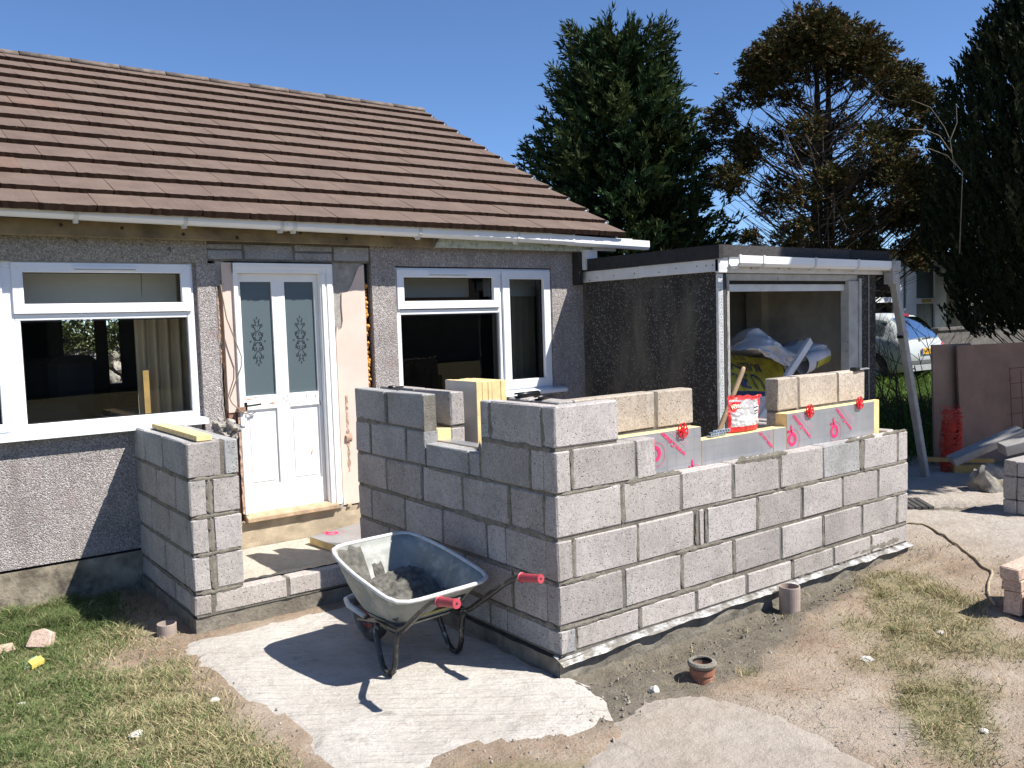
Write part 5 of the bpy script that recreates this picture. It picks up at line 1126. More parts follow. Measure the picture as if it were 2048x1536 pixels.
# perforated steel ties
for k, (x, y, a, lab) in enumerate([(1.37, .145, .15, 'pale blue perforated steel tie lying nearest on the foil board'), (1.42, .165, .42, 'dark blue perforated steel tie lying crosswise on the pale one'), (1.41, .150, -.05, 'middle perforated steel tie in the small pile beside the red bag')]):
    o = thing('wall_tie', lab, 'metal tie', (x, y, .968), 'steel ties piled on the insulation'); d = Vector((math.cos(a), math.sin(a) * .6, 0)); n_ = Vector((-math.sin(a) * .6, math.cos(a), 0)).normalized(); zz = .972 + .008 * k
    mb = MB(); mb.obox((x, y, zz), d * .075, n_ * .018, Vector((0, 0, .0035)), 'steel_blue'); mb.obox(Vector((x, y, zz + .008)) - n_ * .018, d * .075, n_ * .0025, Vector((0, 0, .010)), 'steel_blue'); mb.build('plate', o, bevel=.001, weld=False)
    mb = MB()
    for i in range(6): q = Vector((x, y, zz + .0042)) + d * (-.06 + i * .024); mb.lathe([(0, 0), (.006, 0)], q, 'label_black', 8); q2 = Vector((x, y, zz + .009)) - n_ * .0212 + d * (-.06 + i * .024); mb.obox(q2, d * .004, n_ * .0004, Vector((0, 0, .004)), 'label_black')
    mb.build('holes', o, weld=False)
# shovel
SH = thing('shovel', 'wooden shaft of a shovel leaning up behind the red bag', 'shovel', (1.65, .8, .043))
mb = MB(); p0, p1 = Vector((1.66, .8, .06)), Vector((2.47, .8, 1.305)); d = (p1 - p0)
mb.tube([p0 + d * .22, p0 + d * .5, p0 + d * .97, p1 - d * .012, p1], [.018, .0185, .018, .016, .010], 'tool_wood', 12); mb.build('shaft', SH, smooth=True)
mb = MB(); mb.grid(lambda u, v: tuple(p0 + d * (v * .20) + Vector((0, (u - .5) * (.20 - .05 * v), 0)) + Vector((.02 * (2 * u - 1) ** 2, 0, -.01))), 8, 6, 'steel_dark'); mb.tube([p0 + d * .15, p0 + d * .26], [.022, .020], 'steel_dark', 10); bl_ = mb.build('blade', SH, weld=False); ms = bl_.modifiers.new('t', 'SOLIDIFY'); ms.thickness = .003
# half round plastic offcuts and odd bits on the wall top
def half_pipe(p, q, r_, lab):
    p, q = Vector(p), Vector(q); d = (q - p).normalized(); sd2 = Vector((-d.y, d.x, 0)); mb = MB()
    vs = []
    for c in (p, q): vs += [tuple(c + sd2 * r_ * math.cos(a) + Vector((0, 0, r_ + r_ * math.sin(a)))) for a in [math.radians(t_) for t_ in range(20, 341, 20)]]
    k = len(vs) // 2; mb.add(vs, [[i, i + 1, k + i + 1, k + i] for i in range(k - 1)], 'handle_black'); o = mb.build('pipe_offcut', smooth=True); o.modifiers.new('t', 'SOLIDIFY').thickness = .003; tag(o, lab, 'pipe', 'black pipe offcuts on the wall top')
half_pipe((.18, .55, 1.267), (.36, .575, 1.267), .016, 'farther black plastic pipe offcut on the side wall top'); half_pipe((.15, .33, 1.267), (.31, .40, 1.267), .014, 'nearer black plastic pipe offcut on the side wall top')
mb = MB(); mb.lathe([(0, 0), (.028, 0), (.034, .008), (.026, .018), (0, .020)], (.15, 1.90, 1.267), 'handle_black', 10); mb.obox((.18, 1.87, 1.275), (.03, -.02, 0), (.004, .006, 0), (0, 0, .006), 'steel_dark'); o = mb.build('line_winder', weld=False); tag(o, 'small black line winder on the far end of the side wall top', 'tool')
mb = MB(); mb.box(2.93, 2.985, .185, .235, 1.2665, 1.290, 'handle_black'); mb.obox((3.03, .20, 1.274), (.08, 0, .001), (0, .012, 0), (0, 0, .005), 'galv_bead'); o = mb.build('line_block', bevel=.003, weld=False); tag(o, 'small black line block on the right hand upper block', 'tool')
mb = MB(); mb.tube([(3.10, .19, 1.266), (3.11, .188, 1.28), (5.14, 1.42, 2.03)], .0012, 'string', 5) if False else mb.tube([(5.146, 1.415, .0), (5.146, 1.415, 2.035)], .0030, 'string', 6); o = mb.build('string_line'); tag(o, 'thin white string line hanging down the right garage pier', 'string')

# builder's bulk bags in the garage
def cloth(name, par, fn, nu, nv, m): mb = MB(); mb.grid(fn, nu, nv, m); o = mb.build(name, par, smooth=True); return o
BB = thing('bulk_bag', 'slumped white and yellow woven builders bag with upside down lettering in the garage', 'bag', (4.1, 2.0, -.1))
def sack(u, v):     # front face, u across, v up
    x = 3.44 + 1.20 * u + .05 * ns(u * 3, v * 3, 1, 1) - .10 * v * (u < .3) * (1 - u); z = -.10 + 1.47 * v - .16 * v * u; y = 1.72 - .10 * math.sin(math.pi * u) * math.sin(math.pi * min(1, v * .9 + .1)) + .45 * v * v * v * .6 + .030 * ns(u * 4, v * 5, 3, 1.2) + .045 * abs(ns(u * 8 + v * 5, v * 12, 5, 1.0)) + .020 * abs(ns(u * 19 - v * 9, v * 20, 7, 1.0))
    return (x, y, z)
N1, N2 = 44, 60; mb = MB()
for j in range(N2):
    for i in range(N1):
        u0, u1, v0, v1 = i / N1, (i + 1) / N1, j / N2, (j + 1) / N2; uc, vc = (u0 + u1) / 2, (v0 + v1) / 2
        brd = uc < .155 or vc < .74 or uc > .90
        mt_ = 'woven_white' if brd else ('woven_blue' if (uc < .180 or vc < .765 or uc > .88) else 'woven_yellow')
        mb.add([sack(u0, v0), sack(u1, v0), sack(u1, v1), sack(u0, v1)], [(0, 1, 2, 3)], mt_)
mb.grid(lambda u, v: (3.44 + 1.2 * u + (.2 - .4 * u) * v, sack(u, 1)[1] + v * .9, sack(u, 1)[2] - .35 * v * v + .04 * ns(u * 4, v * 4, 8, 1)), 20, 12, 'woven_white')
mb.grid(lambda u, v: (3.44 - .02 * v, 1.75 + u * .8, -.1 + v * 1.3 * (1 - .3 * u)), 10, 10, 'woven_white'); mb.grid(lambda u, v: (4.64 + .02 * v, 1.75 + u * .8, -.1 + v * 1.2 * (1 - .3 * u)), 10, 10, 'woven_white')
mb.build('bag_skin', BB, smooth=True)
def on_sack(cu, cv, su, sv): return lambda a, b_: tuple(Vector(sack(cu - a * su, cv - b_ * sv)) + Vector((0, -.008, .002)))
obj('printed_lettering', text_mesh('U.R.', .21, 'woven_blue', on_sack(.375, .835, 1 / 1.2, 1 / 1.45)), BB)
obj('printed_lettering', text_mesh('BUILDING', .105, 'woven_blue', on_sack(.40, .928, 1 / 1.2, 1 / 1.45), bold=.02), BB); obj('printed_lettering', text_mesh('MATERIALS', .065, 'woven_blue', on_sack(.33, .985, 1 / 1.2, 1 / 1.45)), BB)
B2 = thing('bulk_bag', 'crumpled grey white woven bag thrown over the yellow lettered bag', 'bag', (4.3, 1.75, 1.1))
def fold(u, v):
    x = 3.70 + 1.12 * u - .06 * v; top = 1.36 + .20 * math.exp(-((u - .30) / .16) ** 2) + .06 * math.exp(-((u - .95) / .10) ** 2); bot = 1.39 - .19 * math.sin(math.pi * min(1, u * 1.05)) - .10 * smooth(.6, 1, u)
    z = bot + (top - bot) * v; y = 1.62 + .22 * v * v + .05 * ns(u * 5, v * 2.5, 2, 1) + .07 * abs(ns(u * 6 + v * 3, v * 2.2 - u, 6, 1)) + .035 * abs(ns(u * 13 - v * 4, v * 4, 3, 1)) - .05 * math.sin(math.pi * v)
    return (x + .03 * ns(u * 3, v * 3, 4, 1), y, z + .022 * ns(u * 6, v * 3, 9, 1))
cloth('bag_fold', B2, fold, 110, 50, 'woven_white')
cloth('bag_back', B2, lambda u, v: tuple(Vector(fold(u, 1)) + Vector((0, .55 * v, -.30 * v * v + .04 * ns(u * 6, v * 4, 3, 1)))), 40, 10, 'woven_white')
def roll(u, v):
    a = v * 2 * math.pi; r_ = (.085 + .015 * ns(u * 4, v * 3, 2, 1)) * (1 - .25 * u); c = Vector((4.36 + .42 * u, 1.62 + .02 * u, 1.20 + .07 * u)); return tuple(c + Vector((.25 * r_ * math.cos(a), r_ * math.cos(a), r_ * 1.15 * math.sin(a))))
mb = MB()
for j in range(24):
    for i in range(20): u0, u1, v0, v1 = i / 20, (i + 1) / 20, j / 24, (j + 1) / 24; mb.add([roll(u0, v0), roll(u1, v0), roll(u1, v1), roll(u0, v1)], [(0, 1, 2, 3)], 'woven_yellow' if .52 < (j + .5) / 24 < .76 and i > 7 else 'woven_blue' if .48 < (j + .5) / 24 < .80 and i > 6 else 'woven_white')
mb.build('bag_roll', B2, smooth=True)
TB = MB(); p0, p1 = Vector((3.30, 1.47, .58)), Vector((4.37, 1.54, 1.43)); d = (p1 - p0).normalized(); n_ = Vector((d.z, 0, -d.x)).normalized(); TB.obox((p0 + p1) / 2, (p1 - p0) / 2, n_ * .034, d.cross(n_) * .018, 'white_board')
o = TB.build('timber_board', bevel=.003); tag(o, 'grey white timber batten leaning on the crumpled bag in the garage', 'timber')
p2 = p0 - d * ((p0.z + .09) / d.z); mb = None
for v in o.data.vertices:      # carry the lower end down to the garage floor
    if (v.co - p0).dot(d) < .2: v.co = v.co - d * ((p0.z + .06) / d.z)

# ------------------------------------------------------------------ pipes, fragments and small things on the ground
def pipe(name, lab, x, y, r_, h, prof, m, th=.012):
    o = thing(name, lab, 'pipe', (x, y, gz(x, y) - .03)); z = gz(x, y) - .03
    mb = MB(); P_ = [(r_ * a, z + b_ * h) for a, b_ in prof]; top = P_[-1]; inn = [(top[0] - th, top[1]), (top[0] - th - .002, z + h * .15)]
    mb.lathe(P_ + inn, (x, y, 0), m, 28); mb.build('pipe_wall', o, smooth=False)
    mb = MB(); mb.lathe([(0, z + h * .25), (inn[1][0] + .001, z + h * .25)], (x, y, 0), 'pipe_inside', 28); mb.build('pipe_dark', o)
pipe('drain_socket', 'orange clay drain socket set in the mud in front of the wall', .515, -.47, .062, .125, [(.88, 0), (.90, .35), (.86, .42), (.98, .48), (1.0, .70), (.90, .74), (.90, .78)], 'clay_pipe')
mb = MB(); zz = gz(.515, -.47) - .03; mb.lathe([(.054, zz + .090), (.068, zz + .098), (.073, zz + .112), (.066, zz + .122), (.050, zz + .124), (.046, zz + .10)], (.515, -.47, 0), 'mortar_smear', 26); mb.lathe([(.047, zz + .118), (.046, zz + .03), (0, zz + .03)], (.515, -.47, 0), 'pipe_inside', 26); mb.build('socket_rim', bpy.data.objects['drain_socket'])
pipe('drain_pipe', 'upright brown grey plastic pipe stub close to the block wall', 1.70, -.13, .062, .21, [(1, 0), (1, .5), (1.01, .97), (.99, 1.0)], 'grey_pipe', .006)
pipe('drain_pipe', 'brown grey pipe stub in the shadow beside the door pier', -1.37, 2.0, .055, .10, [(1, 0), (1, .5), (1.01, .97), (.99, 1.0)], 'grey_pipe', .006)
def rock(name, lab, cat, x, y, s_, m, seed, sq=1.0, z=None, group=None):
    bm = bmesh.new(); bmesh.ops.create_icosphere(bm, subdivisions=3 if s_ > .03 else 2, radius=1)
    for v in bm.verts:
        q = v.co.copy(); k = 1 + .35 * ns(q.x, q.y, q.z + seed, 1.3) + .12 * ns(q.x, q.y, q.z + seed, 4); v.co = Vector((q.x * s_ * k * 1.2, q.y * s_ * k, q.z * s_ * k * sq))
    me = bpy.data.meshes.new(name); bm.to_mesh(me); bm.free(); me.materials.append(MATS[m]); o = obj(name, me, None, (x, y, (gz(x, y) if z is None else z) + s_ * sq * .45), (0, 0, seed)); return tag(o, lab, cat, group)
def shard(name, lab, poly, th, m, loc, rot):
    mb = MB(); mb.prism(poly, -th / 2, th / 2, m); o = mb.build(name, bevel=.005); o.location = loc; o.rotation_euler = rot; return tag(o, lab, 'block fragment')
shard('block_fragment', 'pinkish broken block fragment standing on the lawn by the house wall', [(-.07, -.045), (.065, -.055), (.068, .035), (.02, .058), (-.045, .042)], .06, 'block_pink', (-1.995, 2.27, -.045), (math.radians(62), 0, math.radians(-32)))
shard('block_fragment', 'pinkish flat block fragment at the left edge of the lawn', [(-.08, -.05), (.06, -.05), (.07, .03), (-.06, .05)], .045, 'block_pink', (-2.19, 2.32, -.08), (math.radians(12), 0, .2))
pk = thing('crumpled_packet', 'small crumpled green and yellow packet on the lawn', 'litter', (-2.08, 1.97, -.1))
mb = MB(); mb.add([(-2.13, 1.93, -.085), (-2.06, 1.93, -.060), (-2.05, 2.02, -.050), (-2.11, 2.04, -.078)], [(0, 1, 2, 3)], 'packet_green'); mb.build('green_flap', pk)
mb = MB(); mb.obox((-2.065, 1.95, -.065), (.032, .01, .006), (-.006, .026, .004), (0, 0, .012), 'packet_yellow'); mb.build('yellow_box', pk)
for i, (x, y, s_, lab) in enumerate([(.218, -.435, .022, 'pale pointed stone standing by the edge of the dusty slab'), (-1.451, .879, .022, 'flat pale stone at the edge of the concrete path'), (-1.84, .742, .026, 'white lump of mortar on the green lawn in front'), (-1.914, 1.241, .015, 'white scrap in the middle of the lawn'), (1.9, -.95, .022, 'round white stone in the right hand dry grass'), (1.30, -.88, .028, 'broad pale stone at the left of the right hand dry grass'), (.95, -1.62, .018, 'white stone at the bottom right of the bare soil'), (-2.2, 1.45, .014, 'white scrap near the left edge of the lawn'), (-1.62, 1.25, .013, 'small pale stone near the path side of the lawn'), (-.02, -.52, .016, 'dark pebble on the corner of the white concrete')]):
    rock('loose_stone', lab, 'stone', x, y, s_, 'pebble_white' if i != 9 else 'low_wall', i * 1.7, .5 if i not in (0,) else 1.3, None, 'loose stones on the ground')
V = []; F = []; r = random.Random(9)
for i in range(420):
    x = r.uniform(-2.4, 3.3); y = r.uniform(-1.9, 2.4)
    if -1.2 < x < 3.3 and y > -.05: continue
    crumb(x, y, gz(x, y) + .003, r.uniform(.003, .010), r)
for i in range(90):      # crumbly edge of the slabs
    a = r.random(); x, y = (-1.37 + .06 * r.gauss(0, 1), r.uniform(0, 1.7)) if a < .5 else (r.uniform(-.9, .1), -.45 + .08 * r.gauss(0, 1)); crumb(x, y, max(gz(x, y), -.09) + .003, r.uniform(.003, .009), r)
me = bpy.data.meshes.new('gravel'); me.from_pydata(V, [], F); me.materials.append(MATS['grit']); obj('gravel', me, kind='stuff', label='scattered pale grit and pebbles on lawn and soil', category='gravel')
mb = MB(); HP = [(3.80, .42), (3.95, .357), (4.014, .274), (3.795, -.018), (3.521, -.282), (3.219, -.545), (3.12, -.665), (3.05, -.70), (2.87, -.76), (2.695, -.837), (2.52, -.94), (2.44, -1.00)]
pts = []
for i in range(len(HP) - 1):
    a, b_ = HP[i], HP[i + 1]
    for k in range(4): t_ = k / 4; x, y = a[0] + (b_[0] - a[0]) * t_, a[1] + (b_[1] - a[1]) * t_; pts.append((x, y, gz(x, y) + .010))
mb.tube(pts, .0085, 'hose', 8); o = mb.build('hose', smooth=True); tag(o, 'thin beige hose curving over the bare ground from the wall corner to the pink blocks', 'hose')
DP = thing('drain_cover', 'grey slatted plastic plate beside the shallow trench at the wall corner', 'drain cover', (4.65, .68, -.08))
for k in range(8): mb = MB(); mb.obox((4.45 + .06 * k * .75, .90 - .045 * k * .75, -.035), Vector((.16, .17, 0)) * .85, Vector((.017, -.013, 0)), Vector((0, 0, .012)), 'steel_dark'); mb.build('slat', DP)

# right hand stacks of blocks
PG = 'pink blocks stacked at the right edge'
def pinkb(x0, x1, y0, y1, z0, z1, lab): o = blk(None, x0, x1, y0, y1, z0, z1, 'block_pink', 'pink_block', rnd.uniform(-.02, .02)); tag(o, lab, 'block', PG)
g0 = gz(2.6, -1.1)
pinkb(2.390, 2.83, -1.155, -1.055, g0, g0 + .135, 'bottom pink block of the stack, farthest from the camera'); pinkb(2.372, 2.81, -1.155, -1.050, g0 + .137, g0 + .20, 'middle thin pink block of the right edge stack'); pinkb(2.365, 2.80, -1.150, -1.045, g0 + .202, g0 + .272, 'top pink block of the right edge stack'); pinkb(2.40, 2.84, -1.265, -1.162, g0, g0 + .125, 'lower pink block in front of the stack beside the grass')
GB = 'grey blocks stacked by the rubble'
g1 = gz(4.95, 0)
for k, (z0, z1) in enumerate([(0, .115), (.120, .312), (.318, .445)]):
    a = blk(None, 4.915, 5.36, -.045, .057, g1 + z0, g1 + z1, 'block', 'grey_block'); tag(a, ['bottom left grey block of the stack by the rubble', 'middle left grey block of the stack by the rubble', 'top left grey block of the stack by the rubble'][k], 'block', GB)
    a = blk(None, 4.918, 5.36, -.160, -.050, g1 + z0, g1 + z1, 'block', 'grey_block'); tag(a, ['bottom right grey block of the stack, at the picture edge', 'middle right grey block of the stack, at the picture edge', 'top right grey block of the stack, at the picture edge'][k], 'block', GB)
# rubble behind the stack
rock('rubble_lump', 'big rough lump of broken concrete between the fence sheet and the grey block stack', 'rubble', 5.84, .60, .155, 'rubble', 2.2, 1.15)
def pslab(lab, c, rx, rz, L, w_, th):
    mb = MB(); mb.box(-L / 2, L / 2, -w_ / 2, w_ / 2, -th / 2, th / 2, 'slab_grey', .006); o = mb.build('broken_slab', bevel=.006); o.location = c; o.rotation_euler = (rx, rz[0], rz[1]); tag(o, lab, 'rubble', 'broken concrete slabs propped on the rubble')
pslab('long grey concrete lintel piece propped up to the right on the rubble lump', (6.05, .72, .335), .15, (-.42, -.75), .72, .16, .075); pslab('short thick grey concrete piece lying on top of the rubble at the picture edge', (6.05, .33, .40), .1, (-.25, -.75), .5, .18, .10)
mb = MB(); mb.obox((6.62, 1.30, .06), (.32, -.24, -.02), (.02, .03, 0), (0, 0, .022), 'timber_yellow'); o = mb.build('timber_offcut', bevel=.003); tag(o, 'yellow timber offcut lying at the foot of the brown sheet', 'timber', 'yellow timber offcuts'); mb = MB(); mb.obox((6.70, 1.18, -.03), (.14, -.12, 0), (.03, .04, 0), (0, 0, .04), 'timber_yellow'); o = mb.build('timber_offcut', bevel=.003); tag(o, 'short yellow timber offcut under the longer one by the rubble', 'timber', 'yellow timber offcuts')
# brown sheets
def sheet(lab, x0, x1, y0, y1, z0, z1, m, lean=.0):
    o = thing('plywood_sheet', lab, 'board', ((x0 + x1) / 2, (y0 + y1) / 2, z0), 'brown sheets standing as a hoarding'); mb = MB()
    d = Vector((x1 - x0, y1 - y0, 0)); n_ = Vector((-d.y, d.x, 0)).normalized() * .012; ln = n_.normalized() * lean
    vs = [Vector((x0, y0, z0)), Vector((x1, y1, z0)), Vector((x1, y1, z1)) + ln, Vector((x0, y0, z1)) + ln]; vs = [v - n_ for v in vs] + [v + n_ for v in vs]
    mb.add(vs, [(0, 1, 2, 3), (7, 6, 5, 4), (0, 4, 5, 1), (1, 5, 6, 2), (2, 6, 7, 3), (3, 7, 4, 0)], m); mb.build('panel', o); return o
s1 = sheet('narrow brown sheet behind the roll of orange netting', 6.80, 7.3, 1.62, 1.44, -.1, 1.285, 'plywood_lift', .05); s2 = sheet('wide brown sheet standing behind the rubble at the right edge', 7.00, 9.6, 1.42, .62, -.08, 1.27, 'plywood_brown', .08)
mb = MB()
for k in range(3): mb.tube([(7.55 + k * .16, 1.12 - k * .05, .2), (7.55 + k * .16, 1.16 - k * .05, 1.0 - .04 * k)], .004, 'rust', 6)
for k in range(5): mb.tube([(7.48, 1.12, .32 + k * .17), (8.0, .96, .33 + k * .17)], .004, 'rust', 6)
o = mb.build('steel_mesh', weld=False); tag(o, 'rusty reinforcing mesh leaning on the wide brown sheet', 'steel mesh')
mb = MB(); r = random.Random(12)
for k in range(70):
    z = -.08 + k * .0098; rad = .13 * (1 - .15 * (k / 70)) + r.uniform(-.02, .02); a0 = r.uniform(0, 6.28); cx, cy = 6.66 + r.uniform(-.02, .02), 1.36 + r.uniform(-.02, .02)
    mb.tube([(cx + rad * math.cos(a0 + t_ * .42) * 1.0, cy + rad * math.sin(a0 + t_ * .42) * .75, z + .02 * math.sin(t_ + k) + .003 * t_) for t_ in range(13)], .0035, 'mesh_orange', 4, False)
for k in range(30):
    a = r.uniform(0, 6.28); mb.tube([(6.66 + .13 * math.cos(a + .15 * t_) * (1 - .05 * t_), 1.36 + .10 * math.sin(a + .15 * t_), -.08 + .11 * t_) for t_ in range(6)], .0035, 'mesh_orange', 4, False)
o = mb.build('plastic_netting', weld=False); tag(o, 'bundled roll of orange plastic barrier netting by the narrow brown sheet', 'netting')
# loose downpipe
mb = MB(); p0, p1 = Vector((5.395, 1.31, 2.02)), Vector((6.12, 1.36, -.075)); d = (p1 - p0).normalized(); ux = Vector((d.z, 0, -d.x)).normalized(); uy = d.cross(ux)
DPI = thing('downpipe', 'loose grey white square downpipe leaning from the garage gutter down to the ground', 'downpipe', p1)
mb = MB(); mb.obox((p0 + p1) / 2, (p1 - p0) / 2, ux * .034, uy * .034, 'downpipe_old'); mb.build('pipe', DPI, bevel=.006)
mb = MB(); mb.obox(p0 + d * .62, d * .035, ux * .039, uy * .039, 'downpipe_old'); mb.obox(p0 + d * .04, d * .06, ux * .041, uy * .041, 'downpipe_old'); mb.build('pipe_socket', DPI, bevel=.004, weld=False)
mb = MB(); mb.obox(p0 + d * .62 + ux * .045, d * .012, ux * .012, uy * .03, 'handle_black'); mb.build('pipe_clip', DPI)

# ------------------------------------------------------------------ parked car
CAR = thing('parked_car', 'silver hatchback parked behind the garage with its rear and yellow number plate showing', 'car', (14.55, 7.6, .19))
CX0, CW, CY0, CZ = 13.72, 1.64, 5.78, .19
# stations from the tail forwards: (y, half width low, waist z, roof z, roof half width, sill z)
ST = [(0.0, .70, .62, .66, .60, .34), (.06, .76, .78, .86, .62, .28), (.14, .80, .86, .98, .60, .24), (.30, .82, .90, 1.20, .57, .22), (.52, .82, .92, 1.36, .56, .22), (.9, .825, .93, 1.415, .57, .20), (1.6, .83, .93, 1.42, .57, .20), (2.2, .83, .92, 1.37, .55, .20), (2.7, .82, .91, 1.12, .56, .20), (3.0, .81, .88, .93, .58, .20), (3.4, .78, .78, .80, .58, .22), (3.68, .68, .55, .58, .52, .26)]
def sect(s_):
    y, hw, wz, rz, rw, sz = s_; P_ = [(-hw * .92, sz), (-hw, sz + .10), (-hw * 1.0, (sz + wz) / 2 + .05), (-hw * .985, wz - .06), (-hw * .93, wz), (-(rw + (hw - rw) * .35), wz + (rz - wz) * .55), (-rw, rz - .04), (-rw * .78, rz), (0, rz + .012)]
    P_ = P_ + [(-a, b_) for a, b_ in P_[:-1][::-1]]
    return [(CX0 + CW / 2 + a, CY0 + y, CZ + b_) for a, b_ in P_]
mb = MB(); k = len(sect(ST[0])); vs = [p for s_ in ST for p in sect(s_)]
fs = [[i * k + j, (i + 1) * k + j, (i + 1) * k + j + 1, i * k + j + 1] for i in range(len(ST) - 1) for j in range(k - 1)] + [list(range(k)), [(len(ST) - 1) * k + j for j in range(k)][::-1]] + [[i * k, i * k + k - 1, (i + 1) * k + k - 1, (i + 1) * k] for i in range(len(ST) - 1)]
mb.add(vs, fs, 'car_paint'); mb.build('body', CAR, smooth=True)
def lerp_s(y):
    for a, b_ in zip(ST[:-1], ST[1:]):
        if a[0] <= y <= b_[0]: t_ = (y - a[0]) / (b_[0] - a[0]); return tuple(p + (q - p) * t_ for p, q in zip(a, b_))
mb = MB()      # rear screen
vs = []
for y, z0 in ((.085, None), (.16, None), (.30, None), (.47, None)):
    s_ = lerp_s(y); zz = s_[3] + .022; wq = s_[4] * .93
    vs += [(CX0 + CW / 2 + wq * t_, CY0 + y - .022 - .02 * (1 - t_ * t_), CZ + zz - .03 * abs(t_) ** 3) for t_ in (-1, -.6, -.2, .2, .6, 1)]
mb.add(vs, [[r_ * 6 + c, r_ * 6 + c + 1, (r_ + 1) * 6 + c + 1, (r_ + 1) * 6 + c] for r_ in range(3) for c in range(5)], 'car_glass'); g_ = mb.build('rear_window', CAR, smooth=True)
mb = MB(); s_ = lerp_s(.5); mb.obox((CX0 + CW / 2 - .05, CY0 + .49, CZ + 1.375), (.20, 0, 0), (0, .03, .014), (0, -.006, .014), 'lamp_red'); mb.build('brake_lamp', CAR)
def side_win(y0, y1, sd2):
    mb = MB(); vs = []
    for y in np.linspace(y0, y1, 7):
        s_ = lerp_s(float(y)); hw, wz, rz, rw = s_[1], s_[2], s_[3], s_[4]
        for f_ in (.10, .55, .88):
            w1 = hw * .93 + (rw + (hw - rw) * .35 - hw * .93) * min(1, f_ / .55) if f_ <= .55 else (rw + (hw - rw) * .35) + (rw - (rw + (hw - rw) * .35)) * (f_ - .55) / .45
            vs.append((CX0 + CW / 2 + sd2 * (w1 + .012), CY0 + y, CZ + wz + (rz - .04 - wz) * f_))
    mb.add(vs, [[i * 3 + j, i * 3 + j + 1, (i + 1) * 3 + j + 1, (i + 1) * 3 + j] for i in range(6) for j in range(2)], 'car_glass'); mb.build('side_window', CAR, smooth=True)
for sd2 in (-1, 1): side_win(.50, 1.25, sd2); side_win(1.32, 2.3, sd2)
for sd2 in (-1, 1):
    mb = MB(); xx = CX0 + CW / 2 + sd2 * .715; mb.prism([(.50, 0), (.78, .05), (.80, .10), (.55, .08)], -.09, .09, 'lamp_red', lambda u, v, w_: (xx + w_ * .8, CY0 + v - .012 - .02 * (1 - (w_ / .09) ** 2) + .02 * (sd2 * w_ > 0), CZ + u)); mb.build('tail_lamp', CAR)
mb = MB(); mb.grid(lambda u, v: (CX0 + .06 + u * (CW - .12), CY0 - .05 * math.sin(math.pi * u) ** .5 + .015, CZ + .26 + v * .22), 16, 4, 'car_bumper'); mb.grid(lambda u, v: (CX0 + .06 + u * (CW - .12), CY0 - .062 * math.sin(math.pi * u) ** .5 + .014, CZ + .40 + v * .07), 16, 2, 'car_plastic'); mb.build('bumper', CAR, weld=False)
pl = obj('number_plate', None, CAR); mb = MB(); PXC = CX0 + CW / 2 + .02
mb.box(PXC - .26, PXC + .26, CY0 - .030, CY0 - .015, CZ + .585, CZ + .70, 'plate_yellow'); mb.build('plate', pl); mb = MB(); mb.box(PXC - .259, PXC - .215, CY0 - .032, CY0 - .029, CZ + .587, CZ + .698, 'plate_blue'); mb.build('blue_band', pl)
obj('plate_characters', text_mesh('NA57 KNX', .095, 'label_black', lambda u, v: (PXC + .022 + u * .92, CY0 - .034, CZ + .642 + v)), pl)
mb = MB(); mb.obox((PXC + .05, CY0 + .06, CZ + .90), (.22, 0, .02), (0, .008, 0), (0, 0, .010), 'car_plastic'); mb.obox((PXC - .2, CY0 + .05, CZ + .885), (.035, 0, 0), (0, .02, 0), (0, 0, .02), 'car_paint'); mb.build('wiper', CAR, weld=False)
for sd2 in (-1, 1):
    for y in (.72, 3.0):
        wh = obj('wheel', None, CAR); xx = CX0 + CW / 2 + sd2 * .75; c = (xx, CY0 + y, CZ + .295)
        mb = MB(); mb.lathe([(.19, -.08), (.285, -.085), (.295, -.05), (.295, .05), (.285, .085), (.19, .08)], c, 'tyre_black', 28, 'x'); mb.lathe([(.295, sd2 * .05), (.36, sd2 * .076), (.36, sd2 * .079), (.19, sd2 * .081)], c, 'tyre_black', 28, 'x'); mb.build('tyre', wh, weld=False)
        mb = MB(); mb.lathe([(0, sd2 * .03), (.19, sd2 * .03)], c, 'car_plastic', 28, 'x'); mb.lathe([(0, sd2 * .085), (.05, sd2 * .08), (.05, sd2 * .04)], c, 'alloy', 14, 'x'); mb.lathe([(.175, sd2 * .04), (.178, sd2 * .084), (.192, sd2 * .084)], c, 'alloy', 28, 'x')
        for k in range(5): a = k * 1.2566; mb.obox(Vector(c) + Vector((sd2 * .068, math.cos(a) * .11, math.sin(a) * .11)), Vector((.01, 0, 0)), Vector((0, math.cos(a), math.sin(a))) * .072, Vector((0, -math.sin(a), math.cos(a))) * .022, 'alloy')
        mb.build('rim', wh, weld=False)

# ------------------------------------------------------------------ neighbour's house and wall
NB = thing('neighbour_house', 'beige neighbouring house with white glazed front door partly hidden by the trees', 'house', (20.5, 11.5, .2))
mb = MB(); mb.box(16.9, 20.15, 9.55, 14.5, -.3, 1.15, 'neigh_wall'); mb.box(16.9, 20.15, 9.55, 14.5, 3.05, 3.3, 'neigh_wall'); mb.box(16.9, 17.4, 9.55, 14.5, 1.15, 3.05, 'neigh_wall'); mb.box(22.7, 26, 9.55, 14.5, -.3, 3.3, 'neigh_wall'); mb.box(20.15, 22.7, 9.8, 14.5, -.3, 3.3, 'neigh_wall'); mb.box(17.4, 20.15, 9.9, 14.5, 1.15, 3.05, 'room_dark'); mb.build('wall', NB, weld=False)
mb = MB(); mb.prism([(9.0, 3.25), (15.0, 3.25), (12.0, 3.62)], 18.6, 26.6, 'neigh_roof', lambda u, v, w_: (w_, u, v)); mb.build('roof', NB)
wn_ = obj('window', None, NB); mb = MB()
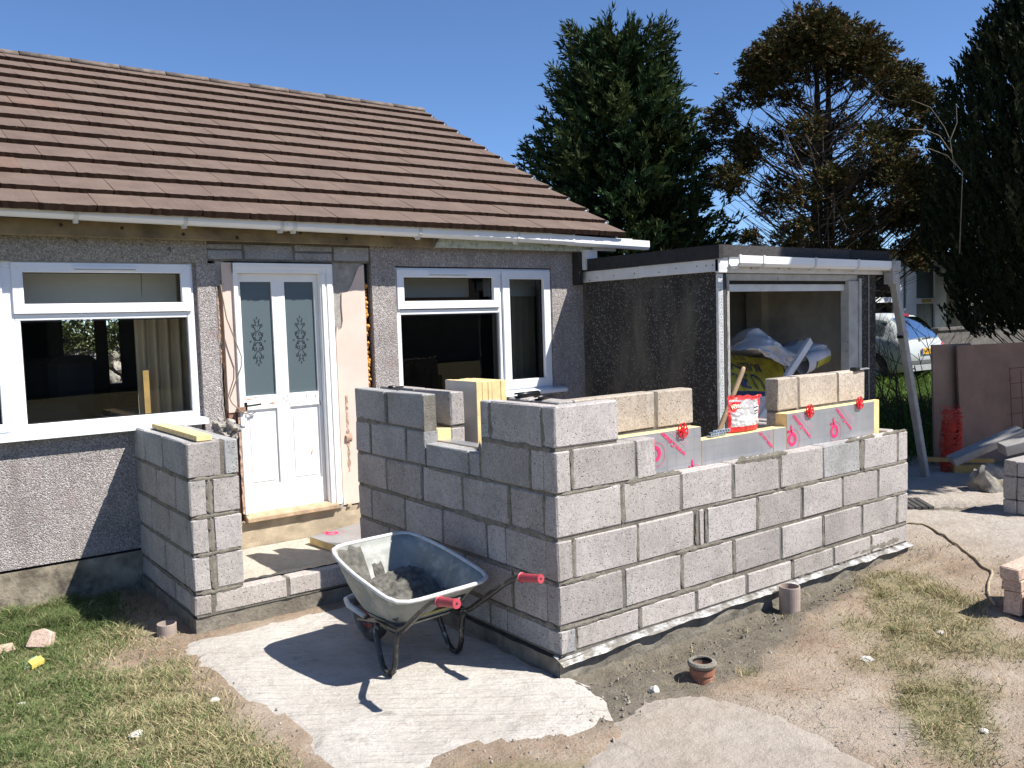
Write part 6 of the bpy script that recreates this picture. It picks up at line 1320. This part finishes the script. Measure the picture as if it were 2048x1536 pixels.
for a, b_, c_, d_ in ((17.4, 20.15, 1.15, 1.24), (17.4, 20.15, 2.96, 3.05), (17.4, 20.15, 1.88, 2.02), (17.4, 17.5, 1.24, 2.96), (20.0, 20.15, 1.24, 2.96), (18.7, 18.8, 1.24, 2.96)): mb.box(a, b_, 9.55, 9.64, c_, d_, 'upvc')
mb.build('frame', wn_, weld=False); mb = MB(); mb.add([(17.5, 9.6, 1.24), (20.0, 9.6, 1.24), (20.0, 9.6, 2.96), (17.5, 9.6, 2.96)], [(0, 1, 2, 3)], 'glass'); mb.build('pane', wn_)
dd_ = obj('front_door', None, NB); mb = MB()
for a, b_, c_, d_ in ((20.15, 20.35, .2, 3.05), (20.55, 20.95, .2, 3.05), (22.12, 22.7, .2, 3.05), (20.35, 22.12, 2.95, 3.05), (20.95, 22.12, 1.82, 1.98), (20.95, 21.03, .2, 3.0), (22.05, 22.12, .2, 3.0), (20.35, 20.55, .2, 1.7), (20.95, 22.12, .2, .5)): mb.box(a, b_, 9.5 + .004 * rnd.random(), 9.58, c_, d_, 'upvc')
mb.build('frame', dd_, weld=False)
for a, b_, c_, d_ in ((21.03, 22.05, .5, 1.82), (21.03, 22.05, 1.98, 2.95), (20.35, 20.55, 1.7, 2.95)): mb = MB(); mb.add([(a, 9.55, c_), (b_, 9.55, c_), (b_, 9.55, d_), (a, 9.55, d_)], [(0, 1, 2, 3)], 'frosted'); mb.build('pane', dd_)
mb = MB(); mb.box(21.33, 21.78, 9.47, 9.5, 1.86, 1.95, 'brass'); mb.build('letter_plate', dd_)
mb = MB(); mb.box(15.95, 26, 6.3, 6.5, -.2, 1.20, 'low_wall'); mb.box(15.92, 26, 6.26, 6.54, 1.20, 1.255, 'low_wall'); o = mb.build('boundary_wall', weld=False); tag(o, 'low dark garden wall with flat coping right of the parked car', 'wall')

# ------------------------------------------------------------------ trees
def sprays(mb_v, mb_f, mb_c, pos, dirs, length, nl, ll, lw, cols, r, droop=.25, spread=.75):
    pos, dirs, L, cols = np.asarray(pos, float), np.asarray(dirs, float), np.asarray(length, float), np.asarray(cols, float)
    dirs = dirs / (np.linalg.norm(dirs, axis=1)[:, None] + 1e-9); up = np.array((0, 0, 1.0)); sx = np.cross(dirs, up); sx /= (np.linalg.norm(sx, axis=1)[:, None] + 1e-6); nn_ = np.cross(sx, dirs)
    R3 = lambda a: np.repeat(a, nl, axis=0)
    n = len(pos) * nl; t_ = ((np.tile(np.arange(nl), len(pos)) + r.random(n)) / nl)[:, None]; an = (r.random(n) * 6.283)[:, None]
    d, s1, s2, l1 = R3(dirs), R3(sx), R3(nn_), R3(L)[:, None]
    q = R3(pos) + d * l1 * t_ - up * droop * l1 * t_ * t_
    ld = d * (.75 + .3 * r.random((n, 1))) + (s1 * np.cos(an) + s2 * np.sin(an) * .7) * spread - up * droop * t_; ld /= np.linalg.norm(ld, axis=1)[:, None]
    w_ = np.cross(ld, r.normal(size=(n, 3))); w_ /= (np.linalg.norm(w_, axis=1)[:, None] + 1e-6); l_ = ll * (.6 + .7 * r.random((n, 1))); ww = lw * (.7 + .6 * r.random((n, 1)))
    quad = np.stack([q - w_ * ww * .5, q + ld * l_ * .45 + w_ * ww, q + ld * l_, q + ld * l_ * .4 - w_ * ww], 1).reshape(-1, 3)
    mb_v.append(quad); mb_c.append(np.repeat(R3(cols) * (.75 + .5 * r.random((n, 1))), 4, axis=0))
def foliage(name, par, V_, F_, C_):
    V2 = np.concatenate(V_); C2 = np.concatenate(C_); nf = len(V2) // 4
    me = bpy.data.meshes.new(name); me.vertices.add(len(V2)); me.vertices.foreach_set('co', V2.ravel().astype(np.float32)); me.loops.add(nf * 4); me.loops.foreach_set('vertex_index', np.arange(nf * 4, dtype=np.int32)); me.polygons.add(nf); me.polygons.foreach_set('loop_start', np.arange(0, nf * 4, 4, dtype=np.int32)); me.update(calc_edges=True); me.validate()
    me.materials.append(MATS['leaf']); colour_attr(me, C2); return obj(name, me, par)
# 1 green cypress
CT = thing('cypress_tree', 'broad dark green cypress tree behind the end of the bungalow roof', 'tree', (8.72, 8.5, -.1))
cz = [-.1, .8, 1.8, 2.9, 3.85, 4.6, 5.4, 5.85, 6.3, 6.65, 7.0]; cr = [.9, 1.5, 1.9, 2.1, 2.0, 1.72, 1.32, 1.08, .84, .62, .12]
r = np.random.default_rng(5); V_, F_, C_ = [], [], []
POS, DIR, LEN_, CC = [], [], [], []
for k in range(620):
    zt = .9 + 5.9 * r.random() ** .92; a = r.random() * 6.283; R0 = float(np.interp(zt, cz, cr)) * .86 * (1 + .30 * ns(math.cos(a) * 1.6, math.sin(a) * 1.6, zt * 1.1, 1.4)) * (.72 + .34 * r.random())
    tip = np.array((8.72 + R0 * math.cos(a), 8.5 + R0 * math.sin(a), zt)); root = np.array((8.72, 8.5, max(.2, zt - .35 * R0 - .2))); ns_ = int(7 + 15 * R0 / 2)
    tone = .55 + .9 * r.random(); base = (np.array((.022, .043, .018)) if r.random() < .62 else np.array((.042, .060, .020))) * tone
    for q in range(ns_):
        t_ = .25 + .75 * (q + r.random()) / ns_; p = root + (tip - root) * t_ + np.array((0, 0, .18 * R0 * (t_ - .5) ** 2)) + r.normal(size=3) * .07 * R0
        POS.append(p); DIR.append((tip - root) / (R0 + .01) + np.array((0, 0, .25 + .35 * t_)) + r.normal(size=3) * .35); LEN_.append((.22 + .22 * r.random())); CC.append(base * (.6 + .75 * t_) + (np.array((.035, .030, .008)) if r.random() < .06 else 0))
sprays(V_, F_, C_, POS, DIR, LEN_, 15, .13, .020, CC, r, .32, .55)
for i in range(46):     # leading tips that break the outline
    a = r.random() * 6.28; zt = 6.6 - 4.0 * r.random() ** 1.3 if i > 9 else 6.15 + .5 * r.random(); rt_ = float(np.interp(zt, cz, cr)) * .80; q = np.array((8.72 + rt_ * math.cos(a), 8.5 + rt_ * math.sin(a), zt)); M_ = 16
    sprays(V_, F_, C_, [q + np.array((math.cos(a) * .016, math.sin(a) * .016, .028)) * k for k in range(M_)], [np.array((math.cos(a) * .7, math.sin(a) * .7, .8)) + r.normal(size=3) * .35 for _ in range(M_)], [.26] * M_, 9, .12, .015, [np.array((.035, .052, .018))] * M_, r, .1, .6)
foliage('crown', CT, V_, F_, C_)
mb = MB(); 
for x, y in ((8.55, 8.5), (8.9, 8.4), (8.72, 8.8)): mb.tube([(x, y, -.15), (x + .03, y, 2.5), (x * .5 + 4.36, y * .5 + 4.25, 5.9)], [.16, .13, .03], 'bark', 9)
mb.build('trunk', CT, smooth=True, weld=False)
# 2 browning conifer with open branches
PT = thing('pine_tree', 'tall thin branched conifer with browning foliage clumps and open gaps', 'tree', (10.8, 5.7, -.1))
CLP = [(10.08, 5.44, 6.49, 0.25), (10.55, 5.44, 6.51, 0.23), (11.03, 6.37, 6.72, 0.24), (11.37, 5.61, 6.53, 0.27), (10.17, 5.37, 6.24, 0.31), (10.25, 6.09, 6.37, 0.23), (11.42, 5.32, 6.32, 0.26), (9.58, 5.94, 5.97, 0.20), (12.08, 5.40, 6.30, 0.21), (9.71, 5.73, 5.91, 0.22), (10.45, 5.83, 6.13, 0.29), (11.02, 5.68, 6.18, 0.32), (11.20, 5.35, 6.04, 0.29), (10.13, 6.49, 5.96, 0.15), (10.59, 6.48, 5.91, 0.18), (12.32, 5.70, 6.15, 0.22), (11.46, 4.79, 5.66, 0.17), (12.32, 5.00, 5.97, 0.12), (12.36, 5.05, 5.70, 0.21), (11.39, 4.84, 5.41, 0.14), (11.26, 4.27, 5.23, 0.14), (10.51, 7.05, 5.68, 0.19), (9.79, 6.03, 5.33, 0.13), (10.13, 5.81, 5.27, 0.11), (10.07, 7.16, 5.34, 0.17), (9.56, 6.82, 4.98, 0.15), (9.63, 6.48, 4.64, 0.20), (10.25, 6.71, 4.71, 0.15), (9.83, 5.34, 4.67, 0.15), (10.53, 6.35, 4.73, 0.18), (9.60, 6.25, 4.23, 0.13), (8.94, 6.08, 3.95, 0.17), (9.54, 6.93, 4.09, 0.18), (11.46, 6.18, 4.91, 0.11), (10.99, 4.88, 4.65, 0.13), (12.50, 4.76, 5.30, 0.18), (11.58, 4.68, 5.03, 0.17), (12.61, 4.90, 5.00, 0.18), (10.52, 6.31, 3.81, 0.21), (10.01, 5.54, 3.59, 0.17), (11.48, 5.82, 3.65, 0.20), (11.69, 5.33, 4.19, 0.18), (11.92, 5.21, 4.22, 0.21), (12.45, 5.13, 4.19, 0.27), (11.63, 4.82, 3.79, 0.23), (11.65, 5.56, 3.96, 0.18), (12.90, 4.80, 2.88, 0.18), (11.27, 4.33, 3.56, 0.22), (9.72, 7.27, 4.70, 0.15)]
r = np.random.default_rng(8); V_, F_, C_ = [], [], []
for k in range(22): CLP.append((11.9 + 1.5 * r.random(), 5.2 - .9 * r.random(), 2.5 + 2.0 * r.random(), .10 + .12 * r.random()))
for k in range(34):
    a = r.random() * 6.283; q = .5 + 1.35 * r.random(); CLP.append((10.85 + q * math.cos(a), 5.7 + q * math.sin(a), 2.3 + 3.2 * r.random() * (1.1 - .3 * q), .09 + .12 * r.random()))
for i, (x, y, zc_, rr) in enumerate(CLP):
    rr *= 1.22; zc_ -= .14 if i < 21 else 0
    n_ = int(70 + 2600 * rr * rr) if i < 21 else int(50 + 1700 * rr * rr)
    q = r.normal(size=(n_, 3)); q /= np.linalg.norm(q, axis=1)[:, None]; q *= (rr * 1.25 * r.random((n_, 1)) ** .4) * np.array((1.1, 1.1, .8))
    brown = r.random(n_)[:, None]; base = np.where(brown < .45, np.array((.046, .048, .018)), np.where(brown < .82, np.array((.074, .062, .022)), np.array((.105, .066, .024))))
    sprays(V_, F_, C_, q + np.array((x, y, zc_)), q + np.array((x - 10.8, y - 5.7, .6)) * .15 + r.normal(size=(n_, 3)) * .05, r.uniform(.08, .17, n_), 9, .07, .015, base, r, .05, .9)
foliage('crown', PT, V_, F_, C_)
mb = MB(); mb.tube([(10.62, 5.66, -.15), (10.60, 5.66, 2.7), (10.70, 5.7, 4.5), (10.78, 5.75, 6.3)], [.14, .11, .075, .02], 'bark', 9); mb.tube([(11.02, 5.69, -.15), (11.05, 5.7, 2.8), (11.1, 5.75, 4.6), (11.2, 5.8, 6.2)], [.12, .10, .07, .02], 'bark', 9); mb.build('trunk', PT, smooth=True, weld=False)
mb = MB(); rr_ = random.Random(3)
for i, (x, y, zc_, rr) in enumerate(CLP):
    tx, ty = rr_.choice(((10.66, 5.68), (11.07, 5.72))); z0 = max(1.6, zc_ - .55 * math.hypot(x - tx, y - ty) - .3); mdp = ((x + tx) / 2 + rr_.uniform(-.1, .1), (y + ty) / 2 + rr_.uniform(-.1, .1), (z0 + zc_) / 2 - .12)
    mb.tube([(tx, ty, z0), mdp, (x, y, zc_)], [.026, .016, .006], 'twig', 5, False)
    for k in range(6):
        t_ = rr_.uniform(.3, .9); a = Vector((tx, ty, z0)).lerp(Vector((x, y, zc_)), t_); e = a + Vector((rr_.uniform(-.5, .5), rr_.uniform(-.5, .5), rr_.uniform(-.05, .55))); mb.tube([a, (a + e) / 2 + Vector((0, 0, -.05)), e], [.008, .005, .002], 'twig', 4, False)
for i in range(520):   # bare lower branches
    tx, ty = rr_.choice(((10.66, 5.68), (11.07, 5.72))); z0 = rr_.uniform(1.3, 5.2); a = rr_.uniform(0, 6.283); L = rr_.uniform(.5, 2.0) * (1.0 if z0 < 4 else .7); p0 = Vector((tx, ty, z0)); d = Vector((math.cos(a), math.sin(a), rr_.uniform(.05, .75))); p1 = p0 + d * L * .5 + Vector((0, 0, -.10)); p2 = p0 + d * L + Vector((rr_.uniform(-.1, .1), rr_.uniform(-.1, .1), .12))
    mb.tube([p0, p1, p2], [.012, .008, .002], rr_.choice(['twig', 'twig', 'bark', 'twig_pale']), 4, False)
mb.build('branches', PT, weld=False)
# 3 big dark conifer on the right
DT = thing('conifer_tree', 'very dark dense conifer filling the right edge above the brown sheets', 'tree', (11.2, 1.78, -.1))
r = np.random.default_rng(15); V_, F_, C_ = [], [], []
cz = [1.0, 1.8, 2.5, 3.2, 3.8, 4.4, 4.9, 5.4, 5.9, 6.4]; cr = [1.35, 1.55, 1.75, 1.80, 1.72, 1.55, 1.38, 1.1, .75, .15]
N = 9500; z = r.uniform(1.2, 6.3, N); th = r.random(N) * 6.283
lump = np.array([1 + .20 * ns(math.cos(a) * 1.8, math.sin(a) * 1.8, b_, 1.5) + .10 * ns(math.cos(a) * 4, math.sin(a) * 4, b_ * 2, 1.1) for a, b_ in zip(th, z)])
rad = np.interp(z, cz, cr) * lump * (1 - .75 * r.random(N) ** 1.8)
pos = np.stack([11.05 + rad * np.cos(th), 1.88 + rad * np.sin(th), z], 1); dirs = np.stack([np.cos(th) * .5, np.sin(th) * .5, .9 + .3 * r.random(N)], 1) + r.normal(size=(N, 3)) * .2
low = (z < 2.3) & (r.random(N) < .5); keep = ~low
g_ = np.array([.5 + .8 * ns(p[0], p[1], p[2], 2.6) for p in pos]); cols = np.array((.016, .024, .012)) + np.clip(g_ - .35, 0, 1)[:, None] * np.array((.040, .040, .014)) + (r.random((N, 1)) < .04) * np.array((.05, .045, .025))
sprays(V_, F_, C_, pos[keep], dirs[keep], r.uniform(.18, .34, N)[keep], 16, .09, .016, cols[keep], r, -.05, .5)
foliage('crown', DT, V_, F_, C_)
mb = MB(); rr_ = random.Random(5); mb.tube([(11.2, 1.78, -.15), (11.17, 1.78, 2.5), (11.2, 1.78, 5.6)], [.17, .13, .03], 'bark', 9); mb.build('trunk', DT, smooth=True)
mb = MB()
for i in range(420):
    z0 = rr_.uniform(.2, 3.4); a = rr_.uniform(0, 6.283); L = rr_.uniform(.7, 1.7); p0 = Vector((11.2, 1.78, z0)); d = Vector((math.cos(a), math.sin(a), rr_.uniform(.3, 1.2))); mb.tube([p0, p0 + d * L * .5 + Vector((0, 0, -.08)), p0 + d * L + Vector((rr_.uniform(-.2, .2), rr_.uniform(-.2, .2), .1))], [.016, .010, .003], rr_.choice(['bark', 'bark', 'twig']), 4, False)
mb.build('branches', DT, weld=False)
# two conifers right of the picture: they shade the garage front and the brown sheets
for k, (cx_, cy_, lab) in enumerate(((8.5, -1.9, 'conifer just right of the picture that shades the garage front'), (10.2, -2.0, 'conifer farther right of the picture that shades the brown sheets'))):
    ST_ = thing('shade_conifer', lab, 'tree', (cx_, cy_, -.1)); r = np.random.default_rng(40 + k); V_, F_, C_ = [], [], []
    N = 3800; q = r.normal(size=(N, 3)); q /= np.linalg.norm(q, axis=1)[:, None]; q *= r.random((N, 1)) ** .45 * np.array((2.1, .7, 1.25)); lmp = np.array([1 + .25 * ns(*p, 1.1) for p in q]); q *= lmp[:, None]
    sprays(V_, F_, C_, q + np.array((cx_, cy_, 6.8)), q + r.normal(size=(N, 3)) * .5, r.uniform(.3, .5, N), 9, .2, .045, [np.array((.025, .036, .016))] * N, r); foliage('crown', ST_, V_, F_, C_)
    mb = MB(); mb.tube([(cx_, cy_, -.15), (cx_, cy_, 3), (cx_, cy_, 7)], [.2, .16, .04], 'bark', 9); mb.build('trunk', ST_, smooth=True)
NC = thing('neighbour_shade_conifer', 'distant rounded green conifer added to shade the neighbouring house', 'tree', (23.0, 7.6, .1)); r = np.random.default_rng(61); V_, F_, C_ = [], [], []  # mostly hidden tree, added to put the neighbour's front in shade
N = 2600; q = r.normal(size=(N, 3)); q /= np.linalg.norm(q, axis=1)[:, None]; q *= r.random((N, 1)) ** .4 * np.array((2.0, 1.5, 2.3)); q *= np.array([1 + .25 * ns(*p, 1.0) for p in q])[:, None]
sprays(V_, F_, C_, q + np.array((23.0, 7.6, 3.6)), q + r.normal(size=(N, 3)) * .5, r.uniform(.3, .5, N), 8, .2, .05, [np.array((.028, .045, .018))] * N, r); foliage('crown', NC, V_, F_, C_); mb = MB(); mb.tube([(23.0, 7.6, 0), (23.0, 7.6, 4)], [.16, .05], 'bark', 9); mb.build('trunk', NC)
# 4 bare shrub between garage and dark conifer
BS = thing('bare_shrub', 'leafless twiggy shrub beside the right garage pier with pale arching stems', 'shrub', (7.6, 2.2, -.1))
mb = MB(); rr_ = random.Random(17)
for line in ([(7.3, 1.6, 2.3), (7.05, 1.45, 3.16), (6.98, 1.52, 3.30), (6.97, 1.55, 3.52), (6.93, 1.59, 3.66), (6.82, 1.69, 3.88), (6.66, 1.82, 3.97)], [(6.97, 1.53, 3.38), (6.88, 1.62, 3.57), (6.76, 1.72, 3.64), (6.61, 1.83, 3.65)], [(7.0, 1.5, 3.24), (6.94, 1.56, 3.35), (6.79, 1.68, 3.43), (6.59, 1.82, 3.45)], [(6.96, 1.55, 3.5), (7.02, 1.5, 3.7), (7.0, 1.5, 3.9)]): mb.tube(line, [.0055 - .003 * i / len(line) for i in range(len(line))], 'twig_pale', 5, False)
mb.build('pale_stems', BS, smooth=True, weld=False)
mb = MB()
def twig(p, d, L, w_, depth):
    q = p + d * L; md2 = (p + q) / 2 + Vector((rr_.uniform(-.06, .06), rr_.uniform(-.06, .06), rr_.uniform(-.04, .04))) * L; mb.tube([p, md2, q], [w_, w_ * .75, w_ * .5], 'twig', 4, False)
    if depth:
        for k in range(rr_.choice((2, 3, 3))): a = p.lerp(q, rr_.uniform(.45, 1.0)); dn = (d + Vector((rr_.uniform(-.8, .8), rr_.uniform(-.8, .8), rr_.uniform(-.5, .6)))).normalized(); twig(a, dn, L * rr_.uniform(.5, .8), w_ * .55, depth - 1)
for i in range(6): a = rr_.uniform(0, 6.283); twig(Vector((8.6 + rr_.uniform(-.4, .4), 3.0 + rr_.uniform(-.3, .3), -.1)), Vector((.5 * math.cos(a) - .05, .5 * math.sin(a), 1)).normalized(), rr_.uniform(.9, 1.2), .014, 4)
mb.build('branches', BS, weld=False)
# ------------------------------------------------------------------ what the windows look out on and reflect
SHG = thing('stone_hedge', 'rough stone garden wall with grass on top seen through the left window', 'wall', (-1, 9.0, -.1))
rr_ = random.Random(31)
mb = MB(); mb.box(-5.0, 3.6, 13.05, 13.4, -.2, 1.45, 'mortar'); mb.build('core', SHG); SM = []
for k in range(5): rk = rock('stone', '', '', 0, 0, .12, 'stone', k * 2.1, .7, 0); SM.append(rk.data); bpy.data.objects.remove(rk)
for r_ in range(8):
    for c in range(26): obj('stone', SM[rr_.randrange(5)], SHG, (-4.2 + c * .30 + (r_ % 2) * .15, 13.02, -.05 + r_ * .19), (rr_.uniform(0, 3), rr_.uniform(0, 3), rr_.uniform(0, 3)))
V_, F_, C_ = [], [], []; r = np.random.default_rng(3); N = 1500; pos = np.stack([r.uniform(-4.5, 3.5, N), r.uniform(12.95, 13.4, N), r.uniform(1.3, 1.75, N)], 1); sprays(V_, F_, C_, pos, r.normal(size=(N, 3)) * .4 + np.array((0, -.3, .8)), [.25] * N, 5, .2, .02, [np.array((.060, .075, .028))] * N, r); foliage('grass_top', SHG, V_, F_, C_)
OH = thing('opposite_house', 'brown roofed house across the road behind the photographer, seen only in window reflections', 'house', (10, -22, 0))
mb = MB(); mb.box(-8, 30, -27, -20, -.2, 2.5, 'neigh_wall'); mb.build('wall', OH); mb = MB(); mb.prism([(-19.4, 2.45), (-27.6, 2.45), (-23.5, 4.9)], -8.5, 30.5, 'roof_tile', lambda u, v, w_: (w_, u, v)); mb.build('roof', OH)
for x in (0, 6, 12, 18, 24): mb = MB(); mb.box(x, x + 1.8, -20.0, -19.95, 1.0, 2.1, 'room_dark'); mb.build('window', OH)
# bird
BD = MB(); c = Vector((21.54, 16.91, 9.99)); BD.add([c + RT * -.10, c + UP * .03, c + RT * .10, c + UP * -.05 + RT * .02], [(0, 1, 3), (1, 2, 3)], 'handle_black'); BD.lathe([(0, -.07), (.03, 0), (0, .09)], c, 'handle_black', 8, 'x'); o = BD.build('bird', weld=False); tag(o, 'tiny dark bird flying in the blue sky between the two conifers', 'bird')
